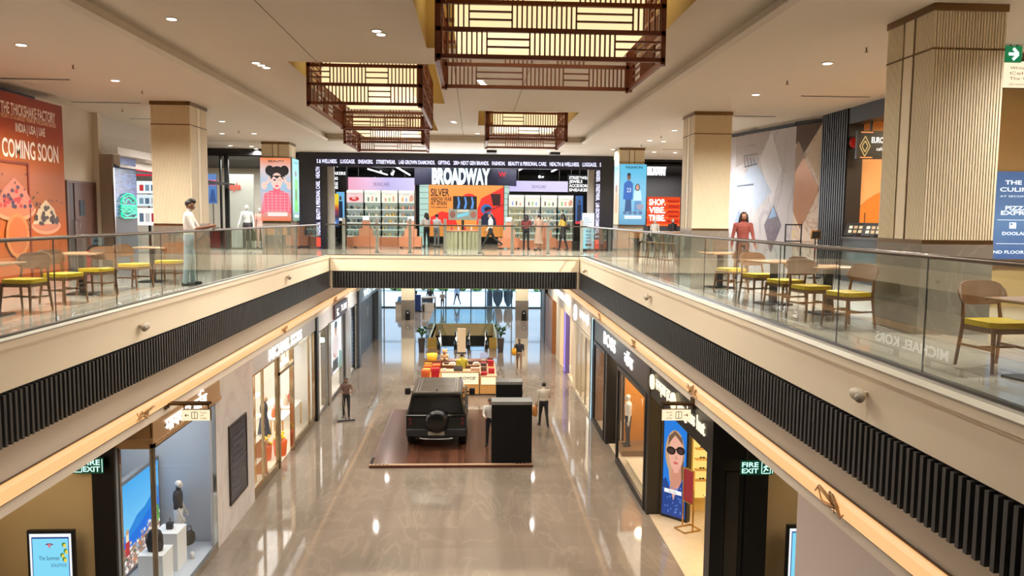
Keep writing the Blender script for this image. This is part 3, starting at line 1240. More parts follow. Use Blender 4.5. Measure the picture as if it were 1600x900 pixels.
g = at(541, 653, 'z', 0)
person('cleaner in a brown jacket pushing a wide floor mop by the left shops', (g.x, g.y, 0), PI + .1, 1.6,
       {'stride': .12, 'arms': ((.35, .35, 1.3), (.45, .12, 1.2)), 'long': True, 'head': (.1, .25), 'lean': .06}, C((98, 74, 62), (30, 26, 28), SKIN2), 'short', build=.95)
mp = at(541, 658, 'z', 0)
t = thing('floor_mop', 'wide flat floor mop with a steel pole before the cleaner', 'mop', (mp.x, mp.y, 0))
mb = MB()
mb.tube([(mp.x, mp.y, .06), (g.x - .12, g.y - .34, 1.2)], .013, 8)
mb.build('pole', m_steel, t)
mb = MB()
mb.obox((mp.x, mp.y, .03), (.31, .12, 0), (-.02, .055, 0), (0, 0, .022))
mb.build('head', M((52, 50, 50), .8), t)

person('salesperson in a white shirt half hidden behind the nearest black panel', (.6, 26.0, .11), PI * .96, 1.66,
       {'arms': ((.3, .12, 1.2), (.3, .12, 1.2)), 'lean': .16, 'head': (0, .3), 'long': True}, C((196, 190, 182), (22, 22, 26)), 'short')

g = Vector((-.5, 35.1, 0))
person('kiosk seller in a yellow green shirt standing inside the chocolate counter', g, .1, 1.66,
       {'arms': ((.3, .15, 1.1), (.3, .15, 1.1)), 'head': (.1, .2)}, C((196, 182, 52), (30, 30, 34)), 'short', build=1.08)

g = at(674, 487, 'z', 0)
person('guard in a dark jacket standing behind the far security desk', (-3.6, 65.6, 0), PI, 1.9,
       {'arms': ((.2, .2, .6), (.2, .2, .6)), 'long': True}, C((30, 32, 42), (26, 26, 32)), 'short', voxel=.014)
person('person in a striped top entering beside the far security desk', (-2.6, 66.2, 0), PI, 1.5,
       {'stride': .15, 'arms': ((.3, .15, 1.4), (.3, .15, 1.4)), 'long': True}, C((150, 140, 130), (92, 80, 84)), 'short', voxel=.014)
person('person in a pale blue top and dark trousers walking outside the glass entrance', (-1.45, 69.6, 0), .5, 1.72,
       {'stride': .3, 'arms': ARM0, 'spread': .05}, C((150, 178, 214), (40, 48, 66)), 'short', voxel=.014)

# ---- upper level, seen from the balcony
person('boy in a white shirt looking at his phone by the left railing', (-5.8, 16.35, UP), -PI * .45, 1.73,
       {'arms': ((.55, .1, 1.15), (.5, .12, 1.25)), 'head': (0, .35), 'lean': .02, 'stride': .05, 'wide': 1.25}, C((214, 206, 196), (150, 166, 172), SKIN2, (40, 38, 40)), 'tall', voxel=.009, build=.92)
p = Vector((-5.27, 16.42, UP + 1.16))
t = thing('mobile_phone', 'dark mobile phone held up by the boy in white', 'phone', p)
mb = MB()
mb.obox(p, (.072, 0, .03), (0, .036, 0), (-.002, 0, .005))
mb.build('case', m_black, t, bevel=.003)
mb = MB()
mb.obox(p + Vector((-.0025, 0, .006)), (.066, 0, .0275), (0, .032, 0), (-.0004, 0, .001))
mb.build('screen', M((30, 36, 48), .1), t)

person('woman in a rust red top with long dark hair before the marble hoarding', (6.55, 18.9, UP), PI - .1, 1.63,
       {'arms': ((.1, .2, .3), (-.05, .2, .3)), 'stride': .1, 'long': True}, C((112, 46, 36), (96, 62, 50)), 'long')
person('shopper in a white top and black trousers before the display table, leftmost', (at(667, 381, 'z', UP).x * .9, 37.6, UP), PI * .2, 1.62,
       {'arms': ((.5, .12, 1.2), (.4, .12, 1.2)), 'long': True}, C((206, 202, 196), (24, 24, 28), SKIN2), 'long')
person('shopper in a pale top and grey jeans beside the display table', (-1.75, 37.4, UP), -.5, 1.55,
       {'arms': ((.5, .12, 1.4), (.4, .12, 1.4)), 'long': True, 'head': (0, .3)}, C((190, 190, 190), (108, 112, 118), SKIN2), 'bun')
person('shopper in a pale top and black trousers striding past the display table', (.75, 35.0, UP), PI / 2 + .1, 1.6,
       {'stride': .5, 'arms': ((.3, .12, .3), (-.3, .12, .4)), 'long': True}, C((196, 192, 186), (20, 20, 24), SKIN2, (60, 56, 56)), 'bun')
person('woman in a maroon top and black trousers chatting at the shop front', (2.35, 35.3, UP), -.4, 1.58,
       {'arms': ((.2, .12, .7), (.3, .12, 1.2)), 'long': True}, C((110, 42, 46), (22, 20, 24), SKIN2), 'long')
person('woman in a long floral dress chatting at the shop front', (2.88, 34.9, UP), .5, 1.6,
       {'arms': ((.2, .12, 1.2), (.1, .12, .6)), 'long': True, 'tunic': True}, C((158, 128, 112), (150, 120, 104), SKIN2, (60, 40, 34), skirt=M((158, 126, 110), .8, noise=.35, scale=22)), 'bun', skirt=(1.0, .3, .15, .24))
person('woman in a yellow top and dark skirt with a black bag at the shop front', (4.0, 35.2, UP), .9, 1.62,
       {'stride': .15, 'arms': ((.3, .1, .9), (-.1, .15, .3))}, C((190, 160, 70), (30, 26, 28), SKIN2, (50, 34, 30)), 'long', skirt=(.98, .62, .15, .19))
p = Vector((4.22, 35.1, UP + 1.02))
t = thing('hand_bag', 'small black bag on the arm of the woman in yellow', 'bag', p)
mb = MB()
mb.ell(p, (.09, .12, .13))
mb.build('pouch', m_black, t)
mb = MB()
mb.tube([p + Z * .1, p + Vector((-.05, 0, .3)), p + Vector((-.1, 0, .4))], .01, 6)
mb.build('strap', m_black, t)
person('shopper in dark clothes half hidden beside the right black shop frame', (6.0, 36.2, UP), .2, 1.55,
       {'arms': ((.1, .1, .3), (.1, .1, .3)), 'long': True}, C((52, 48, 50), (40, 40, 44), SKIN2), 'short')
# ================================================================== LOWER LEVEL: SHOPS ON THE LEFT
m_marble = stone((198, 190, 184), (168, 158, 150), .18, None, 1, .7, .35, (1, 1, .5), .6)
m_shopfl = M((210, 196, 176), .2, noise=.05)
m_shopwall = M((226, 222, 214), .6, noise=.02)
m_mirror = M((206, 200, 190), .08, .95, noise=.02)
m_champ = M((176, 158, 130), .15, .9, noise=.06)
m_lum = L((255, 250, 240), 2.2)
m_letter = L((255, 248, 238), 1.9)
W_ = dict(U=Y, V=Z)


def wallbox(name, x0, x1, y0, y1, z0, z1, mt, label=None):
    mb = MB()
    mb.box(x0, x1, y0, y1, z0, z1)
    return struct(name, mb, mt, label)


def room(name, x0, x1, y0, y1, h, wall, floor_m, ceil_m=None, e=200, col=(1, .95, .88), back=True):
    """shop interior: floor, back and side walls, ceiling, its own ceiling light"""
    mb = MB()
    mb.box(x0, x1, y0, y1, .0, .012)
    struct('floor_' + name, mb, floor_m)
    xb = x0 if abs(x0) > abs(x1) else x1
    d = -.1 if xb < 0 else .1
    mb = MB()
    mb.box(xb, xb + d, y0, y1, 0, h)
    mb.box(x0, x1, y0 - .05, y0, 0, h)
    mb.box(x0, x1, y1, y1 + .05, 0, h)
    struct('wall_' + name, mb, wall)
    mb = MB()
    mb.box(x0, x1, y0, y1, h, h + .05)
    struct('ceiling_' + name, mb, ceil_m or m_shopwall)
    if e:
        t = thing('ceiling_light_panel', 'flat light panel in the ceiling of the %s' % name.replace('_', ' '), 'light panel', ((x0 + x1) / 2, (y0 + y1) / 2, h))
        mb = MB()
        mb.box((x0 + x1) / 2 - .3, (x0 + x1) / 2 + .3, y0 + .6, y1 - .6, h - .03, h - .012)
        mb.build('diffuser', m_lum, t)
        mb = MB()
        mb.box((x0 + x1) / 2 - .34, (x0 + x1) / 2 + .34, y0 + .56, y1 - .56, h - .012, h)
        mb.build('frame', m_steel, t)
        lamp('AREA', ((x0 + x1) / 2, (y0 + y1) / 2, h - .06), e, col, abs(x1 - x0) * .8, parent=t, sx=(y1 - y0) * .8)


def framed_glass(name, label, pl, x, y0, y1, z0, z1, mf, fw=.05, mull=(), trans=(), gm=None, sill=0):
    """shop window in the plane pl='x' at x, from y0 to y1 (or pl='y': at y=x from x=y0 to y1)"""
    t = thing(name, label, 'shop window', (x, (y0 + y1) / 2, z0) if pl == 'x' else ((y0 + y1) / 2, x, z0))
    def bx(mb, a0, a1, z_0, z_1, d):
        if pl == 'x':
            mb.box(x - d, x + d, a0, a1, z_0, z_1)
        else:
            mb.box(a0, a1, x - d, x + d, z_0, z_1)
    mb = MB()
    bx(mb, y0, y0 + fw, z0, z1, .04)
    bx(mb, y1 - fw, y1, z0, z1, .04)
    bx(mb, y0 + fw, y1 - fw, z1 - fw, z1, .04)
    bx(mb, y0 + fw, y1 - fw, z0, z0 + max(fw, sill), .04)
    for q in mull:
        bx(mb, q - fw / 2, q + fw / 2, z0 + max(fw, sill), z1 - fw, .035)
    for q in trans:
        bx(mb, y0 + fw, y1 - fw, q - fw / 2, q + fw / 2, .03)
    mb.build('frame', mf, t)
    qs = [y0 + fw, *mull, y1 - fw]
    for i in range(len(qs) - 1):
        mb = MB()
        bx(mb, qs[i] + .004, qs[i + 1] - .004, z0 + max(fw, sill), z1 - fw, .005)
        mb.build('glass_pane', gm or m_shopglass, t)
    return t


def sign3d(name, label, body, o, U, V, h, w, mt, ext=.006, bold=.02, align='L', halo=None, cat='sign'):
    t = thing(name, label, cat, o)
    ws = body.split(' ')
    gw = [text_geo(q, bold, ext / h)[2] for q in ws]
    sc = w / (sum(gw) + .45 * (len(ws) - 1))
    run = 0
    for q, g_ in zip(ws, gw):
        mb = MB()
        mb.text(q, Vector(o) + Vector(U).cross(Vector(V)) * (ext + .01) + Vector(U) * run, U, V, h, 0, g_ * sc, align, bold, ext)
        mb.build('lettering', mt, t)
        run += (g_ + .45) * sc
    mb = MB()
    n = Vector(U).cross(Vector(V))
    mb.obox(Vector(o) + Vector(U) * (w / 2) + Vector(V) * (h * .5) + n * .004, Vector(U) * (w / 2), Vector(V) * .02, n * .006)
    mb.build('fixing_rail', m_dsteel, t)
    return t


# --- alcove to the fire exit, nearest
wallbox('wall_left_alcove', -9.6, -6.96, 14.4, 14.46, 0, ZC, m_beige, 'beige wall of the fire exit alcove on the left')
wallbox('ceiling_left_alcove', -9.6, WL - .25, 3, 14.4, ZC, ZC + .05, m_ceil)
wallbox('wall_left_alcove_side', -9.7, -9.3, 3, 14.4, 0, ZC, m_beige)
wallbox('column_left_alcove', -6.96, -6.56, 14.38, 14.46, 0, ZC, m_black, 'black column beside the fire exit alcove on the left')
lamp('AREA', (-7.8, 11.5, ZC - .05), 60, (1, .85, .62), 1.5, sx=4)  # area lamps without fittings, added to light the two alcoves
lamp('AREA', (7.2, 12.2, ZC - .05), 40, (1, .85, .62), 1.5, sx=2)


def poster_art(a, seed=2):
    """pale blue summer poster with white houses, a bay and yellow fruit"""
    a.rect(.05, .03, .95, .97, L((30, 60, 140), .9))
    a.rect(.07, .045, .93, .955, L((128, 214, 244), 1))
    a.ell(.72, .16, .3, .17, L((36, 150, 214), 1))
    a.ell(.6, .08, .34, .08, L((150, 224, 240), 1))
    r = random.Random(seed)
    for i in range(46):
        x, y = r.uniform(.08, .5), r.uniform(.05, .46)
        if y > .5 - x * .62 + .04:
            continue
        c = r.choice([(236, 230, 224), (208, 190, 180), (120, 130, 150), (170, 120, 110), (214, 214, 220)])
        s = r.uniform(.02, .05)
        a.rect(x, y, x + s, y + s * .55, L(c, 1), up=False)
        a.z += .0004
    a.ell(.13, .22, .06, .05, L((190, 50, 50), 1))
    for x, y in ((.84, .9), (.88, .84), (.8, .8), (.85, .76)):
        a.ell(x, y, .05, .022, L((70, 130, 60), 1))
        a.ell(x + .02, y - .01, .035, .02, L((236, 206, 80), 1))
    a.ell(.5, .9, .1, .018, L((120, 90, 130), .8), 0, 180)
    a.ell(.5, .895, .035, .02, L((214, 120, 130), 1))
    a.text('The Summer', .24, .755, .04, L((40, 70, 110), .7), .5)
    a.text('SOLSTICE', .52, .69, .03, L((50, 80, 120), .7), .38)


def standee(px0, px1, yy, ztop, label):
    p0, p1 = at(px0, 830, 'y', yy), at(px1, 830, 'y', yy)
    t = thing('digital_standee', label, 'digital poster', ((p0.x + p1.x) / 2, yy, 0))
    w = p1.x - p0.x
    mb = MB()
    mb.box(p0.x, p1.x, yy, yy + .08, .06, ztop)
    mb.build('housing', m_black, t, bevel=.008)
    mb = MB()
    mb.box(p0.x - .05, p1.x + .05, yy - .18, yy + .25, 0, .06)
    mb.build('base', m_black, t)
    a = Art((p0.x + .05, yy - .004, .14), X * (w - .1), Z * (ztop - .2), L((240, 246, 250), 1), .003)
    poster_art(a)
    a.build('screen', t)


standee(41, 115, 14.05, at(80, 829, 'y', 14.05).z, 'lit digital poster titled Summer Solstice in the left fire exit alcove')
wallbox('wall_left_niche', -9.3, -8.62, 10, 13.9, 0, 2.5, m_beige)
t = thing('wall_screen', 'dark wall screen showing white petals, at the left edge of the alcove', 'screen', (-8.6, 13.2, 1.4))
a = Art((-8.57, 10.9, 1.42), Y * 2.6, Z * .95, L((8, 10, 30), 1), .05)
for x, y, rx, ry in ((.86, .45, .1, .05), (.9, .3, .09, .06), (.8, .35, .08, .1), (.93, .55, .03, .12)):
    a.ell(x, y, rx, ry, L((240, 246, 255), 1.2))
a.build('display', t)
mb = MB()
for z in (1.36, 2.37):
    mb.box(-8.62, -8.55, 10.84, 13.56, z, z + .06)
for y in (10.84, 13.5):
    mb.box(-8.62, -8.55, y, y + .06, 1.42, 2.37)
mb.build('frame', M((150, 104, 84), .5), t)


def exit_sign(o, w, h, label, flip, full=True):
    t = thing('exit_sign', label, 'exit sign', o)
    a = Art(o, X * w, Z * h, L((10, 90, 60), .8), .03, m_black)
    a.rect(.01, .02, .99, .98, L((14, 66, 48), .7))
    g = L((196, 255, 236), 1.5)
    x = .4 if not flip else .04
    a.text('FIRE', x, .55, .33, g, .5, bold=.02)
    a.text('EXIT', x, .12, .33, g, .5, bold=.02)
    x0 = .1 if not flip else .64
    for (p, q, r, s) in ((0, .1, .26, .1), (.26, .1, .26, .9), (0, .9, .26, .9), (0, .1, 0, .9)):
        a.line(x0 + p, q, x0 + r, s, .014, g)
    a.ell(x0 + .13, .76, .03, .07, g)
    for (p, q, r, s) in ((.13, .68, .12, .42), (.12, .42, .06, .2), (.12, .42, .2, .3), (.13, .62, .05, .5), (.13, .62, .21, .55)):
        a.line(x0 + p, q, x0 + r, s, .022, g)
    a.rect(.955, .08, .975, .92, g)
    a.build('panel', t)
    mb = MB()
    for q in (.2, .8):
        mb.tube([Vector(o) + X * w * q + Z * h, Vector((o[0] + w * q, o[1], ZC))], .008, 6)
    mb.build('hanger_rod', m_dsteel, t)


exit_sign((-7.28, 14.25, 3.1), .6, .29, 'lit green fire exit sign hanging in the left alcove', False)

# --- side display of the handbag shop: glass box with a screen, a mannequin and plinths
YM = 14.55
m_disp = M((186, 192, 200), .5, noise=.02)
wallbox('floor_display', -8.2, WL - .05, YM + .05, 18.3, 0, .1, m_disp)
mb = MB()
mb.box(-8.3, -8.2, YM, 18.4, 0, 4)
mb.box(-8.2, WL - .02, 18.35, 18.45, 0, 4)
mb.box(-8.2, -6.56, 14.46, YM, 0, 4)
struct('wall_display', mb, m_disp)
wallbox('ceiling_display', -8.2, WL, YM, 18.4, 3.5, 3.6, m_disp)
lamp('AREA', (-7.0, 16.5, 3.45), 55, (.95, .97, 1), 1.6, sx=3)
framed_glass('display_window', 'narrow front pane of the left shop display facing the alcove', 'y', YM, -6.55, WL, 0, 3.5, m_mirror, .035)
framed_glass('display_window', 'long side pane of the left shop display under the Hindi sign', 'x', WL, YM, 18.0, 0, 3.5, m_mirror, .035, sill=.16)
mb = MB()
mb.box(-6.9, WL + .06, YM - .1, YM + .02, 3.5, 3.66)
mb.box(WL, WL + .06, YM - .1, 18.4, 3.5, 3.58)
mb.box(WL - .02, WL + .03, YM, 18.4, 3.5, ZC)
mb.box(-6.9, WL, YM, YM + .05, 3.66, ZC)
struct('trim_canopy', mb, M((176, 140, 100), .4, .3))
t = sign3d('shop_sign', 'lit white Hindi shop sign over the nearest left display', 'मायकल कोस', (WL + .03, 15.1, 3.62), Y, Z, .26, 2.35, m_letter, .006, .012)
mb = MB()
mb.tube([(WL + .07, 16.98 + i * .03, 3.96 + .05 * math.sin(PI * i / 6)) for i in range(7)], .016, 6)
mb.build('vowel_hook', m_letter, t)
# screen with a coastal town
t = thing('video_screen', 'bright video screen of a blue bay and hillside town in the left display', 'screen', (-7.3, 17.5, .2))
mb = MB()
mb.box(-7.42, -7.3, 16.1, 18.95 - .7, .12, 2.2)
mb.build('housing', M((120, 122, 126), .4), t)
a = Art((-7.292, 16.2, .2), Y * 1.98, Z * 1.92, grad([(0, (150, 214, 250)), (.4, (120, 205, 250)), (1, (60, 170, 240))], 2, 1), .005)
a.poly([(0, .1), (1, .1), (1, .7), (.8, .66), (.6, .58), (.4, .56), (.2, .46), (0, .42)], L((30, 130, 214), 1))
a.poly([(0, 0), (1, 0), (1, .56), (.7, .5), (.45, .42), (.2, .38), (0, .36)], L((14, 108, 216), 1))
r = random.Random(4)
a.poly([(0, 0), (1, 0), (1, .4), (.8, .34), (.5, .24), (.2, .26), (0, .3)], L((150, 120, 110), 1))
for i in range(190):
    x = r.random()
    y = r.uniform(0, .28 + .1 * x)
    s = r.uniform(.02, .06)
    a.rect(min(x, .94), y, min(x, .94) + s, y + s * .7, L(r.choice([(236, 226, 214), (214, 190, 160), (190, 140, 100), (120, 100, 96), (240, 240, 240), (150, 170, 190), (206, 120, 80), (60, 90, 60)]), 1), up=False)
    a.z += .00012
a.rect(.06, .2, .16, .36, L((180, 40, 40), 1))
a.rect(.075, .36, .145, .46, L((236, 214, 180), 1))
a.ell(.11, .47, .04, .03, L((190, 150, 110), 1))
for i in range(14):
    a.ell(.85 + r.uniform(-.06, .06), .38 + r.uniform(-.1, .08), .04, .035, L(r.choice([(60, 150, 50), (90, 180, 60)]), 1), n=8)
a.build('display', t)
mann = {'top': M((34, 34, 40), .8), 'leg': M((226, 222, 214), .7), 'skin': M((224, 214, 202), .35, noise=.02), 'shoe': M((190, 176, 160), .5)}
person('white mannequin in a black polo shirt and white trousers in the left display', (-6.75, 17.9, .1), -PI / 2 + .2, 1.62, {'arms': ((.1, .1, .3), (.1, .12, .3)), 'stride': .08}, mann, None, ('mannequin', 'mannequin'), face=False)


def shop_bag(p, s, mt, label, tall=1.0, ang=0, mt2=None, name='leather_bag'):
    t = thing(name, label, 'bag', p, ang)
    mb = MB()
    mb.tube([(0, 0, 0), (0, 0, .08 * s), (0, 0, .24 * s * tall), (0, 0, .32 * s * tall)], [.16 * s, .19 * s, .17 * s, .1 * s], 12, ry=[.09 * s, .11 * s, .09 * s, .05 * s], up=(0, 1, 0))
    mb.build('body', mt, t, local=True)
    mb = MB()
    mb.tube([(-.09 * s, 0, .3 * s * tall), (-.06 * s, 0, .43 * s * tall), (0, 0, .47 * s * tall), (.06 * s, 0, .43 * s * tall), (.09 * s, 0, .3 * s * tall)], .012 * s, 6)
    mb.build('handle', mt2 or mt, t, local=True)
    return t


shop_bag((-6.45, 17.72, .3), .9, M((48, 44, 34), .5, noise=.15), 'dark olive leather bag hanging from the hand of the display mannequin', ang=1.2)
for i, (yy, zt) in enumerate(((16.2, .78), (17.0, .92))):
    t = thing('plinth', '%s white display plinth before the video screen' % ('lower' if i == 0 else 'taller'), 'plinth', (-6.6, yy, .1))
    mb = MB()
    mb.box(-6.85, -6.35, yy - .27, yy + .27, .1, zt)
    mb.build('block', m_white, t)
    mb = MB()
    mb.box(-6.86, -6.34, yy - .28, yy + .28, zt, zt + .02)
    mb.build('top', m_white, t)
bp = (-6.6, 16.2, .8)
t = thing('backpack', 'black backpack on the lower white plinth before the video screen', 'bag', bp)
mb = MB()
mb.tube([(0, 0, 0), (0, 0, .1), (0, 0, .32), (0, 0, .42), (0, 0, .47)], [.15, .17, .16, .12, .05], 14, ry=[.1, .12, .11, .08, .03], up=(0, 1, 0))
mb.build('body', M((30, 28, 28), .55, noise=.2), t, local=True)
mb = MB()
mb.ell((.1, 0, .15), (.06, .11, .11))
mb.build('front_pocket', M((36, 34, 34), .5), t, local=True)
mb = MB()
for s in (-1, 1):
    mb.tube([(-.08, s * .07, .42), (-.15, s * .08, .36), (-.15, s * .08, .2), (-.1, s * .08, .06)], .014, 6)
mb.build('strap', m_black, t, local=True)
t = thing('camera_bag', 'small black pouch standing on the taller white plinth', 'bag', (-6.6, 17.0, .94))
mb = MB()
mb.box(-.07, .07, -.06, .06, 0, .15)
mb.build('body', m_black, t, local=True, bevel=.02)
mb = MB()
mb.tube([(0, -.05, .15), (0, -.03, .24), (0, .03, .24), (0, .05, .15)], .008, 6)
mb.build('handle', m_black, t, local=True)
t = thing('display_shoe', 'pale sneaker on the floor of the left display', 'shoe', (-6.3, 17.45, .1), .4)
mb = MB()
mb.ell((0, 0, .06), (.05, .14, .05))
mb.ell((0, -.06, .08), (.045, .07, .06))
mb.build('upper', m_white, t, local=True)
mb = MB()
mb.box(-.05, .05, -.14, .14, 0, .025)
mb.build('sole', M((190, 180, 168), .6), t, local=True, bevel=.01)


def hang_sign(wx, sx, yy, x0, x1, z0, z1, label, left):
    t = thing('hanging_sign', label, 'direction sign', ((x0 + x1) / 2, yy, z0))
    mb = MB()
    for d in (-.06, .06):
        mb.bar((wx, yy + d, z1 + .12), (x0 if sx < 0 else x1, yy + d, z1 + .12), .03, .05)
    mb.box(wx - sx * .0, wx + sx * .04, yy - .1, yy + .1, z1 + .02, z1 + .24)
    for x in (x0 + .04, x1 - .04):
        mb.bar((x, yy, z1), (x, yy, z1 + .12), .02)
    mb.build('bracket', m_bronze, t)
    a = Art((x0, yy - .04, z0), X * (x1 - x0), Z * (z1 - z0), L((255, 236, 196), 1.05), .09, m_bronze)
    br = L((110, 78, 44), .5)
    q = .36 if left else .62
    for i, s in enumerate(('Guest', 'Lift', 'Lobby')):
        if left:
            a.text(s, .66, .68 - i * .26, .17, br)
        else:
            a.text(s, .36, .68 - i * .26, .17, br, align='R')
    bx = .36 if left else .48
    for (p, r, u, v) in ((0, .2, 0, .8), (.2, .2, .2, .8), (0, .2, .2, .2), (0, .8, .2, .8), (.1, .2, .1, .8)):
        a.line(bx + p, r, bx + u, v, .012, br)
    ax, d = (.12, 1) if left else (.9, -1)
    a.line(ax, .5, ax + d * .14, .5, .014, br)
    a.line(ax, .5, ax + d * .05, .62, .014, br)
    a.line(ax, .5, ax + d * .05, .38, .014, br)
    a.build('panel', t)


hang_sign(WL, 1, 15.25, -5.62, -5.08, 3.82, 4.03, 'lit guest lift lobby sign pointing left, on a bracket over the left shops', True)

# --- marble wall with a dark framed notice, then the main shop windows
wallbox('wall_left_marble', WL - .12, WL, 18.0, 21.2, 0, ZC, m_marble, 'pale marble wall between the two left shop windows')
mb = MB()
mb.box(WL - .12, WL, 21.2, 29.65, 3.48, ZC)
mb.box(WL - .12, WL, 30.0, 40.2, 3.35, ZC)
struct('wall_left_lintel', mb, M((188, 182, 176), .3, noise=.04))
t = thing('notice_frame', 'dark framed notice panel on the pale marble wall', 'notice', (WL, 19.7, .7))
a = Art((WL + .03, 19.05, .74), Y * 1.36, Z * 1.88, M((44, 46, 56), .25), .03)
for i in range(9):
    a.rect(.1, .1 + i * .09, .6 + .25 * ((i * 37) % 3) / 2, .115 + i * .09, M((86, 90, 106), .4))
a.rect(.06, .5, .94, .505, M((96, 96, 110), .4))
a.build('panel', t)
mb = MB()
for y0, y1, z0, z1 in ((19.0, 19.05, .69, 2.67), (20.41, 20.46, .69, 2.67), (19.05, 20.41, .69, .74), (19.05, 20.41, 2.62, 2.67)):
    mb.box(WL, WL + .045, y0, y1, z0, z1)
mb.build('frame', M((60, 52, 46), .3, .5), t)

room('handbag_shop', -10.5, WL - .12, 18.5, 29.65, 3.9, m_shopwall, M((226, 214, 194), .15, noise=.03), e=420)
framed_glass('shop_window', 'gold framed window of the handbag shop left of its door', 'x', WL - .05, 21.2, 24.0, .0, 3.48, m_champ, .05, (22.3,), (), sill=.24)
framed_glass('shop_window', 'gold framed window of the handbag shop right of its door', 'x', WL - .05, 26.0, 29.5, .0, 3.48, m_champ, .05, (28.6,), (), sill=.24)
mb = MB()
mb.box(WL - .12, WL + .02, 24.0, 26.0, 2.9, 3.0)
mb.box(WL - .12, WL + .02, 24.0, 24.12, 0, 3.48)
mb.box(WL - .12, WL + .02, 25.88, 26.0, 0, 3.48)
struct('door_1', mb, m_champ)
sign3d('shop_sign', 'lit white MICHAEL KORS lettering over the left shop windows', 'MICHAEL KORS', (WL, 22.9, 3.56), Y, Z, .33, 4.35, m_letter, .006, .015)
# shelves with handbags behind the first window
for k, yy in enumerate((21.6, 22.7)):
    t = thing('display_shelf', 'gold framed glass shelf unit in the handbag shop window, %s of two' % ('nearest' if k == 0 else 'farther'), 'shelf', (-6.5, yy + .45, .24))
    mb = MB()
    for x in (-6.8, -6.3):
        for y in (yy, yy + .95):
            mb.box(x - .012, x + .012, y - .012, y + .012, .0, 3.2)
    mb.build('frame', m_gold, t)
    for z in (.5, 1.15, 1.8, 2.45):
        mb = MB()
        mb.box(-6.8, -6.3, yy, yy + .95, z, z + .02)
        mb.build('shelf_board', M((230, 224, 210), .3), t)
    cols = [(150, 104, 64), (206, 170, 110), (60, 44, 36), (196, 120, 60)]
    for j, z in enumerate((.52, 1.17, 1.82, 2.47)):
        shop_bag((-6.55, yy + .45, z), 1.0, M(cols[(j + k) % 4], .5, noise=.1), '%s handbag on the %s gold shelf, %s board' % (('tan', 'cream', 'dark brown', 'orange')[(j + k) % 4], ('nearest', 'farther')[k], ('lowest', 'second', 'third', 'top')[j]), ang=1.57, name='handbag')
person('mannequin in a long dark blue dress just inside the handbag shop door', (-6.9, 25.9, .05), -PI / 2, 1.8, {'arms': ARM0, 'tunic': True},
       {'top': M((44, 54, 74), .8, noise=.2), 'leg': M((206, 170, 150), .5), 'skin': M((206, 176, 150), .4), 'shoe': m_black, 'skirt': M((44, 54, 74), .8, noise=.25, scale=14)}, None, ('mannequin', 'mannequin'), face=False, skirt=(1.0, .45, .16, .26))


def pot(p, s, label):
    t = thing('flower_pot', label, 'flower pot', p)
    mb = MB()
    mb.lathe((0, 0, 0), [(.15 * s, 0), (.17 * s, .05 * s), (.2 * s, .42 * s), (.185 * s, .44 * s), (.17 * s, .38 * s), (0, .37 * s)], 18)
    mb.build('pot', M((214, 96, 40), .4), t, local=True)
    r = random.Random(int(p[1] * 10))
    for i in range(16):
        a, b = r.random() * 6.28, r.uniform(0, .19) * s
        z = r.uniform(.46, .7) * s
        mb = MB()
        q = Vector((b * math.cos(a), b * math.sin(a), z))
        mb.tube([(b * .4 * math.cos(a), b * .4 * math.sin(a), .36 * s), q], .005, 5, 1)
        mb.ell(q, .045 * s, 0, 7, 5)
        mb.build('flower', [M((236, 196, 30), .6), M((70, 110, 50), .6)], t, local=True)
    return t


pot((-6.25, 25.35, .012), 1.15, 'orange pot of yellow flowers in the handbag shop doorway, nearer')
pot((-6.6, 24.85, .012), 1.1, 'orange pot of yellow flowers in the handbag shop doorway, farther in')
for i, (x, y, s) in enumerate(((-6.5, 23.55, 1.0), (-6.9, 23.8, .9))):
    t = thing('shopping_bag', 'giant tan shopping bag standing behind the gold framed window, %s' % ('larger' if i == 0 else 'smaller'), 'bag', (x, y, .012), .3)
    mb = MB()
    mb.prism([(-.3 * s, -.14, .0), (.3 * s, -.14, 0), (.26 * s, -.14, 1.0 * s), (-.26 * s, -.14, 1.0 * s)], (0, .28, 0))
    mb.build('body', M((204, 138, 92), .6), t, local=True)
    mb = MB()
    mb.tube([(-.12, -.14, .98 * s), (-.1, -.15, 1.2 * s), (.1, -.15, 1.2 * s), (.12, -.14, .98 * s)], .015, 6)
    mb.build('handle', M((120, 76, 46), .6), t, local=True)
for i, (y, w) in enumerate(((26.5, 1.3), (28.2, 1.2))):
    t = thing('display_table', 'white display table behind the far window of the handbag shop, %s' % ('nearer the door' if i == 0 else 'farther from the door'), 'table', (-6.8, y + .5, .012))
    mb = MB()
    mb.box(-7.2, -6.4, y, y + w, .85, .9)
    mb.build('top', m_white, t)
    for x in (-7.15, -6.45):
        for q in (y + .05, y + w - .05):
            mb = MB()
            mb.box(x - .02, x + .02, q - .02, q + .02, .012, .85)
            mb.build('leg', m_gold, t)
    for j in range(2):
        shop_bag((-6.8, y + .35 + j * .55, .9), .9, M([(214, 110, 60), (196, 150, 120), (206, 178, 150), (178, 80, 60)][i * 2 + j], .5), '%s handbag on the white table behind the far shop window' % ('orange', 'dusty pink', 'beige', 'red brown')[i * 2 + j], ang=1.57, name='handbag')
t = thing('globe_lamp', 'white globe lamp hanging inside the handbag shop', 'lamp', (-6.6, 27.0, 2.6))
mb = MB()
mb.ell((-6.6, 27.0, 2.6), .17)
mb.ell((-6.5, 27.35, 2.75), .13)
mb.build('globe', L((255, 244, 220), 1.6), t)
mb = MB()
mb.tube([(-6.6, 27.0, 2.75), (-6.6, 27.0, 3.9)], .01, 6)
mb.tube([(-6.5, 27.35, 2.85), (-6.5, 27.35, 3.9)], .01, 6)
mb.build('cord', m_gold, t)

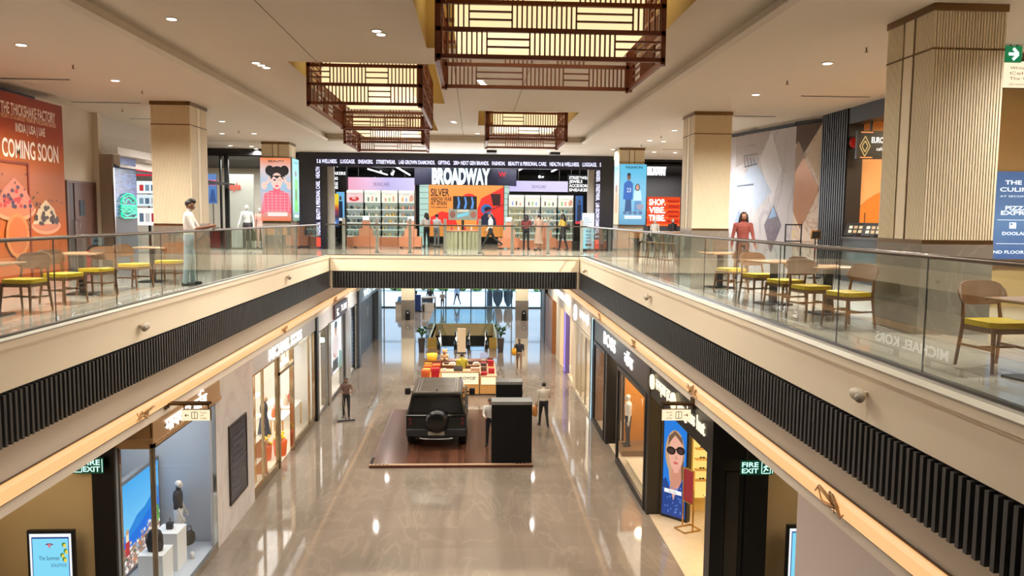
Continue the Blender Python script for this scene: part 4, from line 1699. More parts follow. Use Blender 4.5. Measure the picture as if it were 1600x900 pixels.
# --- black upright, luggage shop
wallbox('column_black_left', WL - .15, WL + .06, 29.65, 29.98, 0, ZC, m_black, 'black upright between the two left shops')
room('luggage_shop', -10.5, WL - .12, 30.05, 40.2, 3.9, M((214, 212, 210), .6, noise=.02), M((214, 204, 190), .2, noise=.03), e=300)
framed_glass('shop_window', 'steel framed window of the luggage shop, nearest part', 'x', WL - .05, 30.0, 32.2, 0, 3.35, m_steel, .06, sill=.1)
wallbox('column_steel_left', WL - .3, WL + .03, 32.2, 32.75, 0, 3.4, M((160, 148, 132), .25, .6), 'brushed metal pier of the luggage shop')
framed_glass('shop_window', 'steel framed window of the luggage shop with the giant man poster', 'x', WL - .05, 32.75, 36.5, 0, 3.35, m_dsteel, .05, sill=.1)
wallbox('column_grey_left', WL - .3, WL + .03, 36.5, 37.9, 0, 3.4, M((158, 152, 146), .3, .3), 'grey pier of the luggage shop')
framed_glass('shop_window', 'steel framed window of the luggage shop, farthest part', 'x', WL - .05, 37.9, 40.1, 0, 3.35, m_steel, .05, sill=.1)
t = thing('shop_sign', 'maroon TUMI sign board on the left bulkhead', 'sign', (WL, 35, 3.5))
a = Art((WL + .08, 33.4, 3.4), Y * 3.3, Z * .6, M((84, 52, 54), .35), .08)
a.text('TUMI', .46, .28, .46, m_letter, .46, bold=.02)
a.text('टू', .12, .3, .4, m_letter, .2, bold=.02)
a.rect(.14, .16, .3, .22, m_letter)
a.build('board', t)
t = thing('lightbox_poster', 'bright lightbox poster of a man in a white shirt in the luggage shop window', 'poster', (-6.1, 34.6, .1))
a = Art((-6.07, 32.95, .9), Y * 3.3, Z * 2.3, L((238, 240, 240), 1.5), .06, m_steel)
sk = L((214, 150, 120), .9)
a.poly([(.3, .26), (.72, .26), (.78, .6), (.66, .74), (.42, .74), (.26, .6)], L((250, 226, 218), 1.05))
a.ell(.55, .83, .09, .12, sk)
a.ell(.56, .91, .1, .07, L((30, 24, 24), .8))
a.rect(.3, .05, .72, .26, L((24, 26, 34), .8))
a.poly([(.74, .0), (.98, .0), (.98, .3), (.8, .38)], L((120, 170, 150), .9))
a.rect(.05, 0, .3, .16, L((150, 150, 150), .9))
a.line(.34, .4, .5, .3, .16, sk)
a.build('panel', t)
mb = MB()
for y in (33.1, 36.1):
    mb.box(-6.12, -6.08, y - .03, y + .03, .01, .95)
mb.build('foot', m_steel, t)

# --- furniture shop at the far end
wallbox('column_dark_left', WL - .3, WL + .12, 40.2, 40.75, 0, ZC, M((62, 66, 72), .35, .2), 'dark pier before the furniture shop')
mb = MB()
m_elm = M((92, 104, 116), .4, noise=.06)
mb.box(WL - .12, WL, 40.75, 51, 3.22, ZC)
mb.box(WL - .12, WL, 49.2, 51, 0, 3.22)
mb.box(-12, WL, 51, 51.1, 0, ZC)
struct('wall_left_furniture', mb, m_elm, 'blue grey front of the far furniture shop')
room('furniture_shop', -10.5, WL - .6, 40.8, 50.9, 3.9, M((170, 140, 104), .6), M((196, 170, 138), .3), e=120)
t = thing('double_door', 'tall dark brown door of the far furniture shop', 'door', (WL - .3, 46.5, 0))
mb = MB()
mb.box(WL - .35, WL - .28, 43.6, 49.2, 0, 3.22)
mb.build('leaf', M((58, 50, 46), .4, noise=.1), t)
mb = MB()
mb.box(WL - .285, WL - .27, 45.5, 46.9, 1.9, 2.5)
mb.build('plate', M((112, 104, 98), .4, .4), t)
sign3d('shop_sign', 'lit white WEST ELM lettering on the blue grey far shop front', 'WEST ELM', (WL, 42.6, 3.42), Y, Z, .36, 6.0, L((226, 250, 255), 1.3), .006, .012)
t = thing('bench', 'low black bench in the far furniture shop doorway', 'bench', (WL - .55, 42.7, 0))
mb = MB()
mb.box(WL - .75, WL - .3, 42.1, 43.4, .35, .75)
mb.build('cushion', m_black, t, bevel=.04)
for y in (42.2, 43.3):
    mb = MB()
    mb.box(WL - .7, WL - .35, y - .03, y + .03, 0, .35)
    mb.build('leg', m_dsteel, t)
# ================================================================== LOWER LEVEL: SHOPS ON THE RIGHT
V_ = dict(U=-Y, V=Z)
# near wall and fire exit alcove
wallbox('wall_right_near', WR, WR + .2, 3, 10.65, 0, ZC, M((198, 182, 172), .35, noise=.02), 'smooth mauve wall panel nearest on the right of the lower level')
wallbox('wall_right_alcove', 5.72, 8.6, 14.75, 14.9, 0, ZC, m_beige, 'beige wall of the fire exit alcove on the right')
wallbox('wall_right_alcove_side', 8.5, 8.7, 8, 14.8, 0, ZC, m_beige)
wallbox('ceiling_right_alcove', WR + .25, 8.6, 8, 14.75, ZC, ZC + .05, m_ceil)
mb = MB()
mb.box(WR, 4.86, 14.6, 14.95, 0, ZC)
mb.box(5.3, 5.74, 14.6, 14.95, 0, ZC)
mb.box(4.86, 5.3, 14.6, 14.95, 3.2, ZC)
struct('column_right_alcove', mb, m_black, 'black columns beside the fire exit alcove on the right')
t = thing('service_door', 'dark grey glass panel between the black columns of the right alcove', 'door', (5.08, 14.7, 0))
mb = MB()
mb.box(4.87, 5.29, 14.72, 14.78, .02, 3.19)
mb.build('leaf', M((74, 72, 66), .12, .3, noise=.05), t)
mb = MB()
for x0, x1, z0, z1 in ((4.93, 4.945, .5, 2.9), (5.215, 5.23, .5, 2.9), (4.93, 5.23, .485, .5), (4.93, 5.23, 2.9, 2.915)):
    mb.box(x0, x1, 14.705, 14.72, z0, z1)
mb.build('frame_line', m_black, t)
mb = MB()
mb.tube([(5.2, 14.7, .25), (5.2, 14.66, .28), (5.2, 14.66, .45), (5.2, 14.7, .48)], .012, 6)
mb.build('handle', m_steel, t)
exit_sign((4.96, 13.98, 3.09), .62, .27, 'lit green fire exit sign hanging in the right alcove', True)
standee(1230, 1300, 14.3, 1.98, 'lit digital poster half hidden behind the near mauve wall on the right')

# sunglasses shop
m_yel = M((206, 170, 92), .5, noise=.05)
room('sunglasses_shop', WR + .05, 9.6, 15.0, 24.0 - 3.8, 3.5, M((222, 194, 130), .6), M((196, 176, 146), .25), e=260, col=(1, .82, .55))
wallbox('wall_right_sunglasses', WR, WR + .14, 14.95, 19.98, 3.22, ZC, m_black, 'black sign band of the sunglasses shop')
t = thing('shop_sign', 'lit cream Sunglass Hut lettering on the black band over the right shop', 'sign', (WR, 17, 3.5))
mb = MB()
for body, y, w in (('sunglass', 19.35, 2.3), ('hut', 16.1, 0)):
    pass
mb.text('sunglass hut', (WR - .015, 17.2, 3.5), -Y, Z, .3, 0, 2.1, 'L', .012, .006)
mb.build('lettering', L((255, 238, 206), 1.3), t)
mb = MB()
mb.text('सनग्लास हट', (WR - .015, 19.3, 3.55), -Y, Z, .26, 0, 1.4, 'L', .012, .006)
mb.build('hindi_lettering', L((255, 238, 206), 1.3), t)
for i, y in enumerate((19.55, 17.45)):
    mb = MB()
    mb.lathe((0, 0, 0), [(0, 0), (.19, 0), (.19, .05), (0, .05)], 20)
    mb.v = [(WR - .03 - v[2], y + v[1], 3.66 + v[0]) for v in mb.v]
    mb.build('round_badge', L((255, 232, 180), 1.8), t)
# angled screen
p0, p1 = Vector((4.99, 19.86, 0)), Vector((5.46, 19.38, 0))
t = thing('led_screen', 'tall lit screen of a woman in dark sunglasses against blue beside the black column', 'screen', (p0 + p1) / 2)
u = (p1 - p0)
n = u.cross(Z).normalized()
mb = MB()
c = (p0 + p1) / 2 - n * .09
mb.obox(c + Z * 1.6, u * .58, n * .08, Z * 1.6)
mb.build('housing', m_black, t)
a = Art(p0 + n * .0 + Z * .1, u, Z * 3.0, L((24, 118, 214), 1), .02, m_black)
sk, hr = L((226, 170, 148), .95), L((196, 160, 124), .9)
sk2, hr2 = L((206, 142, 120), .9), L((120, 88, 66), .8)
a.ell(.5, .56, .42, .2, hr)
a.poly([(.12, .62), (.3, .3), (.42, .3), (.4, .6)], hr)
a.poly([(.88, .6), (.9, .34), (.72, .3), (.7, .6)], hr2)
a.poly([(.3, .2), (.85, .2), (.78, .48), (.4, .44)], sk2)
a.ell(.55, .555, .32, .15, sk)
a.poly([(.3, .52), (.8, .5), (.66, .39), (.5, .385)], sk)
a.poly([(.2, .62), (.5, .72), (.86, .64), (.8, .7), (.5, .755), (.24, .7)], hr2)
a.ell(.34, .575, .2, .036, L((20, 16, 18), .8))
a.ell(.76, .59, .19, .036, L((20, 16, 18), .8))
a.ell(.34, .572, .13, .022, L((70, 44, 46), .8))
a.ell(.76, .587, .12, .022, L((70, 44, 46), .8))
a.line(.45, .59, .66, .598, .03, L((20, 16, 18), .8))
a.ell(.56, .475, .1, .011, L((206, 92, 92), .9))
a.poly([(.56, .55), (.64, .51), (.54, .505)], sk2)
dn = L((26, 64, 140), .9)
a.poly([(0, 0), (1, 0), (1, .28), (.85, .33), (.6, .2), (.5, .14), (.35, .24), (.15, .33), (0, .3)], dn)
a.poly([(.36, .26), (.5, .14), (.62, .22), (.68, .3), (.5, .2)], L((214, 160, 140), .9))
r = random.Random(3)
for i in range(40):
    x, y = r.random() * .92, r.uniform(.02, .26)
    a.rect(x, y, x + .045, y + .014, L((90, 130, 206), .9), up=False)
a.z += .002
a.rect(.1, .2, .86, .235, L((236, 238, 240), 1))
a.text('Miu Miu', .3, .21, .013, L((40, 40, 50), .8), .34)
a.build('display', t)
wallbox('column_right_black', WR - .02, WR + .35, 19.98, 20.3, 0, ZC, m_black, 'black column between the screen and the suit shop')
hang_sign(WR, -1, 16.0, 3.95, 4.56, 3.6, 3.83, 'lit guest lift lobby sign pointing right, on a bracket over the right shops', False)
# interior fittings of the sunglasses shop
for i, (x, y) in enumerate(((6.4, 19.75), (7.7, 19.75))):
    t = thing('eyewear_rack', 'lit yellow wall rack of sunglasses, %s one' % ('nearer the opening' if i == 0 else 'deeper'), 'rack', (x, y, 0))
    mb = MB()
    mb.box(x - .6, x + .6, y + .1, y + .2, .5, 3.0)
    mb.build('back_panel', L((255, 214, 120), 1.0), t)
    for k in range(7):
        mb = MB()
        mb.box(x - .6, x + .6, y - .08, y + .1, 1.0 + k * .28, 1.015 + k * .28)
        mb.build('shelf_board', m_gold, t)
    for k in range(7):
        for j in range(4):
            mb = MB()
            q = Vector((x - .42 + j * .28, y - .02, 1.06 + k * .28))
            for s in (-1, 1):
                mb.ell(q + X * s * .04, (.034, .01, .026), 0, 8, 5)
            mb.bar(q - X * .02 + Z * .01, q + X * .02 + Z * .01, .008)
            g = mb.build('sunglasses', m_black)
            tag(g, 'pair of dark sunglasses on the %s lit yellow rack' % ('nearer' if i == 0 else 'deeper'), 'sunglasses', 'sunglasses on the %s rack' % ('nearer' if i == 0 else 'deeper'))
t = thing('display_counter', 'yellow topped sunglasses counter with a tray top inside the right shop', 'counter', (6.2, 17.9, 0))
mb = MB()
mb.box(5.75, 6.75, 17.4, 18.7, .62, .98)
mb.build('body', m_yel, t)
mb = MB()
mb.box(5.72, 6.78, 17.37, 18.73, .98, 1.01)
mb.build('top', M((214, 186, 130), .2), t)
mb = MB()
mb.box(5.85, 6.65, 17.5, 18.6, .12, .2)
mb.build('shelf_board', M((150, 96, 40), .4), t)
for x in (5.79, 6.69):
    for y in (17.44, 18.64):
        mb = MB()
        mb.box(x - .03, x + .03, y - .03, y + .03, 0, .62)
        mb.build('leg', m_yel, t)
for j in range(8):
    q = Vector((5.9 + (j % 4) * .23, 17.75 + (j // 4) * .5, 1.02))
    mb = MB()
    for s in (-1, 1):
        mb.ell(q + X * s * .04, (.034, .03, .012), 0, 8, 5)
    mb.bar(q - X * .03, q + X * .03, .01)
    tag(mb.build('sunglasses', m_black), 'pair of dark sunglasses lying on the yellow counter', 'sunglasses', 'sunglasses on the yellow counter')
t = thing('brown_bottle', 'brown bottle on the lower board of the yellow counter', 'bottle', (6.1, 17.62, .2))
mb = MB()
mb.lathe((0, 0, 0), [(.05, 0), (.05, .22), (.02, .28), (.02, .34)], 12)
mb.build('body', M((150, 80, 40), .3), t, local=True)
mb = MB()
mb.lathe((0, 0, .34), [(.024, 0), (.024, .03)], 10)
mb.build('cap', m_gold, t, local=True)
g = at(1074, 828, 'z', 0)
t = thing('sign_stand', 'gold floor stand with a dark red sign at the sunglasses shop opening', 'sign stand', (g.x, g.y, .012), .4)
mb = MB()
for a_, b_ in (((-.25, -.2), (.25, -.2)), ((-.25, .2), (.25, .2)), ((-.25, -.2), (-.25, .2)), ((.25, -.2), (.25, .2))):
    mb.bar((*a_, .015), (*b_, .015), .03)
mb.build('base', m_gold, t, local=True)
mb = MB()
for s in (-.2, .2):
    mb.bar((0, s, .03), (0, s, 1.55), .03)
mb.bar((0, -.2, 1.55), (0, .2, 1.55), .03)
mb.bar((0, -.2, .7), (0, .2, .7), .025)
mb.build('frame', m_gold, t, local=True)
mb = MB()
mb.box(-.012, .012, -.18, .18, .72, 1.53)
mb.build('sign_panel', M((150, 30, 48), .35), t, local=True)

# suit shop with black frames
room('suit_shop', WR + .1, 9.6, 20.35, 29.6, 3.6, M((150, 110, 70), .5), M((206, 186, 158), .2), e=260, col=(1, .86, .68))
mb = MB()
mb.box(WR, WR + .14, 20.3, 29.62, 3.18, ZC)
struct('wall_right_suit', mb, M((34, 40, 50), .3, noise=.05), 'dark slate sign band of the suit shop')
sign3d('shop_sign', 'lit white BOSS lettering on the dark band over the right shop', 'BOSS', (WR, 27.3, 3.42), -Y, Z, .42, 2.3, m_letter, .006, .012)
sign3d('shop_sign', 'lit white Hindi lettering beside BOSS on the dark band', 'बॉस', (WR, 23.5, 3.42), -Y, Z, .34, 1.3, m_letter, .006, .012)
framed_glass('shop_window', 'black framed window of the suit shop, wide near pane', 'x', WR, 20.3, 24.5, 0, 3.18, m_black, .14, (), (), sill=.2)
framed_glass('shop_window', 'black framed window of the suit shop, narrow far pane', 'x', WR, 26.9, 29.4, 0, 3.18, m_black, .12, (), (), sill=.2)
wallbox('column_right_suit', WR - .02, WR + .5, 26.5, 26.9, 0, 3.18, m_black, 'black pier beside the suit shop entrance')
t = thing('timber_panel', 'glowing amber timber panel inside the suit shop entrance', 'panel', (5.6, 26.0, 0))
mb = MB()
mb.box(5.2, 6.6, 26.36, 26.48, .02, 3.1)
mb.build('panel', M((206, 134, 44), .4, noise=.12, stretch=(1, 1, 6)), t)
mb = MB()
mb.box(5.15, 5.2, 26.3, 26.48, .0, 3.1)
mb.build('edge', m_black, t)
lamp('POINT', (5.6, 25.3, 2.7), 60, (1, .75, .4), .15)
suit = {'top': M((64, 66, 74), .8), 'leg': M((70, 72, 78), .8), 'skin': M((206, 200, 192), .35), 'shoe': m_black}
person('grey mannequin in a grey suit behind the wide pane of the suit shop', (5.25, 21.3, .2), PI / 2, 1.78, {'arms': ARM0, 'long': True}, suit, None, ('mannequin', 'mannequin'), face=False)
person('mannequin in a pale shirt behind the wide pane of the suit shop, deeper in', (5.9, 23.2, .2), PI / 2, 1.75, {'arms': ARM0, 'long': True}, {**suit, 'top': M((180, 184, 190), .8)}, None, ('mannequin', 'mannequin'), face=False)
person('mannequin in white at the amber entrance of the suit shop', (5.2, 25.6, .2), PI / 2, 1.75, {'arms': ARM0, 'long': True}, {**suit, 'top': M((226, 214, 196), .8), 'leg': M((40, 40, 44), .8)}, None, ('mannequin', 'mannequin'), face=False)
t = thing('window_plinth', 'low dark plinth under the mannequins of the suit shop', 'plinth', (5.4, 23.4, .012))
mb = MB()
mb.box(4.9, 6.3, 20.7, 24.2, .012, .17)
mb.build('block', M((206, 186, 150), .4), t)
mb = MB()
mb.box(4.88, 6.32, 20.68, 24.22, .17, .2)
mb.build('top', M((214, 196, 164), .3), t)
mb = MB()
mb.box(4.9, 6.0, 25.0, 26.2, .012, .2)
mb.build('entrance_block', M((120, 90, 60), .4), t)
for i, y in enumerate((21.9, 22.6)):
    t = thing('coat_stand', 'thin black clothes rail behind the wide pane of the suit shop, %s' % ('nearer' if i == 0 else 'farther'), 'clothes rail', (6.5, y, .012))
    mb = MB()
    for q in (-.3, .3):
        mb.bar((6.5, y + q, .012), (6.5, y + q, 1.6), .025)
    mb.bar((6.5, y - .3, 1.6), (6.5, y + .3, 1.6), .025)
    mb.build('frame', m_black, t)
    for k in range(4):
        mb = MB()
        mb.obox((6.5, y - .22 + k * .14, 1.1), (.22, 0, 0), (0, .03, 0), (0, 0, .42))
        mb.build('garment', M([(60, 62, 70), (150, 150, 150), (40, 44, 60), (120, 104, 84)][k], .8, noise=.1), t, bevel=.02)

# blue glowing column
t = thing('light_column', 'pale blue glowing light strip between the suit shop and the cream shops', 'light strip', (WR, 29.9, 0))
mb = MB()
mb.box(WR - .04, WR + .3, 29.62, 29.78, 0, ZC)
mb.box(WR - .04, WR + .3, 30.0, 30.2, 0, ZC)
mb.build('housing', M((64, 84, 96), .3, .3), t)
mb = MB()
mb.box(WR - .02, WR + .2, 29.78, 30.0, 0, ZC)
mb.build('tube', L((196, 236, 255), 2.6), t)

# cream shops towards the far end
m_crm = M((222, 204, 170), .5, noise=.02)
mb = MB()
mb.box(WR, WR + .14, 30.2, 48.5, 3.1, ZC)
struct('wall_right_cream', mb, M((200, 184, 160), .4), 'cream sign band over the far right shops')
framed_glass('shop_window', 'tall window with pale frame of the first cream shop', 'x', WR, 30.2, 34.6, 0, 3.1, M((190, 176, 152), .4), .1, (31.7, 33.1), (), sill=.15)
mb = MB()
mb.box(WR, WR + .5, 34.6, 35.7, 0, 3.1)
mb.box(WR + .3, WR + .6, 38.0, 38.8, 0, 3.1)
mb.box(WR, WR + .6, 41.2, 43.2, 0, 3.1)
struct('column_right_cream', mb, m_crm, 'cream piers of the far right shops')
room('cream_shop', WR + .1, 8.6, 30.25, 48.4, 3.6, M((226, 206, 170), .6), M((206, 188, 160), .2), e=420, col=(1, .88, .7))
t = thing('light_strip', 'violet glowing upright strip among the cream piers on the right', 'light strip', (WR, 39.4, 0))
mb = MB()
mb.box(WR + .02, WR + .2, 38.85, 39.5, .05, 3.08)
mb.build('tube', L((150, 120, 236), 1.3), t)
mb = MB()
mb.box(WR + .0, WR + .22, 38.8, 38.85, 0, 3.1)
mb.box(WR + .0, WR + .22, 39.5, 39.55, 0, 3.1)
mb.build('housing', M((110, 96, 160), .4), t)
sign3d('shop_sign', 'lit white THE WHITE CROW lettering on the far right cream band', 'THE WHITE CROW', (WR, 44.4, 3.58), -Y, Z, .34, 7.6, L((250, 252, 255), 1.9), .006, .012)
t = thing('shop_sign', 'round white crow emblem and Hindi lettering on the cream band', 'sign', (WR, 33, 3.3))
mb = MB()
ring = [(WR - .05, 34.9 + .36 * math.cos(q), 3.58 + .33 * math.sin(q)) for q in [PI * 2 * i / 20 for i in range(17)]]
mb.tube(ring, .035, 6)
mb.tube([(WR - .05, 34.95, 3.25), (WR - .05, 34.8, 3.5), (WR - .05, 34.7, 3.72), (WR - .05, 34.5, 3.8)], [.05, .1, .05, .02], 8)
mb.build('emblem', L((250, 252, 255), 1.9), t)
mb = MB()
mb.text('द वाइट क्रो', (WR - .02, 33.6, 3.56), -Y, Z, .3, 0, 2.7, 'L', .012, .006)
mb.build('lettering', L((250, 252, 255), 1.9), t)
wallbox('column_right_wood', WR - .12, WR + .3, 44.4, 48.8, 0, 3.1, M((136, 88, 50), .4, noise=.15, stretch=(1, 1, 6)), 'warm wooden corner panel at the far right shops')
wallbox('wall_right_end', WR - .16, WR + .3, 48.8, 51, 0, ZC, M((52, 56, 62), .4), 'dark end of the right shop row')
wallbox('wall_right_return', WR + .3, 15, 51, 51.1, 0, 4.9, m_beige)

# ================================================================== ENTRANCE HALL AND OUTSIDE
YE = 67.3
t = thing('entrance_glazing', 'full width glass entrance wall with slim dark posts at the far end', 'glass wall', (0, YE, 0))
mb = MB()
for x in (-11.5, -9.4, -7.62, -5.0, -2.35, -.2, 1.05, 3.3, 5.85, 8.5):
    mb.box(x - .05, x + .05, YE - .06, YE + .06, 0, 4.9)
mb.box(-12, 10, YE - .05, YE + .05, 0, .1)
mb.box(-12, 10, YE - .05, YE + .05, 2.9, 2.98)
mb.build('frame', M((60, 84, 104), .3, .5), t)
xs = (-11.5, -9.4, -7.62, -5.0, -2.35, -.2, 1.05, 3.3, 5.85, 8.5)
for i in range(len(xs) - 1):
    mb = MB()
    mb.box(xs[i] + .05, xs[i + 1] - .05, YE - .01, YE + .01, .1, 2.9)
    mb.build('glass_pane', m_shopglass, t)
mb = MB()
mb.box(-40, 40, 67.7, 130, -.1, -.01)
struct('ground_outside', mb, M((196, 202, 210), .7, noise=.03), 'bright paved forecourt outside')
mb = MB()
mb.box(-40, 40, 96, 96.4, 0, 1.0)
struct('wall_outside', mb, M((206, 212, 220), .8), 'low pale wall outside the entrance')
r = random.Random(11)
for i in range(20):
    x = -15 + i * 1.7
    mb = MB()
    for k in range(26):
        mb.ell((x + r.uniform(-.55, .55), 83 + r.uniform(-.5, .5), .25 + r.random() * .9), r.uniform(.25, .38), 0, 7, 5)
    t = thing('shrub', 'bushy green shrub in the row beyond the forecourt outside', 'shrub', (x, 83, 0), group='shrubs outside the entrance')
    mb.build('foliage', M((84, 140, 66), .8, noise=.3, scale=3), t)
    mb = MB()
    mb.tube([(x, 83, 0), (x, 83, .6)], .08, 6)
    mb.build('stem', M((90, 70, 50), .8), t)
mb = MB()
mb.box(-40, 40, 100, 101, 0, 14)
struct('wall_facade_outside', mb, M((214, 226, 236), .8, noise=.03), 'pale facade across the forecourt')

for i, (px, h, rr, kind) in enumerate(((765, 1.45, .26, 'tall'), (778, 1.75, .45, 'urn'), (794.5, 1.75, .42, 'urn'))):
    g = at(px, 479.5, 'z', 0)
    t = thing('planter', ('slim dark bollard planter outside the glass', 'round grey urn outside the glass, nearer the doors', 'round grey urn outside the glass, by the pillar')[i], 'planter', (g.x, 68.8, 0))
    mb = MB()
    if kind == 'urn':
        mb.lathe((0, 0, 0), [(.3 * rr, 0), (.8 * rr, .4), (rr, .9), (rr * .98, 1.3), (rr * .8, 1.45), (rr * .7, 1.45), (rr * .6, 1.3), (0, 1.3)], 18)
    else:
        mb.lathe((0, 0, 0), [(rr, 0), (rr, 1.2), (rr * .6, 1.4), (rr * .5, 1.45), (0, 1.45)], 14)
    mb.build('pot', M((70, 92, 110), .5, noise=.1), t, local=True)
    mb = MB()
    for k in range(14):
        a = k * 2.4
        mb.tube([(0, 0, 1.25), (.15 * math.cos(a), .15 * math.sin(a), 1.7), (.4 * math.cos(a), .4 * math.sin(a), 1.9 + .02 * k)], [.02, .03, .005], 5)
    mb.build('foliage', M((90, 140, 70), .7), t, local=True)

# pillars of the hall with bins
for i, (x0, x1) in enumerate(((-5.45, -4.5), (3.26, 4.2))):
    t = thing('pillar', 'reeded pillar of the lower hall with a stone foot, %s' % ('left' if i == 0 else 'right'), None, ((x0 + x1) / 2, 60, 0), kind='structure')
    mb = MB()
    mb.box(x0, x1, 59.6, 60.55, 1.45, 5)
    ribface(mb, (x0, 59.61, 0), X, -Y, x1 - x0, 1.5, 5, .22)
    mb.build('shaft', [m_rib, m_bronze], t)
    mb = MB()
    mb.box(x0 - .01, x1 + .01, 59.58, 60.57, 0, 1.42)
    mb.build('stone_base', m_base, t)
    x = x0 + (.52 if i == 0 else .58)
    t = thing('litter_bin', 'black litter bin before the %s hall pillar' % ('left' if i == 0 else 'right'), 'bin', (x, 59.3, 0))
    mb = MB()
    mb.box(-.17, .17, -.17, .17, 0, .68)
    mb.build('body', m_black, t, local=True, bevel=.03)
    mb = MB()
    mb.lathe((0, 0, .68), [(.17, 0), (.15, .06), (.0, .08)], 14)
    mb.build('lid', m_matblack, t, local=True)
    mb = MB()
    mb.box(-.05, .05, -.18, -.165, .52, .6)
    mb.build('label_plate', m_white, t, local=True)

# security desk
m_desk = M((176, 166, 156), .5, noise=.04)
t = thing('reception_desk', 'pale security desk with a grey front window in the far hall', 'desk', (-3.95, 64.6, 0))
mb = MB()
mb.box(-4.25, -3.1, 64.3, 64.4, 0, .75)
mb.box(-4.25, -4.2, 64.3, 65.2, 0, 1.2)
mb.box(-3.2, -3.1, 64.3, 65.2, 0, 1.2)
mb.box(-4.25, -3.1, 64.25, 65.2, 1.15, 1.22)
mb.build('body', m_desk, t)
mb = MB()
mb.box(-4.18, -3.3, 64.28, 64.34, .78, 1.13)
mb.build('front_window', M((54, 62, 74), .2), t)
mb = MB()
mb.box(-4.15, -4.0, 64.2, 64.29, 0, .62)
mb.build('black_panel', m_black, t)
t = thing('banner_stand', 'dark blue standing panel beside the security desk', 'panel', (-4.55, 64.4, 0))
mb = MB()
mb.box(-4.78, -4.3, 64.35, 64.6, .08, 1.4)
mb.build('panel', M((24, 44, 92), .4), t)
mb = MB()
mb.box(-4.82, -4.26, 64.3, 64.7, 0, .08)
mb.build('base', m_black, t)
t = thing('monitor', 'small black monitor on top of the dark blue panel', 'monitor', (-4.7, 64.45, 1.4))
mb = MB()
mb.box(-4.78, -4.6, 64.42, 64.46, 1.46, 1.72)
mb.build('screen', m_black, t)
mb = MB()
mb.box(-4.72, -4.66, 64.43, 64.47, 1.4, 1.46)
mb.build('stand', m_black, t)
t = thing('counter', 'low beige counter at the left of the far hall pillar', 'counter', (-6.0, 64.3, 0))
mb = MB()
mb.box(-6.32, -5.5, 64.0, 64.7, 0, .78)
mb.build('body', m_desk, t)
mb = MB()
mb.box(-6.36, -5.46, 63.96, 64.74, .78, .82)
mb.build('top', m_grey, t)
t = thing('desk_screen', 'tilted blue screen on the low beige counter', 'screen', (-6.05, 64.2, .82))
mb = MB()
mb.obox((-6.0, 64.25, 1.05), (.16, 0, 0), (0, .02, .0), (.06, 0, .22))
mb.build('panel', M((80, 120, 160), .2), t)
mb = MB()
mb.box(-6.1, -5.9, 64.2, 64.36, .82, .85)
mb.build('foot', m_black, t)

# ------------------------------------------------------------------ escalators
a, b, c, d = WELL
t = thing('well_railing', 'glass railing round three sides of the escalator well', 'railing', ((a + b) / 2, d, 0))
for nm, bx in (('glass_panel', (a - .08, a - .06, c + .6, d, 0, 1.08)), ('glass_panel', (b + .06, b + .08, c + .6, d, 0, 1.08)),
               ('glass_panel', (a - .06, (2 * a + b) / 3, d + .04, d + .06, 0, 1.08)), ('glass_panel', ((2 * a + b) / 3 + .02, (a + 2 * b) / 3, d + .04, d + .06, 0, 1.08)), ('glass_panel', ((a + 2 * b) / 3 + .02, b + .06, d + .04, d + .06, 0, 1.08))):
    mb = MB()
    mb.box(*bx)
    mb.build(nm, glass((.7, .86, .93), 1.6) if nm == 'glass_panel' and '_wg' not in globals() else _wg, t)
    _wg = t.children[0].data.materials[0]
mb = MB()
mb.tube([(a - .07, c + .6, 1.1), (a - .07, d + .05, 1.1), (b + .07, d + .05, 1.1), (b + .07, c + .6, 1.1)], .025, 8)
mb.build('handrail', M((84, 100, 110), .25, .8), t)
mb = MB()
for x in (a - .07, b + .07):
    mb.bar((x - .35 if x < 0 else x + .35 - .35, c + .55, 1.09), (x + .4 if x < 0 else x + .1, c + .55, 1.09), .04)
    mb.bar((x, c + .55, 0), (x, c + .55, 1.09), .04)
mb.build('end_post', m_black, t)
mb = MB()
mb.box(a - .12, a, c + .5, d + .1, -.4, .02)
mb.box(b, b + .12, c + .5, d + .1, -.4, .02)
mb.box(a - .12, b + .12, d, d + .12, -.4, .02)
mb.build('edge_trim', M((196, 180, 140), .4), t)


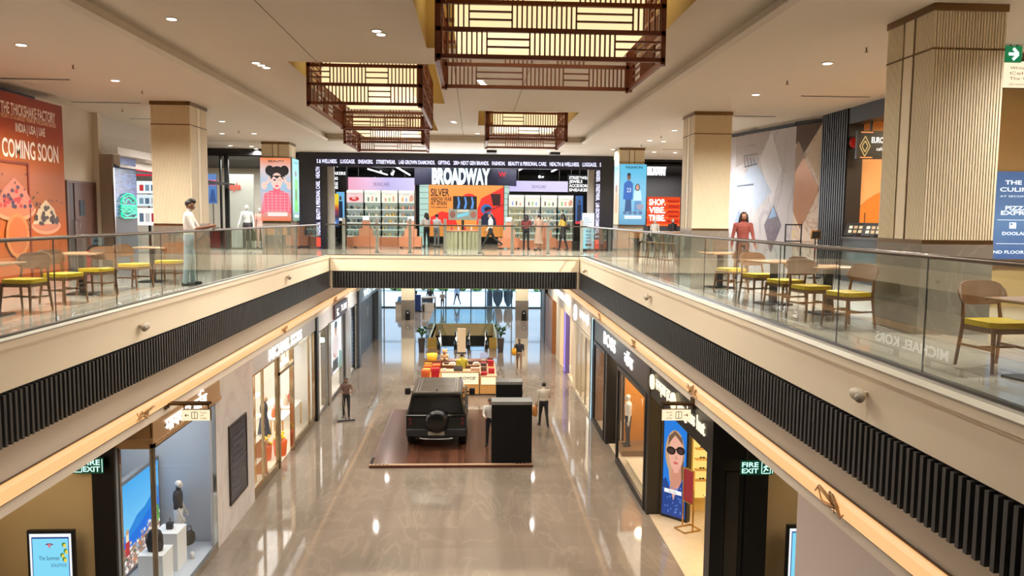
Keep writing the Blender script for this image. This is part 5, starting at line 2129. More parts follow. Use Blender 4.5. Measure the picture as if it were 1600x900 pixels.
def escalator(x0, x1, label):
    t = thing('escalator', label, 'escalator', ((x0 + x1) / 2, c - .4, 0))
    mb = MB()
    n, run = 24, .4
    for i in range(n):
        y, z = c + .5 + i * run, -i * .2
        mb.box(x0 + .22, x1 - .22, y, y + run, z - .3, z - .005)
        for k in range(8):
            xx = x0 + .26 + (x1 - x0 - .52) * k / 7
            mb.box(xx - .008, xx + .008, y, y + run, z - .005, z)
    mb.build('steps', M((70, 78, 88), .35, .6), t)
    mb = MB()
    mb.box(x0 + .2, x1 - .2, c - .7, c + .5, -.02, .008)
    mb.build('comb_plate', M((150, 180, 206), .18, .8), t)
    for s, x in ((-1, x0 + .11), (1, x1 - .11)):
        mb = MB()
        pts = [(x - .09, c - .5, .0), (x - .09, c + .6, 0), (x - .09, c + 10, -4.7), (x - .09, c + 10, -4.2), (x - .09, c + .6, .3), (x - .09, c - .5, .3)]
        mb.prism(pts, (.18, 0, 0))
        mb.build('skirt', m_black, t)
        mb = MB()
        pts = [(x - .012, c - .45, .3), (x - .012, c + .6, .3), (x - .012, c + 10, -4.2), (x - .012, c + 10, -3.5), (x - .012, c + .7, .92), (x - .012, c - .2, .92), (x - .012, c - .42, .75)]
        mb.prism(pts, (.024, 0, 0))
        mb.build('balustrade', M((20, 22, 24), .1, noise=0), t)
        mb = MB()
        mb.tube([(x, c - .4, .3), (x, c - .62, .42), (x, c - .7, .62), (x, c - .6, .85), (x, c - .3, .97), (x, c + .7, .97), (x, c + 10, -3.45)], .045, 8)
        mb.build('handrail', m_black, t)
        mb = MB()
        mb.ell((x, c - .62, .5), (.07, .05, .14))
        mb.build('inlet_cap', M((150, 190, 214), .2, .5), t)


escalator(a + .62, (a + b) / 2 - .28, 'black escalator going down beyond the kiosk, left of the white newel')
escalator((a + b) / 2 + .28, b - .55, 'black escalator going down beyond the kiosk, right of the white newel')
t = thing('newel_panel', 'pale lit upright panel between the two escalators', 'panel', (-.68, 44.9, 0))
mb = MB()
mb.box(-.9, -.42, 44.75, 45.0, .03, 1.42)
mb.build('panel', M((236, 214, 180), .4, noise=.03), t, bevel=.02)
mb = MB()
mb.box(-.93, -.39, 44.72, 45.03, 0, .04)
mb.build('base', m_black, t)
lamp('AREA', (-.66, 43.6, 2.6), 40, (1, .9, .75), .5, rot=(-.7, 0, 0))
t = thing('cladding_wall', 'cream upstand across the well behind the escalator heads', 'panel', ((a + b) / 2, 50.8, 0))
for x0, x1 in ((a + .05, a + .6), (b - .5, b - .05)):
    mb = MB()
    mb.box(x0, x1, c + .1, c + .2, -1, .62)
    mb.build('side_panel', M((186, 150, 70), .5), t)
mb = MB()
mb.box(a + .02, b - .02, d - .1, d - .04, -.85, -.02)
mb.build('panel', M((206, 186, 140), .5), t)
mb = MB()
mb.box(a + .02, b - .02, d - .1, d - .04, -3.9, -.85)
mb.build('void_shade_sheet', M((34, 34, 32), .7), t)  # dark sheet: shade of the basement void put into colour
lamp('AREA', ((a + b) / 2, 52, -.4), 120, (1, .93, .8), 3, rot=(-1.1, 0, 0), parent=t, sx=.4)  # unseen lamp added to brighten the cream well walls
for px, s in ((659, 1), (782, -1)):
    g = at(px, 550, 'z', 0)
    t = thing('planter', 'tall dark planter with a leafy plant at the %s corner of the escalator well' % ('left' if s > 0 else 'right'), 'planter', (g.x, g.y, 0))
    mb = MB()
    mb.prism([(-.16, -.16, 0), (.16, -.16, 0), (.16, .16, 0), (-.16, .16, 0)], (0, 0, .04))
    vs = [(-.15, -.15, .04), (.15, -.15, .04), (.15, .15, .04), (-.15, .15, .04), (-.2, -.2, .82), (.2, -.2, .82), (.2, .2, .82), (-.2, .2, .82)]
    mb.add(vs, [(0, 1, 5, 4), (1, 2, 6, 5), (2, 3, 7, 6), (3, 0, 4, 7), (4, 5, 6, 7)])
    mb.build('pot', M((66, 60, 56), .4, noise=.1), t, local=True)
    r = random.Random(px)
    mb = MB()
    for k in range(16):
        q = r.random() * 6.28
        R = r.uniform(.1, .32)
        z = r.uniform(1.05, 1.55)
        mb.tube([(0, 0, .8), (R * .5 * math.cos(q), R * .5 * math.sin(q), (z + .8) / 2 + .1), (R * math.cos(q), R * math.sin(q), z)], [.01, .012, .006], 5)
        mb.ell((R * math.cos(q), R * math.sin(q), z), (.09, .05, .07), 0, 7, 5)
    mb.build('foliage', M((46, 84, 48), .6, noise=.2), t, local=True)

# ================================================================== CHOCOLATE KIOSK
t = thing('kiosk', 'wooden chocolate kiosk with lit ROYCE front panels beyond the car', 'kiosk', (-.65, 35.5, 0))
m_kw = M((206, 150, 84), .4, noise=.1, stretch=(1, 1, 4))
K = 33.96
mb = MB()
mb.box(-1.4, .27, K + .02, K + .5, .06, .46)
mb.box(-1.4, .27, K + .02, K + .5, .46, 1.02)
mb.build('front_counter', m_kw, t)
mb = MB()
mb.box(-1.44, .31, K - .03, K + .62, 1.02, 1.07)
mb.build('counter_top', M((196, 160, 116), .3), t)
a = Art((-1.36, K + .004, .5), X * 1.6, Z * .5, L((255, 236, 196), 1.1), .02)
a.text('ROYCE’', .5, .42, .24, L((30, 20, 20), .4), .44, bold=.03)
a.text('CHOCOLATE', .62, .22, .08, L((90, 60, 50), .4), .24)
a.text('INDIA', .2, .5, .12, L((120, 80, 60), .4), .1)
a.build('lit_sign', t)
mb = MB()
mb.box(.31, 1.03, K + .05, 37.6, .06, .82)
mb.build('right_counter', m_kw, t)
mb = MB()
mb.box(.29, 1.05, K + .02, 37.64, .82, .86)
mb.build('right_top', M((206, 180, 140), .3), t)
a = Art((.36, K + .03, .48), X * .64, Z * .32, L((255, 236, 190), 1.1), .02)
a.build('right_lit_panel', t)
mb = MB()
mb.box(-2.32, -1.44, K + .3, 37.6, .06, .62)
mb.build('left_counter', m_kw, t)
mb = MB()
mb.box(-2.32, .98, 37.0, 37.6, .62, .98)
mb.box(-1.4, .3, 36.2, 36.7, .06, .9)
mb.build('back_counter', M((120, 74, 46), .4, noise=.1), t)
mb = MB()
mb.box(-1.42, .32, 36.18, 36.72, .9, .94)
mb.build('back_top', M((214, 180, 140), .35), t)
mb = MB()
mb.box(-2.3, 1.0, K + .1, 37.56, 0, .06)
mb.build('plinth', m_black, t)
r = random.Random(5)
RED, ORG, GLD = (176, 26, 40), (196, 84, 30), (206, 160, 60)
items = []
for i in range(7):
    items.append((-2.28 + .42 * (i % 2), 34.4 + i * .42, .62, .34, .36, r.choice((.28, .4)), [ORG, RED, GLD, ORG][i % 4], 'left'))
for i in range(8):
    items.append((.36 + .34 * (i % 2), 34.15 + i * .38, .86, .26, .28, r.choice((.12, .22, .3)), [RED, RED, (90, 60, 40), GLD, (40, 30, 30)][i % 5], 'right'))
for i in range(6):
    items.append((-1.35 + .28 * i, 36.3, .94, .22, .22, r.choice((.08, .14)), [(60, 40, 34), (220, 210, 200), RED, (40, 40, 40)][i % 4], 'back'))
items += [(-1.3, K + .1, 1.07, .12, .12, .1, (230, 226, 220), 'front'), (-.3 + .2, K + .15, 1.07, .4, .22, .12, (206, 160, 130), 'front')]
nm = {tuple(RED): 'red', tuple(ORG): 'orange', tuple(GLD): 'gold'}
for i, (x, y, z, w_, d_, h_, c_, side) in enumerate(items):
    cn = nm.get(tuple(c_), 'white' if c_[0] > 200 and c_[2] > 180 else 'brown' if c_[0] < 120 else 'tan')
    t = thing('gift_box', '%s chocolate gift box stacked on the %s counter of the kiosk' % (cn, side), 'box', (x + w_ / 2, y + d_ / 2, z), group='%s gift boxes on the %s kiosk counter' % (cn, side))
    mb = MB()
    mb.box(x, x + w_, y, y + d_, z, z + h_ * .75)
    mb.build('box', M(c_, .45, noise=.08), t, bevel=.006)
    mb = MB()
    mb.box(x - .006, x + w_ + .006, y - .006, y + d_ + .006, z + h_ * .75, z + h_)
    mb.build('lid', M(tuple(min(255, v + 16) for v in c_), .4, noise=.05), t, bevel=.006)
t = thing('laptop', 'dark till screen on the front counter of the kiosk', 'till', (-.65, K + .25, 1.07))
mb = MB()
mb.box(-.85, -.45, K + .12, K + .4, 1.07, 1.09)
mb.build('keyboard', m_black, t)
mb = MB()
mb.obox((-.65, K + .16, 1.19), (.2, 0, 0), (0, .008, 0), (0, -.03, .11))
mb.build('screen', M((120, 116, 110), .4), t)
t = thing('gift_basket', 'yellow gift basket with a round handle on the left kiosk counter', 'basket', (-1.95, 37.25, .98))
mb = MB()
mb.lathe((0, 0, 0), [(.22, 0), (.28, .3), (.26, .3), (.2, .03), (0, .03)], 16)
mb.build('bowl', M((226, 170, 30), .5, noise=.1), t, local=True)
mb = MB()
mb.tube([(.27 * math.cos(q), 0, .28 + .34 * math.sin(q)) for q in [PI * i / 10 for i in range(11)]], .018, 6)
mb.build('handle', m_gold, t, local=True)
t = thing('teddy_bear', 'beige teddy bear sitting on the back counter of the kiosk', 'toy', (-1.35, 37.25, .98))
mb = MB()
mb.ell((0, 0, .16), (.14, .12, .17))
mb.ell((0, -.02, .4), .12)
for s in (-1, 1):
    mb.ell((s * .09, 0, .5), .045)
    mb.ell((s * .15, -.08, .2), (.05, .05, .1))
    mb.ell((s * .1, -.16, .05), (.06, .1, .055))
mb.build('body', M((206, 166, 120), .8, noise=.15), t, local=True)
mb = MB()
mb.ell((0, -.13, .37), (.045, .03, .035))
mb.ell((0, -.155, .385), .014)
mb.build('muzzle', M((120, 80, 56), .8), t, local=True)
t = thing('display_case', 'small white tablet on a stand at the back right of the kiosk', 'tablet', (.45, 37.2, .98))
mb = MB()
mb.obox((.5, 37.2, 1.2), (.18, 0, 0), (0, .015, 0), (0, .04, .14))
mb.build('screen', M((150, 160, 190), .2), t)
mb = MB()
mb.box(.4, .6, 37.15, 37.35, .98, 1.07)
mb.build('stand', m_white, t)

# ================================================================== CAR ON ITS WOODEN PLATFORM
PX0, PX1, PY0, PY1 = -3.2, 1.88, 24.0, 31.0
t = thing('car_platform', 'low dark wooden display platform under the parked car', 'platform', ((PX0 + PX1) / 2, 27.5, 0))
mb = MB()
mb.box(PX0 + .1, PX1, PY0 + .06, PY1, .0, .11)
mb.build('deck', planks((92, 58, 42), (70, 42, 30), .2, .1, 1), t)
mb = MB()
mb.box(PX0, PX1 + .02, PY0 - .02, PY0 + .06, .0, .08)
mb.box(PX0, PX0 + .1, PY0 + .06, PY1, .0, .08)
mb.build('edge', M((80, 40, 26), .35), t)
mb = MB()
mb.box(PX0, PX1 + .02, PY0 - .025, PY0 + .06, .08, .112)
mb.build('edge_strip', M((206, 170, 140), .3, .3), t)
mb = MB()
for i in range(5):
    for x in (PX0 + .02 + i * .12, PX1 - .55 + i * .12):
        if x < PX0 or i < 5:
            mb.prism([(x, PY0 - .026, .113), (x + .06, PY0 - .026, .113), (x + .12, PY0 + .056, .113), (x + .06, PY0 + .056, .113)], (0, 0, .002))
for i in range(6):
    y = PY0 + .1 + i * .12
    mb.box(PX0 - .001, PX0 + .101, y, y + .05, .08, .113)
mb.build('hazard_marks', M((30, 20, 16), .5), t)

for i, (x0, x1, y0, h) in enumerate(((.6, 1.86, 24.12, 1.95), (.82, 1.74, 27.1, 1.95))):
    t = thing('exhibition_block', '%s black upright display panel with a grey top on the car platform' % ('nearer, larger' if i == 0 else 'farther, half hidden'), 'display panel', ((x0 + x1) / 2, y0 + .3, .11))
    mb = MB()
    mb.box(x0, x1, y0, y0 + .55, .11, .11 + h - .1)
    mb.build('body', M((8, 8, 9), .6, noise=.1, spec=.2), t)
    mb = MB()
    mb.box(x0 - .005, x1 + .005, y0 - .005, y0 + .6, .11 + h - .1, .11 + h)
    mb.build('top', M((110, 108, 104), .4), t)


def car():
    """boxy black off-road estate seen from behind; local frame: rear at y=0, front at +y, ground z=0"""
    t = thing('car', 'boxy black off-road car parked with its spare wheel towards the balcony', 'car', (-1.2, 25.62, .11))
    paint = M((5, 6, 7), .08, noise=.0, spec=.5)
    trimb = M((20, 20, 21), .55)
    win = M((10, 12, 14), .05, noise=0, spec=.8)
    HW, Ln = .99, 4.75
    # lower body
    mb = MB()
    prof = [(.0, .42), (.0, .62), (-.03, .7), (-.03, 1.12), (.03, 1.2), (3.05, 1.2), (3.15, 1.17), (4.55, 1.12), (4.72, 1.0), (4.75, .6), (4.68, .42)]
    arch = lambda cy: [(cy + .5 * math.cos(q), .4 + .47 * math.sin(q)) for q in [PI * i / 8 for i in range(9)]]
    under = [(4.68, .42)] + [(y, z) for y, z in arch(3.78)] + [(y, z) for y, z in arch(.78)] + [(0, .42)]
    pts = prof[:-1] + under[:-1]
    mb.prism([(-HW, y, z) for y, z in pts], (2 * HW, 0, 0))
    mb.build('body', paint, t, local=True, bevel=.04, seg=3)
    # cabin, leaning in towards the roof
    mb = MB()
    b0, b1 = HW - .04, HW - .17
    lo = [(-b0, .02, 1.18), (b0, .02, 1.18), (b0, 3.3, 1.18), (-b0, 3.3, 1.18)]
    hi = [(-b1, .16, 1.86), (b1, .16, 1.86), (b1, 2.62, 1.86), (-b1, 2.62, 1.86)]
    mb.add(lo + hi, [(0, 3, 2, 1), (4, 5, 6, 7), (0, 1, 5, 4), (1, 2, 6, 5), (2, 3, 7, 6), (3, 0, 4, 7)])
    mb.build('cabin', paint, t, local=True, bevel=.06, seg=3)
    mb = MB()
    mb.box(-.8, .8, .2, 2.6, 1.85, 1.885)
    mb.build('roof', M((92, 84, 74), .22, .35, noise=.02), t, local=True, bevel=.02)
    mb = MB()
    for s in (-1, 1):
        for q in (.58, .67):
            mb.box(s * q - .014, s * q + .014, .24, 2.5, 1.885, 1.9)
    mb.box(-.5, .5, 2.0, 2.03, 1.885, 1.892)
    mb.box(-.55, .55, 1.2, 1.21, 1.885, 1.89)
    mb.build('roof_rails', M((150, 146, 140), .3, .6), t, local=True)
    mb = MB()
    mb.ell((0, .45, 1.9), (.035, .06, .03))
    mb.build('antenna', m_black, t, local=True)
    # windows: rear, sides, windscreen
    def lean(y, z):
        return b0 + (b1 - b0) * (z - 1.18) / .68
    mb = MB()
    for z0, z1 in ((1.25, 1.76),):
        w0, w1 = lean(0, z0) - .12, lean(0, z1) - .1
        yy = lambda z: .02 + .14 * (z - 1.18) / .68 - .008
        mb.quad((-w0, yy(z0), z0), (w0, yy(z0), z0), (w1, yy(z1), z1), (-w1, yy(z1), z1))
    mb.build('rear_window', win, t, local=True)
    mb = MB()
    mb.box(-.78, .78, -.02, .2, 1.8, 1.88)
    mb.build('spoiler', paint, t, local=True, bevel=.03)
    for s in (-1, 1):
        for y0, y1, k in ((.35, .95, 0), (1.05, 1.95, 0), (2.05, 2.75, .22)):
            mb = MB()
            x0, x1 = s * (lean(0, 1.28) + .006), s * (lean(0, 1.74) + .006)
            q = [(x0, y0, 1.28), (x0, y1 + k, 1.28), (x1, y1 - k * .3, 1.74), (x1, y0, 1.74)]
            mb.poly(q if s > 0 else q[::-1])
            mb.build('side_window', win, t, local=True)
        mb = MB()
        mb.bar((s * (HW - .02), 2.9, 1.28), (s * (HW + .12), 2.85, 1.3), .05)
        mb.box(s * (HW + .08), s * (HW + .29), 2.76, 2.88, 1.2, 1.44)
        mb.build('wing_mirror', m_black, t, local=True, bevel=.03)
        for k, yy in enumerate((.78, 3.78)):
            mb = MB()
            ring = [(r_, z_) for r_, z_ in ((.24, -.13), (.36, -.14), (.4, -.1), (.4, .1), (.36, .14), (.24, .13))]
            mb.lathe((0, 0, 0), ring, 28)
            mb.lathe((0, 0, 0), [(.02, -.1), (.24, -.08), (.24, .08), (.02, .1)], 20, 1)
            mb.v = [(s * (HW - .13) + v[2], yy + v[0], .4 + v[1]) for v in mb.v]
            mb.build('wheel', [M((16, 16, 17), .8), M((60, 60, 62), .3, .7)], t, local=True)
            mb = MB()
            arc = [(yy + .52 * math.cos(q), .4 + .5 * math.sin(q)) for q in [PI * i / 10 for i in range(11)]]
            arc2 = [(yy + .45 * math.cos(q), .4 + .43 * math.sin(q)) for q in [PI * i / 10 for i in range(10, -1, -1)]]
            mb.prism([(s * (HW - .02), y, z) for y, z in arc + arc2], (s * .05, 0, 0))
            mb.build('wheel_arch', trimb, t, local=True)
        for z in (1.02, .88):
            mb = MB()
            mb.box(s * .86 - .055, s * .86 + .055, -.045, -.02, z - .05, z + .05)
            mb.build('tail_lamp', M((60, 16, 18), .2), t, local=True, bevel=.01)
        mb = MB()
        mb.box(s * .78 - .14, s * .78 + .14, -.06, -.03, .6, .64)
        mb.build('reflector', M((110, 20, 22), .25), t, local=True)
        for y in (1.0, 2.0):
            mb = MB()
            mb.box(s * HW, s * (HW + .02), y + .55, y + .72, 1.04, 1.07)
            mb.build('door_handle', m_black, t, local=True)
    mb = MB()
    wz = lambda z: 3.3 - .68 * (z - 1.18) / .68 + .01
    mb.quad((lean(0, 1.26) - .08, wz(1.26), 1.26), (-lean(0, 1.26) + .08, wz(1.26), 1.26), (-b1 + .1, wz(1.78), 1.78), (b1 - .1, wz(1.78), 1.78))
    mb.build('windscreen', win, t, local=True)
    mb = MB()
    mb.box(-HW + .02, HW - .02, -.1, .06, .44, .7)
    mb.box(-.7, .7, -.06, .1, .34, .46)
    mb.build('bumper', trimb, t, local=True, bevel=.03)
    mb = MB()
    mb.tube([(-.55, -.1, .4), (-.4, -.115, .375), (0, -.12, .365), (.4, -.115, .375), (.55, -.1, .4)], .013, 6)
    mb.build('bumper_strip', M((206, 206, 206), .15, .9), t, local=True)
    mb = MB()
    mb.lathe((0, 0, 0), [(0, .26), (.26, .26), (.36, .22), (.39, .12), (.39, .0), (0, 0)], 30)
    mb.v = [(v[0] + .02, -.03 - v[2], .98 + v[1]) for v in mb.v]
    mb.build('spare_wheel_cover', M((7, 7, 8), .25, noise=.05), t, local=True)
    mb = MB()
    mb.box(-.27, .27, -.125, -.1, .5, .62)
    mb.build('number_plate', M((150, 146, 136), .35), t, local=True)
    mb = MB()
    mb.box(-.5, .5, .5, 3.0, .3, .42)
    mb.build('underbody', m_matblack, t, local=True)
    return t


car()
# ================================================================== UPPER LEVEL: LEFT SIDE
m_led = L((255, 255, 255), 1.3)
YB = at(147, 300, 'x', -10.3).y
wallbox('wall_left_upper', -10.5, -10.3, 19.3, YB, UP, CL, M((214, 200, 178), .7, noise=.02), 'beige wall beside the orange hoarding')
wallbox('wall_left_near', -10.5, -10.3, -8, 19.3, UP, CL, M((40, 44, 54), .7))
t = thing('hoarding', 'orange COMING SOON hoarding with printed ice cream sundaes on the left', 'hoarding', (-9.7, 16.5, UP))
HX, HY0, HW_, HZ = -9.65, 13.0, 6.2, 3.93
a = Art((HX, HY0, UP), Y * HW_, Z * HZ, grad([(0, (168, 76, 10)), (.25, (176, 84, 16)), (.42, (158, 92, 56)), (.55, (160, 96, 70)), (.66, (170, 84, 14)), (.8, (150, 52, 4)), (1, (120, 34, 2))], 2, 0, .75, .12, 2.2), .12, M((196, 84, 34), .5))


def hp(px, py):
    q = at(px, py, 'x', HX)
    return (q.y - HY0) / HW_, (q.z - UP) / HZ


cw = M((244, 226, 206), .5, noise=0)
def htext(body, p0, p1, h, mt=cw, bold=.02):
    x0, y0 = hp(*p0)
    x1, y1 = hp(*p1)
    a.text(body, x0, y0, h, mt, x1 - x0, bold=bold)
htext('THE THICKSHAKE FACTORY', (1, 174), (86, 188), .058)
htext("INDIA'S 1ST & LARGEST PREMIUM THICKSHAKE BRAND", (1, 182), (87, 200), .024, M((236, 176, 130), .5, noise=0))
htext('INDIA | USA | UAE', (24, 205), (70, 212), .045)
htext('COMING SOON', (3, 243), (91, 256), .095)
for px, py, rx, ry in ((72, 350, .095, .06), (22, 325, .12, .07)):
    x, y = hp(px, py)
    a.ell(x, y, rx * 1.05, ry, M((212, 140, 98), .4, noise=0), 180, 360)
    a.ell(x, y + .01, rx * .98, ry * .85, M((190, 104, 60), .4, noise=0), 180, 360)
    a.poly([(x - rx * .95, y), (x + rx * .95, y), (x + rx * .55, y + ry * 1.5), (x, y + ry * 2.3), (x - rx * .5, y + ry * 1.5)], M((196, 170, 134) if px > 50 else (186, 110, 88), .5, noise=.25, scale=12))
    r = random.Random(px)
    for i in range(34):
        q, s = r.uniform(-.8, .8), r.uniform(0, 1.6)
        if abs(q) * 1.6 + s > 1.9:
            continue
        a.ell(x + q * rx, y + s * ry, .011, .012, M((60, 40, 34) if px > 50 else r.choice([(170, 50, 50), (70, 50, 70)]), .5, noise=0), n=6, up=False)
        a.z += .0004
    for i in range(12):
        a.ell(x + r.uniform(-1.2, 1.2) * rx, y + r.uniform(.4, 2.8) * ry, .006, .008, M((90, 56, 44), .5, noise=0), n=5, up=False)
    a.z += .002
x, y = hp(25, 368)
a.ell(x, y, .07, .12, M((204, 120, 62), .4, noise=0))
a.ell(x, y, .055, .1, M((188, 92, 34), .4, noise=0))
a.build('printed_panel', t)
mb = MB()
x0, y0 = hp(-40, 252)
x1, y1 = hp(42, 254)
for yy in (HY0 + x0 * HW_, HY0 + x1 * HW_):
    mb.box(HX, HX + .03, yy - .025, yy + .025, UP, UP + y1 * HZ)
mb.box(HX, HX + .03, HY0 + x0 * HW_, HY0 + x1 * HW_, UP + y1 * HZ - .05, UP + y1 * HZ)
mb.build('door_frame', M((130, 50, 24), .5), t)
q = at(42, 352, 'x', HX)
mb = MB()
mb.tube([(HX + .03, q.y - .05, q.z - .1), (HX + .08, q.y - .05, q.z - .08), (HX + .08, q.y - .05, q.z + .08), (HX + .03, q.y - .05, q.z + .1)], .012, 6)
mb.build('door_handle', m_steel, t)
t = thing('fire_door', 'dark brown double door with a small square window in the beige wall', 'door', (-10.3, 21, UP))
y0, y1 = at(100, 300, 'x', -10.3).y, at(146, 300, 'x', -10.3).y
zt = at(120, 283, 'x', -10.3).z
ym = at(112, 300, 'x', -10.3).y
mb = MB()
mb.box(-10.3, -10.24, ym + .02, y1 - .06, UP + .01, zt - .06)
mb.build('leaf', M((92, 62, 52), .45, noise=.12, stretch=(1, 1, 5)), t)
mb = MB()
mb.box(-10.3, -10.26, y0 + .06, ym - .01, UP + .01, zt - .06)
mb.build('leaf', M((64, 42, 36), .45, noise=.12, stretch=(1, 1, 5)), t)
mb = MB()
mb.box(-10.3, -10.22, y0, y0 + .06, UP, zt)
mb.box(-10.3, -10.22, y1 - .06, y1, UP, zt)
mb.box(-10.3, -10.22, y0 + .06, y1 - .06, zt - .06, zt)
mb.build('frame', M((96, 66, 54), .45), t)
wv = at(128, 325, 'x', -10.24)
mb = MB()
mb.box(-10.24, -10.225, wv.y - .12, wv.y + .12, wv.z - .2, wv.z + .2)
mb.build('window_pane', M((30, 44, 60), .5), t)
for dy in (-.14, .1):
    mb = MB()
    mb.tube([(-10.24, ym + dy, UP + .85), (-10.17, ym + dy, UP + .87), (-10.17, ym + dy, UP + 1.25), (-10.24, ym + dy, UP + 1.27)], .014, 6)
    mb.build('handle', m_steel, t)
t = thing('fire_extinguisher', 'red fire extinguisher standing by the dark brown door', 'extinguisher', (-10.0, y0 + .5, UP))
mb = MB()
mb.lathe((0, 0, 0), [(.075, 0), (.08, .03), (.08, .4), (.03, .48), (.03, .5)], 14)
mb.build('cylinder', M((180, 24, 24), .25), t, local=True)
mb = MB()
mb.bar((0, 0, .5), (0, .1, .56), .03)
mb.tube([(0, 0, .5), (.08, 0, .45), (.1, 0, .2)], .012, 6)
mb.build('valve', m_black, t, local=True)

# burger shop corner: grey column, blue tiled front with a green neon burger
gx0, gx1 = at(157, 320, 'y', YB).x, at(178, 320, 'y', YB).x
wallbox('wall_left_return', -10.5, gx0, YB, YB + .2, UP, CL, M((214, 200, 178), .7, noise=.02))
zt = at(165, 241, 'y', YB).z
ye = at(214, 320, 'x', gx1).y
wallbox('column_burger', gx0, gx1 - .02, YB, YB + .4, UP, zt, M((142, 124, 104), .5, noise=.03), 'grey brown column at the burger shop corner')
wallbox('trim_burger', gx1 - .02, gx1 + .02, YB - .01, YB + .05, UP, zt, m_steel)
def tiles():
    mt = planks((40, 62, 104), (54, 84, 140), .25, .05)
    return mt
tb = bpy.data.materials.new('blue_mosaic')
tb.use_nodes = True
_n = tb.node_tree
_p = _n.nodes['Principled BSDF']
_b = _n.nodes.new('ShaderNodeTexBrick')
_c = _n.nodes.new('ShaderNodeTexCoord')
_m = _n.nodes.new('ShaderNodeMapping')
_m.inputs['Rotation'].default_value = (0, PI / 2, PI / 2)
_b.inputs['Scale'].default_value = 1
_b.inputs['Brick Width'].default_value = .16
_b.inputs['Row Height'].default_value = .05
_b.inputs['Mortar Size'].default_value = .005
_b.inputs['Color1'].default_value = (*lin((44, 66, 108)), 1)
_b.inputs['Color2'].default_value = (*lin((70, 106, 170)), 1)
_b.inputs['Mortar'].default_value = (*lin((30, 34, 46)), 1)
_n.links.new(_c.outputs['Object'], _m.inputs[0])
_n.links.new(_m.outputs[0], _b.inputs['Vector'])
_n.links.new(_b.outputs['Color'], _p.inputs['Base Color'])
_p.inputs['Roughness'].default_value = .22
wallbox('wall_burger_tiles', gx1 - .2, gx1, YB + .05, ye, UP + 1.35, zt - .02, tb, 'blue tiled front of the burger shop')
wallbox('wall_burger_base', gx1 - .2, gx1, YB + .05, ye, UP, UP + 1.33, M((74, 76, 84), .5, noise=.08), 'grey foot of the burger shop front')
mb = MB()
YS0 = at(295, 250, 'x', gx1).y
pts = [(0, CL), (.1, CL - .5), (.3, CL - 1.0), (.65, CL - 1.35), (.85, CL - 1.45)]
n0 = len(mb.v)
for i in range(len(pts) - 1):
    (x0, z0), (x1, z1) = pts[i], pts[i + 1]
    gx = gx0 - .3
    mb.quad((gx + x0, YB + .02, z0), (gx + x1, YB + .02, z1), (gx + x1, YS0, z1), (gx + x0, YS0, z0))
mb.box(gx0 + .5, gx1 + .15, YB, YS0, zt, zt + .2)
mb.poly([(gx0 - .3, YB + .02, CL), (gx0 - .3, YB + .02, zt), (gx0 + .55, YB + .02, zt), (gx0 + .55, YB + .02, CL - 1.45), (gx0 + .35, YB + .02, CL - 1.35), (gx0, YB + .02, CL - 1.0), (gx0 - .2, YB + .02, CL - .5)])
struct('wall_burger_soffit', mb, M((216, 210, 204), .6, noise=.02), 'white curved bulkhead over the burger shop')
bc = at(199, 322, 'x', gx1)
t = thing('neon_sign', 'green neon burger sign on the blue tiled front', 'neon sign', bc)
mg = L((20, 240, 176), 1.1)
BW, BH = (at(212, 322, 'x', gx1).y - at(185, 322, 'x', gx1).y) / 2, (at(199, 302, 'x', gx1).z - at(199, 341, 'x', gx1).z) / 2
def nb(pts, r_=.02):
    mb.tube([(gx1 + .05, bc.y + p * BW, bc.z + q * BH) for p, q in pts], r_, 6)
mb = MB()
nb([(-.9, .1), (-.88, .4), (-.6, .8), (-.2, .98), (.2, .98), (.6, .8), (.88, .4), (.9, .1), (.7, .06), (-.7, .06), (-.9, .1)])
nb([(-.7, .3), (-.45, .65), (-.1, .8), (.2, .8), (.5, .62), (.7, .3), (.35, .25), (.25, .45), (0, .55), (-.25, .45), (-.35, .25), (-.7, .3)], .014)
nb([(-.9, -.08), (-.8, -.04), (.8, -.04), (.9, -.1), (.8, -.18), (-.8, -.18), (-.9, -.08)])
nb([(-.95, -.3), (-.6, -.38), (-.3, -.3), (0, -.4), (.3, -.3), (.6, -.38), (.95, -.3)])
nb([(-.85, -.48), (.85, -.48)], .014)
nb([(-.9, -.55), (-.86, -.8), (-.6, -.95), (.6, -.95), (.86, -.8), (.9, -.55), (.3, -.62), (-.3, -.78), (-.9, -.55)])
mb.build('tube', mg, t)
mb = MB()
for p, q in ((-.7, .5), (.7, .5), (-.6, -.9), (.6, -.9)):
    mb.bar((gx1, bc.y + p * BW, bc.z + q * BH), (gx1 + .05, bc.y + p * BW, bc.z + q * BH), .02)
mb.build('bracket', m_dsteel, t)

# bright shop beyond it with a red sign
wallbox('wall_red_shop_back', gx1 - 3, gx1 - 2.9, ye, 33, UP, CL - 1.45, m_shopwall)
wallbox('ceiling_red_shop', gx1 - 3, gx1, ye, 33, CL - 1.5, CL - 1.45, m_black)
t = thing('shop_sign', 'glowing red shop sign hanging beyond the blue tiled front', 'sign', (gx1 - .5, ye + 1.6, 9))
q0, q1 = at(212, 261, 'y', ye + 1.5), at(245, 275, 'y', ye + 1.5)
a = Art((q0.x, ye + 1.5, q1.z), X * (q1.x - q0.x), Z * (q0.z - q1.z), L((226, 20, 50), 1.3), .1, m_black)
a.text('FOOD', .06, .25, .5, L((255, 60, 90), 1.6), .8, bold=.02)
a.build('board', t)
mb = MB()
mb.tube([((q0.x + q1.x) / 2, ye + 1.55, q0.z), ((q0.x + q1.x) / 2, ye + 1.55, CL - 1.5)], .012, 6)
mb.build('cord', m_black, t)
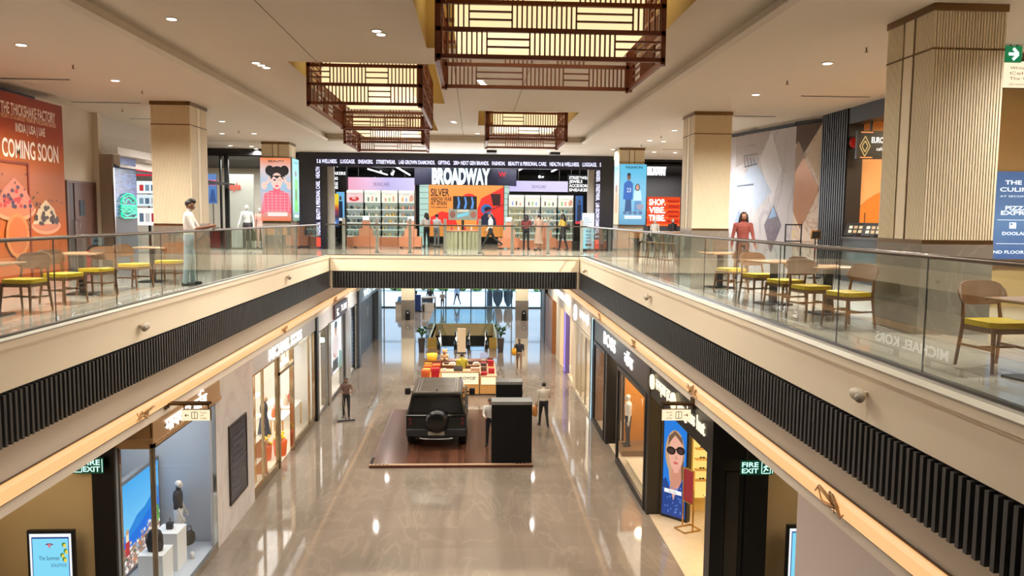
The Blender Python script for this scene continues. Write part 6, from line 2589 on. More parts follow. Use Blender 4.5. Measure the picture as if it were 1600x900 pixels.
for i, (px0, px1, py0, py1, yy, cc) in enumerate(((214, 236, 283, 302, ye + 2.2, (226, 236, 240)), (214, 236, 304, 322, ye + 2.2, (206, 220, 226)), (214, 238, 325, 352, ye + 2.0, (240, 232, 226)))):
    q0, q1 = at(px0, py1, 'y', yy), at(px1, py0, 'y', yy)
    t = thing('glowing_shelf_panel', '%s glowing shelf panel in the shop beyond the blue tiled front' % ('top', 'middle', 'lowest')[i], 'light panel', (q0.x, yy, q0.z))
    a = Art((q0.x, yy, q0.z), X * (q1.x - q0.x + .6), Z * (q1.z - q0.z), L(cc, 1.2), .08, m_steel)  # brightness of the shop's white shelves put in as glowing panels
    for k in range(5):
        a.rect(.08 + k * .17, .2, .2 + k * .17, .7, L([(200, 60, 60), (120, 150, 170), (90, 110, 130), (190, 190, 190), (170, 40, 60)][(k + i) % 5], 1), up=False)
    a.build('panel', t)
    mb = MB()
    mb.bar((q1.x - .1, yy + .06, UP), (q1.x - .1, yy + .06, q1.z), .05)
    mb.build('post', m_steel, t)

# ------------------------------------------------------------------ glazed fashion shop left of the wide black front
YG = 33.2
xa, xb = at(325, 300, 'y', YG).x - 1.2, at(408, 300, 'y', YG).x + .3
zh = at(360, 242, 'y', YG).z
mb = MB()
mb.box(xa - 4, xb + .4, YG - .05, YG + .15, zh, CL)
for px, w_ in ((345, .06), (354.5, .16)):
    q = at(px, 300, 'y', YG)
    mb.box(q.x - w_ / 2, q.x + w_ / 2, YG - .04, YG + .1, UP, zh)
struct('trim_black_frame', mb, m_black, 'black shopfront frame left of the beauty poster')
t = thing('shop_window', 'tall glass front of the fashion shop left of the beauty poster', 'shop window', (xb - 1, YG, UP))
q = at(354.5, 300, 'y', YG)
for x0, x1 in ((xa, at(345, 300, 'y', YG).x - .03), (at(345, 300, 'y', YG).x + .03, q.x - .08), (q.x + .08, xb)):
    mb = MB()
    mb.box(x0, x1, YG, YG + .015, UP + .02, zh)
    mb.build('glass_pane', m_shopglass, t)
mb = MB()
mb.box(xa, xb, YG - .02, YG + .05, UP, UP + .06)
mb.build('sill', m_steel, t)
wallbox('wall_fashion_shop', at(356, 300, 'y', 36).x, at(396, 300, 'y', 36).x, 36, 36.1, UP, 9.6, M((196, 200, 190), .5, noise=.02), 'pale partition inside the fashion shop')
wallbox('wall_fashion_shop_back', -15, -7.6, 42, 42.1, UP, CL, M((222, 218, 208), .6))
mb = MB()
mb.box(-15, xb, YG + .1, 42, 10.2, 10.3)
struct('ceiling_fashion_shop', mb, m_matblack)
lamp('AREA', (-10.5, 37, 10.1), 500, (1, .96, .9), 4, sx=6)
mq = {'top': M((176, 176, 172), .8, noise=.3, scale=30), 'leg': M((52, 46, 50), .8), 'skin': M((206, 200, 192), .4), 'shoe': m_black}
q = at(386, 350, 'y', 34.2)
person('mannequin in a checked shirt and dark trousers behind the fashion shop glass', (q.x, 34.2, UP), PI, 1.86, {'arms': ((.1, .25, .4), (.1, .25, .4)), 'long': True}, mq, None, ('mannequin', 'mannequin'), face=False)
q = at(405, 350, 'y', 34.4)
person('mannequin in a pink checked outfit half behind the beauty poster', (q.x, 34.6, UP), PI, 1.75, {'arms': ARM0, 'long': True}, {**mq, 'top': M((190, 140, 130), .8, noise=.3, scale=30), 'leg': M((190, 150, 140), .8, noise=.3, scale=30)}, None, ('mannequin', 'mannequin'), face=False)
for px0, px1, py0, py1, yy, lab, cc in ((326, 338, 272, 318, 35.5, 'blue and pink poster inside the fashion shop', (90, 130, 190)), (358, 376, 286, 296, 35.98, 'blurred red lettering sign on the pale partition', None)):
    q0, q1 = at(px0, py1, 'y', yy), at(px1, py0, 'y', yy)
    t = thing('shop_poster', lab, 'poster', q0)
    if cc:
        a = Art(q0, X * (q1.x - q0.x), Z * (q1.z - q0.z), L(cc, .9), .05, m_black)
        a.rect(.0, .62, 1, .8, L((240, 110, 150), 1))
        a.text('SALE', .12, .66, .08, L((255, 240, 240), 1), .7)
        a.poly([(.1, .05), (.9, .05), (.7, .45), (.4, .5)], L((60, 90, 150), .9))
        a.build('panel', t)
        mb = MB()
        mb.bar(((q0.x + q1.x) / 2, yy + .06, UP), ((q0.x + q1.x) / 2, yy + .06, q1.z), .05)
        mb.build('post', m_steel, t)
    else:
        mb = MB()
        mb.text('style', q0 - Y * .02, X, Z, .3, 0, q1.x - q0.x, 'L', .02, .015)
        mb.build('lettering', L((240, 110, 90), 1.0), t)
q = at(332, 335, 'y', 34.6)
t = thing('display_table', 'red brown display unit just inside the fashion shop', 'table', (q.x, 34.8, UP))
mb = MB()
mb.box(q.x - .5, q.x + .6, 34.5, 35.2, UP, UP + .75)
mb.build('body', M((120, 42, 34), .5), t)
mb = MB()
mb.box(q.x - .54, q.x + .64, 34.46, 35.24, UP + .75, UP + .8)
mb.build('top', M((150, 70, 50), .4), t)
r = random.Random(9)
for i, (px, yy) in enumerate(((398, 35.3), (424, 35.6), (447, 35.8), (463, 36.2))):
    q = at(px, 372, 'y', yy)
    t = thing('clothes_rail', '%s low clothes rail seen through the left railing glass' % ('first', 'second', 'third', 'fourth')[i], 'clothes rail', (q.x, yy, UP))
    mb = MB()
    for s in (-.45, .45):
        mb.bar((q.x + s, yy, UP), (q.x + s, yy, UP + 1.15), .03)
    mb.bar((q.x - .45, yy, UP + 1.15), (q.x + .45, yy, UP + 1.15), .03)
    mb.build('frame', m_dsteel, t)
    for k in range(7):
        mb = MB()
        mb.obox((q.x - .36 + k * .12, yy, UP + .7), (.045, 0, 0), (0, .2, 0), (0, 0, .4))
        mb.build('garment', M(r.choice([(96, 98, 76), (150, 134, 100), (70, 72, 66), (46, 58, 66), (120, 116, 100)]), .9, noise=.12), t, bevel=.02)

# ------------------------------------------------------------------ posters on the far pillars
t = thing('pillar_poster', 'lit BEAUTY poster of a woman with two hair buns on the left far pillar', 'poster', (-7.4, 29.8, 8))
q0, q1 = at(408, 345, 'y', 29.78), at(456, 247, 'y', 29.78)
PW, PH = q1.x - q0.x, q1.z - q0.z
a = Art(q0, X * PW, Z * PH, grad([(0, (236, 120, 70)), (.3, (206, 180, 190)), (.55, (160, 200, 226)), (.8, (226, 206, 206)), (1, (246, 132, 72))], 2, 1, .3, .1), .1, m_steel)
a.text('BEAUTY', .26, .93, .035, L((60, 40, 40), .8), .5, bold=.02)
hr, sk = L((28, 24, 28), .8), L((240, 196, 184), 1)
pk, pk2 = L((236, 96, 116), 1), L((246, 170, 180), 1)
a.poly([(.02, .1), (.1, .42), (.3, .48), (.7, .48), (.9, .42), (.98, .1), (.8, .16), (.2, .16)], pk)
for i in range(7):
    a.line(.1 + i * .13, .14, .1 + i * .13, .46, .015, pk2)
    a.line(.06, .18 + i * .045, .94, .18 + i * .045, .012, pk2)
a.z += .002
a.rect(.4, .44, .62, .53, pk)
a.ell(.3, .8, .14, .08, hr)
a.ell(.76, .8, .14, .08, hr)
a.ell(.53, .74, .25, .13, hr)
a.ell(.52, .635, .18, .13, sk)
a.poly([(.34, .72), (.72, .72), (.72, .66), (.62, .71), (.52, .67), (.42, .71), (.34, .66)], hr)
a.ell(.45, .65, .045, .014, L((60, 60, 90), .9))
a.line(.56, .65, .67, .655, .012, hr)
a.ell(.52, .555, .055, .016, L((220, 60, 110), 1))
a.poly([(.52, .63), (.55, .59), (.49, .59)], L((226, 170, 160), 1))
for s in (-1, 1):
    a.line(.52 + s * .4, .56, .52 + s * .2, .7, .05, sk)
    a.line(.52 + s * .38, .56, .52 + s * .16, .66, .045, sk)
    a.ell(.52 + s * .4, .56, .09, .06, sk)
for y in (.11, .08):
    a.rect(.22, y, .84, y + .022, L((250, 240, 236), 1))
a.build('front_face', t)
a = Art((q1.x + .02, 29.72, q0.z), Y * 1.1, Z * PH, grad([(0, (20, 110, 70)), (.2, (150, 214, 226)), (1, (150, 226, 236))], 2, 1), .06, m_steel)
a.text('HEALTH', .3, .92, .03, L((30, 90, 110), .8), .55)
a.ell(.5, .76, .12, .05, L((80, 56, 48), .9))
a.poly([(.25, .15), (.8, .15), (.75, .68), (.35, .68)], L((80, 200, 60), 1))
a.ell(.5, .42, .12, .1, L((50, 90, 60), .9))
a.rect(.2, .06, .85, .1, L((236, 250, 250), 1))
a.build('side_face', t)

t = thing('pillar_poster', 'lit blue FASHION poster of a couple in blue on the right far pillar', 'poster', (6.0, 30.1, 8))
q0, q1 = at(967, 351, 'y', 30.1), at(1010.5, 257, 'y', 30.1)
PW, PH = q1.x - q0.x, q1.z - q0.z
a = Art(q0, X * PW, Z * PH, grad([(0, (60, 150, 196)), (.3, (110, 190, 226)), (1, (90, 196, 236))], 2, 1), .1, m_steel)
a.text('FASHION', .22, .93, .04, L((30, 40, 60), .8), .62, bold=.02)
nv, dk = L((24, 92, 176), 1), L((40, 50, 70), .8)
a.poly([(.2, .22), (.46, .22), (.44, .46), (.24, .46)], L((40, 80, 130), .9))
a.poly([(.14, .42), (.5, .42), (.5, .68), (.4, .73), (.28, .73), (.16, .68)], nv)
a.text('23', .27, .54, .07, L((220, 236, 250), 1), .16)
a.ell(.34, .79, .07, .055, L((120, 84, 70), .9))
a.ell(.34, .83, .07, .03, dk)
a.poly([(.55, .24), (.84, .24), (.8, .44), (.58, .44)], L((90, 140, 190), .9))
a.poly([(.52, .4), (.84, .4), (.8, .57), (.56, .57)], L((180, 216, 236), 1))
a.ell(.67, .62, .09, .06, dk)
a.ell(.67, .62, .055, .045, L((206, 150, 130), .9))
a.ell(.78, .3, .14, .05, L((150, 150, 170), .9))
for i in range(4):
    a.ell(.22 + i * .19, .2, .08, .03, L((90, 110, 150), .9))
for y in (.13, .1):
    a.rect(.2, y, .84, y + .022, L((244, 250, 252), 1))
a.build('front_face', t)
a = Art((q0.x - .02, 31.2, q0.z), -Y * 1.1, Z * PH, grad([(0, (214, 206, 160)), (.4, (226, 190, 160)), (1, (130, 214, 236))], 2, 1), .06, m_steel)
a.text('BEAUTY', .2, .92, .03, L((40, 60, 80), .8), .55)
a.ell(.5, .6, .2, .07, L((150, 90, 60), .9))
a.poly([(.3, .2), (.75, .2), (.7, .53), (.35, .53)], L((226, 140, 90), 1))
a.build('side_face', t)

# ================================================================== THE WIDE BLACK SHOP FRONT AT THE FAR END
YW = 34.5
def w_(px, py, yy=YW):
    return at(px, py, 'y', yy)
x0, x1 = w_(466, 300).x, w_(958, 300).x
ox0, ox1 = w_(511, 300).x, w_(929, 300).x
oz = w_(720, 262).z
mb = MB()
mb.box(x0, ox0, YW, YW + .35, UP, CL)
mb.box(ox1, x1, YW, YW + .35, UP, CL)
mb.box(ox0, ox1, YW, YW + .35, oz, CL)
struct('wall_wide_shop', mb, M((16, 18, 28), .3, noise=.1), 'glossy black frame of the wide shop front')
t = thing('led_ticker', 'black LED text band framing the wide shop front', 'LED sign', (-.5, YW, oz))
led = L((226, 226, 255), 1.5)
l0, l1 = w_(494, 251), w_(940, 258)
zb = w_(720, 257.5).z
mb = MB()
mb.box(l0.x, l1.x, YW - .03, YW, oz - .02, zb + .3)
cx0, cx1 = w_(497, 300).x, w_(934, 300).x
mb.box(cx0 - .13, cx0 + .13, YW - .03, YW, UP, oz - .02)
mb.box(cx1 - .13, cx1 + .13, YW - .03, YW, UP, oz - .02)
mb.build('housing', M((18, 16, 46), .3), t)
words_ = ['S & WELLNESS.', 'LUGGAGE.', 'SNEAKERS.', 'STREETWEAR.', 'LAB GROWN DIAMONDS.', 'GIFTING.', '200+ NEXT GEN BRANDS.', 'FASHION.', 'BEAUTY & PERSONAL CARE.', 'HEALTH & WELLNESS.', 'LUGGAGE.', 'S']
gap = 1.4
tot = sum(text_geo(s_, .025, 0)[2] for s_ in words_) + gap * (len(words_) - 1)
sc = (l1.x - l0.x - .06) / tot
xx = l0.x + .03
for s_ in words_:
    ww = text_geo(s_, .025, 0)[2] * sc
    mb = MB()
    mb.text(s_, (xx, YW - .04, zb), X, Z, .16, 0, ww, 'L', .025)
    mb.build('running_text', led, t)
    xx += ww + gap * sc
mb = MB()
mb.text('FASHION.   BEAUTY & PERSONAL CARE.   HEALTH', (cx0 + .08, YW - .04, UP + .6), Z, -X, .16, 0, oz - UP - .65, 'L', .025)
mb.build('left_text', led, t)
mb = MB()
mb.text('NEAKERS.   STREETWEAR.   LAB GROWN DIAMONDS.   G', (cx1 - .08, YW - .04, oz - .05), -Z, X, .16, 0, oz - UP - .65, 'L', .025)
mb.build('right_text', led, t)
mb = MB()
mb.box(cx0 - .09, cx0 + .09, YW - .04, YW - .03, UP + .1, UP + .5)
mb.box(cx1 - .09, cx1 + .09, YW - .04, YW - .03, UP + .1, UP + .5)
mb.build('red_block', L((240, 60, 50), 1.3), t)
# glass edge piers of the opening
mb = MB()
mb.box(ox0, ox0 + .28, YW + .1, YW + .3, UP, oz)
mb.box(ox1 - .28, ox1, YW + .1, YW + .3, UP, oz)
struct('trim_grey_piers', mb, M((150, 146, 140), .4))
# interior
mb = MB()
mb.box(-8.4, 7.0, YW + .35, 46, 10.25, 10.35)
struct('ceiling_wide_shop', mb, m_matblack, 'black open ceiling of the wide shop')
mb = MB()
mb.box(-8.4, 7.0, 45.9, 46, UP, 10.3)
mb.box(-8.4, -8.3, YW + .35, 46, UP, 10.3)
mb.box(6.9, 7.0, YW + .35, 46, UP, 10.3)
struct('wall_wide_shop_inside', mb, M((60, 58, 60), .6))
r = random.Random(21)
for i, (px0, py0, px1, py1) in enumerate(((551, 254, 559, 259), (575, 264, 640, 290), (611, 256, 646, 277), (664, 256, 671, 266), (765, 266, 771, 258), (811, 266, 822, 259), (862, 268, 880, 259), (830, 287, 850, 276), (508, 260, 540, 261))):
    A, B = at(px0, py0, 'z', 10.12), at(px1, py1, 'z', 10.12)
    for q in (A, B):
        q.y = max(35.2, min(45, q.y))
    t = thing('tube_light', 'white tube light under the black ceiling of the wide shop', 'tube light', A, group='tube lights of the wide shop')
    mb = MB()
    mb.bar(A, B if (B - A).length > .4 else A + Y * .8, .06)
    mb.build('tube', L((250, 250, 255), 3), t)
    mb = MB()
    mb.bar(A + Z * .04, (B if (B - A).length > .4 else A + Y * .8) + Z * .04, .08, .03)
    mb.build('housing', m_matblack, t)
for i in range(14):
    px, py = r.uniform(520, 920), r.uniform(268, 284)
    q = w_(px, py, r.uniform(37, 43))
    t = thing('track_spot', 'small round white spot among the black ceiling of the wide shop', 'spot lamp', q, group='ceiling spots of the wide shop')
    mb = MB()
    mb.tube([q, q + Z * (10.25 - q.z)], .015, 5)
    mb.build('stem', m_matblack, t)
    mb = MB()
    mb.ell(q, (.07, .06, .07))
    mb.build('lens', L((240, 248, 255), 3), t)
lamp('AREA', (-3.6, 37.0, 10.0), 200, (1, .98, .95), 4, sx=3)
lamp('AREA', (3.0, 37.0, 10.0), 200, (1, .98, .95), 4, sx=3)
lamp('AREA', (-.5, 35.4, 8.9), 420, (.94, .97, 1), 8, rot=(math.radians(-105), 0, 0), sx=2.4)  # no fitting: lamp added to brighten the ceiling before the shop
lamp('AREA', (-.5, 40.5, 10.0), 160, (1, .98, .95), 4, sx=3)

# big white name sign on its dark blue curved board
t = thing('shop_sign', 'big glowing white BROADWAY sign hanging in the middle of the wide shop', 'sign', (-.5, 36, 9.3))
YS = 35.6
q0, q1 = w_(675, 287, YS), w_(766, 264, YS)
mb = MB()
mb.text('BROADWAY', (q0.x, YS - .05, q0.z + .02), X, Z, q1.z - q0.z - .02, 0, q1.x - q0.x, 'L', .055, .04)
mb.build('lettering', L((236, 255, 255), 1.3), t)
b0, b1 = w_(645, 286, YS + .3), w_(809, 263, YS + .3)
mb = MB()
n = 16
for i in range(n):
    f0, f1 = i / n, (i + 1) / n
    X0, X1 = b0.x + (b1.x - b0.x) * f0, b0.x + (b1.x - b0.x) * f1
    d0, d1 = (2 * f0 - 1) ** 2 * 1.2, (2 * f1 - 1) ** 2 * 1.2
    mb.prism([(X0, YS + .1 + d0, b0.z - .05), (X1, YS + .1 + d1, b0.z - .05), (X1, YS + .1 + d1, b1.z + .1), (X0, YS + .1 + d0, b1.z + .1)], (0, .06, 0))
mb.build('board', M((14, 16, 52), .4), t)
mb = MB()
q = w_(783, 271, YS - .0)
mb.text('W', (q.x - .1, YS + .62, q.z - .12), X, Z, .22, 0, .35, 'L', .02, .02)
mb.build('red_mark', L((220, 40, 50), 1.2), t)
mb = MB()
for x in (b0.x + .8, b1.x - .8):
    mb.tube([(x, YS + .4, b1.z), (x, YS + .4, 10.25)], .012, 6)
mb.build('hanger_rod', m_dsteel, t)

# two skincare banners over lit shelf walls
YK = 38.2
def skincare(px0, px1, pyt, pyb, label, g, tpx):
    q0, q1 = w_(px0, pyb, YK - .3), w_(px1, pyt, YK - .3)
    t = thing('banner_sign', label, 'sign', q0)
    a = Art((q0.x, YK - .3, q0.z), X * (q1.x - q0.x), Z * (q1.z - q0.z), grad(g, 0, 1.0), .2, m_steel)
    a.text('SKINCARE', .38, .32, .3, L((120, 96, 130), .8), .24)
    a.build('panel', t)
    mb = MB()
    for f in (.15, .85):
        x = q0.x + (q1.x - q0.x) * f
        mb.tube([(x, YK - .2, q1.z), (x, YK - .2, 10.25)], .012, 6)
    mb.build('hanger_rod', m_dsteel, t)


skincare(544, 648, 278, 296.5, 'pink and lilac SKINCARE banner over the left shelf wall', [(0, (246, 170, 196)), (.3, (236, 190, 224)), (.6, (190, 180, 236)), (1, (214, 206, 246))], 0)
skincare(796, 888, 283.5, 299, 'pale lilac SKINCARE banner over the right shelf wall', [(0, (206, 196, 250)), (1, (226, 216, 248))], 0)

# one little bottle, one little jar, one little box: copied along the shelves
def proto(kind, col):
    nm = {'bottle': 'cosmetic_bottle', 'jar': 'cream_jar', 'box': 'cosmetic_box'}[kind]
    mb = MB()
    if kind == 'bottle':
        mb.lathe((0, 0, 0), [(.035, 0), (.035, .13), (.015, .15), (.015, .2), (0, .2)], 8)
    elif kind == 'jar':
        mb.lathe((0, 0, 0), [(.05, 0), (.05, .06), (.045, .065), (.045, .09), (0, .09)], 8)
    else:
        mb.box(-.045, .045, -.03, .03, 0, .17)
    o = mb.build(nm, M(col, .4, noise=0))
    return o


protos = {}
NPROD = [0]


def product(kind, col, p, label, group):
    k = (kind, col)
    if k not in protos:
        o = protos[k] = proto(kind, col)
    else:
        o = protos[k].copy()
        COL.objects.link(o)
    o.location = p
    tag(o, label, {'bottle': 'bottle', 'jar': 'jar', 'box': 'box'}[kind], group)
    NPROD[0] += 1


def shelfwall(bays, pyt, py_light, pyb, pybase, label, side, tints):
    """lit cosmetics wall: light boxes on top, four shelves, terracotta foot"""
    zt, zl = w_(700, pyt, YK).z, w_(700, py_light, YK).z
    zf, zb = w_(700, pybase, YK).z, UP
    for i in range(len(bays) - 1):
        xa, xb = w_(bays[i], 330, YK).x, w_(bays[i + 1], 330, YK).x
        nb = ('first', 'second', 'third', 'fourth')[i]
        lab = '%s bay of the lit cosmetics wall under the %s skincare banner' % (nb, side)
        t = thing('cosmetics_shelf', lab, 'shelf', ((xa + xb) / 2, YK, UP))
        mb = MB()
        mb.box(xa, xb, YK + .28, YK + .32, UP, zt)
        mb.build('lit_back', L(tints[i], .42), t)
        mb = MB()
        for x in (xa, xb):
            mb.box(x - .02, x + .02, YK, YK + .3, UP, zt)
        mb.box(xa, xb, YK, YK + .3, zt, zt + .04)
        mb.build('frame', M((96, 96, 90), .4, .3), t)
        a = Art((xa + .03, YK - .01, zl), X * (xb - xa - .06), Z * (zt - zl - .14), L([(246, 206, 206), (236, 244, 226), (240, 240, 220), (236, 232, 220)][i] if side == 'left' else (246, 242, 226), 1.0), .03)
        rr = random.Random(i * 7 + len(side))
        if side == 'left' and i == 0:
            a.ell(.45, .4, .3, .25, L((206, 60, 60), 1), 150, 420)
            a.ell(.45, .45, .14, .14, L((240, 170, 170), 1))
        else:
            for k in range(3):
                x = .25 + .25 * k
                a.rect(x - .05, .15, x + .05, .15 + rr.uniform(.3, .55), L(rr.choice([(226, 170, 80), (150, 190, 120), (150, 170, 220), (230, 150, 120), (120, 110, 100)]), 1))
            if i == 3:
                a.ell(.85, .5, .12, .35, L((214, 160, 140), 1))
        a.text('beauty', .3, .86, .06, L((110, 100, 90), .8), .4)
        a.build('light_box', t)
        mb = MB()
        mb.box(xa + .02, xb - .02, YK - .02, YK + .28, zt - .12, zt)
        mb.build('header', L((250, 246, 236), 1.1), t)
        nsh = 5
        for s in range(nsh):
            z = zf + (zl - zf) * s / nsh
            mb = MB()
            mb.box(xa + .02, xb - .02, YK, YK + .28, z - .03, z)
            mb.build('shelf_board', M((214, 214, 200), .4), t)
            mb = MB()
            mb.box(xa + .02, xb - .02, YK - .006, YK, z - .035, z + .012)
            mb.build('shelf_edge', L((240, 244, 230), .85), t)
            x = xa + .08
            pal = [[(120, 140, 136), (190, 200, 196), (60, 80, 96)], [(206, 214, 196), (120, 150, 120), (230, 226, 214)], [(226, 190, 90), (190, 180, 150), (150, 170, 190)], [(190, 210, 200), (110, 130, 120), (226, 150, 130)]] if side == 'left' else [[(170, 176, 110), (206, 204, 150), (140, 150, 120)], [(200, 206, 196), (150, 160, 160), (226, 214, 190)], [(190, 200, 190), (70, 150, 170), (226, 220, 200)], [(60, 160, 180), (206, 206, 170), (150, 160, 140)]]
            while x < xb - .08 and NPROD[0] < 296:
                kind = rr.choice(('bottle', 'bottle', 'box', 'jar'))
                product(kind, rr.choice(pal[i]), (x, YK + .08 + rr.uniform(0, .06), z), 'small cosmetic %s on the lit shelves, %s bay under the %s skincare banner' % (kind, nb, side), 'cosmetic %ss, %s bay, %s wall' % (kind, nb, side))
                x += rr.uniform(.14, .19)
        mb = MB()
        mb.box(xa + .01, xb - .01, YK - .04, YK + .28, UP, zf - .04)
        mb.build('drawer_base', M((206, 130, 96), .5, noise=.04), t)


shelfwall((541, 568.5, 595.5, 622, 648), 298.5, 318, 372, 370, 'left', 'left', [(206, 224, 214), (214, 230, 214), (214, 226, 206), (206, 226, 214)])
shelfwall((794, 819.5, 844.5, 871, 896), 303.5, 322, 372, 373, 'right', 'right', [(236, 230, 190), (230, 230, 206), (226, 232, 214), (230, 232, 206)])

# the smaller goods behind, packed along every board
rr = random.Random(77)
sc_cols = [(150, 160, 150), (206, 206, 190), (110, 130, 124), (226, 220, 206), (186, 150, 110), (120, 150, 170), (206, 180, 120)]
mb = MB()
for px0, px1, pyt, pyl in ((541, 648, 298.5, 318), (794, 896, 303.5, 322)):
    zl_, zf_ = w_(700, pyl, YK).z, w_(700, 371, YK).z
    xa, xb = w_(px0, 330, YK).x + .05, w_(px1, 330, YK).x - .05
    for s in range(5):
        z = zf_ + (zl_ - zf_) * s / 5
        x = xa
        while x < xb:
            w2 = rr.uniform(.02, .035)
            mb.box(x - w2, x + w2, YK + .18, YK + .26, z, z + rr.uniform(.09, .2), rr.randrange(7))
            x += rr.uniform(.07, .1)
t = mb.build('small_cosmetics', [M(c_, .45, noise=0) for c_ in sc_cols])
tag(t, 'dense rows of tiny cosmetics packed behind the front products on the lit shelf walls', 'cosmetics', None, 'stuff')

# orange racing poster behind, with the display stand in front
YP = 42.0
q0, q1 = w_(670, 352, YP), w_(787, 290, YP)
t = thing('wall_poster', 'huge orange and red poster headed SILVER at the back of the wide shop', 'poster', q0)
a = Art((q0.x, YP, UP + .4), X * (q1.x - q0.x), Z * (q1.z - UP - .4), L((244, 150, 70), 1.0), .08, m_steel)
def pq(px, py):
    q = w_(px, py, YP)
    return (q.x - q0.x) / (q1.x - q0.x), (q.z - UP - .4) / (q1.z - UP - .4)
rd = L((236, 50, 40), 1)
a.poly([pq(745, 352), pq(745, 330), pq(752, 310), pq(768, 302), pq(787, 292), pq(787, 352)], rd)
a.poly([pq(672, 340), pq(690, 330), pq(708, 334), pq(715, 352), pq(672, 352)], rd)
x, y = pq(733, 312)
a.ell(x, y, .1, .12, rd)
dk = L((60, 24, 24), .9)
tx = L((50, 24, 20), .8)
for body, p, e, h in (('SILVER', (673, 306), (702, 306), .14), ('ARROW WAR', (673, 314), (706, 314), .08), ('AT SPAIN', (673, 320.5), (698, 320.5), .08), ('THE CHAMPIONSHIP', (673, 325), (699, 325), .03)):
    x, y = pq(*p)
    a.text(body, x, y, h, tx, pq(*e)[0] - x, bold=.02)
for k in range(6):
    x, y = pq(767 + k * .6, 304 + k * 3)
    a.rect(x, y - .03, x + .13 - k * .006, y + .012, dk)
x, y = pq(760, 327)
a.ell(x, y, .075, .1, L((60, 110, 170), 1))
a.ell(x + .02, y - .0, .05, .05, L((24, 30, 50), .9))
a.poly([pq(750, 352), pq(752, 338), pq(758, 333), pq(768, 334), pq(774, 342), pq(776, 352)], L((40, 46, 70), .9))
x, y = pq(755, 340)
a.line(*pq(757, 332), *pq(787, 320), .08, L((170, 40, 36), 1))
a.build('panel', t)
for px0, px1 in ((655, 669), (788, 796)):
    q0, q1 = w_(px0, 352, YP - .3), w_(px1, 288, YP - .3)
    t = thing('shelf_column', 'pale green lit shelf column %s the orange poster' % ('left of' if px0 < 700 else 'right of'), 'shelf', (q0.x, YP, UP))
    mb = MB()
    mb.box(q0.x, q1.x, YP - .1, YP + .1, UP, q1.z)
    mb.build('lit_back', L((190, 226, 214), .9), t)
    for k in range(9):
        mb = MB()
        z = UP + .6 + k * .3
        mb.box(q0.x, q1.x, YP - .3, YP - .1, z, z + .03)
        mb.build('shelf_board', M((150, 160, 150), .4), t)

YD = 36.6
q0, q1 = w_(700, 389, YD), w_(746, 364, YD)
cx = (q0.x + q1.x) / 2
t = thing('display_stand', 'round fluted display stand with screens in the middle of the wide shop', 'display stand', (cx, YD, UP))
mb = MB()
n = 22
for i in range(n):
    q = PI * 2 * i / n
    mb.tube([(cx + .72 * math.cos(q), YD + .5 * math.sin(q), UP), (cx + .72 * math.cos(q), YD + .5 * math.sin(q), UP + .78)], .1, 8)
mb.build('fluted_base', M((170, 166, 136), .6, noise=.03), t)
mb = MB()
mb.lathe((0, 0, 0), [(0, 0), (.86, 0), (.86, .05), (0, .05)], 28)
mb.v = [(cx + v[0], YD + v[1] * .7, UP + .78 + v[2]) for v in mb.v]
mb.build('top', M((206, 140, 110), .4), t)
q0, q1 = w_(701, 345, YD), w_(746, 327, YD)
mb = MB()
mb.box(cx - .06, cx + .06, YD - .05, YD + .05, UP + .83, q1.z + .1)
mb.build('post', m_black, t)
a = Art((q0.x, YD - .2, UP + 1.3), X * (q1.x - q0.x), Z * (q1.z - UP - 1.3), L((150, 156, 140), .9), .08, m_black)
a.ell(.14, .5, .1, .32, L((150, 96, 80), .9))
a.ell(.86, .5, .1, .32, L((170, 106, 90), .9))
a.poly([(.3, .2), (.7, .45), (.7, .75), (.3, .5)], L((120, 200, 220), 1))
a.rect(.3, .75, .7, .95, L((206, 206, 190), 1))
a.build('photo_panel', t)
s0, s1 = w_(708, 327, YD), w_(745, 307, YD)
a = Art((s0.x, YD - .22, s0.z), X * (s1.x - s0.x), Z * (s1.z - s0.z), L((14, 16, 26), .8), .1, m_black)
for k in range(3):
    a.poly([(.16 + k * .29, .05), (.26 + k * .29, .05), (.3 + k * .29, .5), (.24 + k * .29, .95), (.18 + k * .29, .95), (.22 + k * .29, .5)], L((90, 150, 226), 1))
a.build('screen', t)
for k in range(4):
    product('box', [(206, 70, 80), (236, 220, 220), (190, 60, 60), (230, 200, 190)][k], (cx - .5 + k * .3, YD - .3, UP + .83), 'small cosmetic box on the round fluted display stand', 'boxes on the round fluted stand')

# low display blocks, info boards
def block(px, py, w2, h, yy, label, col=(206, 130, 96), sign=True):
    q = w_(px, py, yy)
    t = thing('display_block', label, 'display table', (q.x, yy, UP))
    mb = MB()
    mb.box(q.x - w2, q.x + w2, yy - .3, yy + .3, UP + .06, UP + h)
    mb.build('body', M(col, .5, noise=.04), t)
    mb = MB()
    for s in (-w2 + .06, w2 - .06):
        mb.box(q.x + s - .03, q.x + s + .03, yy - .25, yy + .25, UP, UP + .06)
    mb.build('foot', m_black, t)
    mb = MB()
    mb.box(q.x - w2 * .55, q.x + w2 * .55, yy - .18, yy + .2, UP + h, UP + h + .35)
    mb.box(q.x - w2 * .3, q.x + w2 * .3, yy - .1, yy + .15, UP + h + .35, UP + h + .7)
    mb.build('stepped_riser', M((214, 150, 120), .5), t)
    if sign:
        mb = MB()
        mb.box(q.x - .14, q.x + .14, yy - .02, yy, UP + 1.25, UP + 1.45)
        mb.build('price_card', L((250, 250, 246), 1.2), t)
        mb = MB()
        mb.tube([(q.x, yy, UP + h + .6), (q.x, yy, UP + 1.26)], .01, 5)
        mb.build('card_stem', m_steel, t)


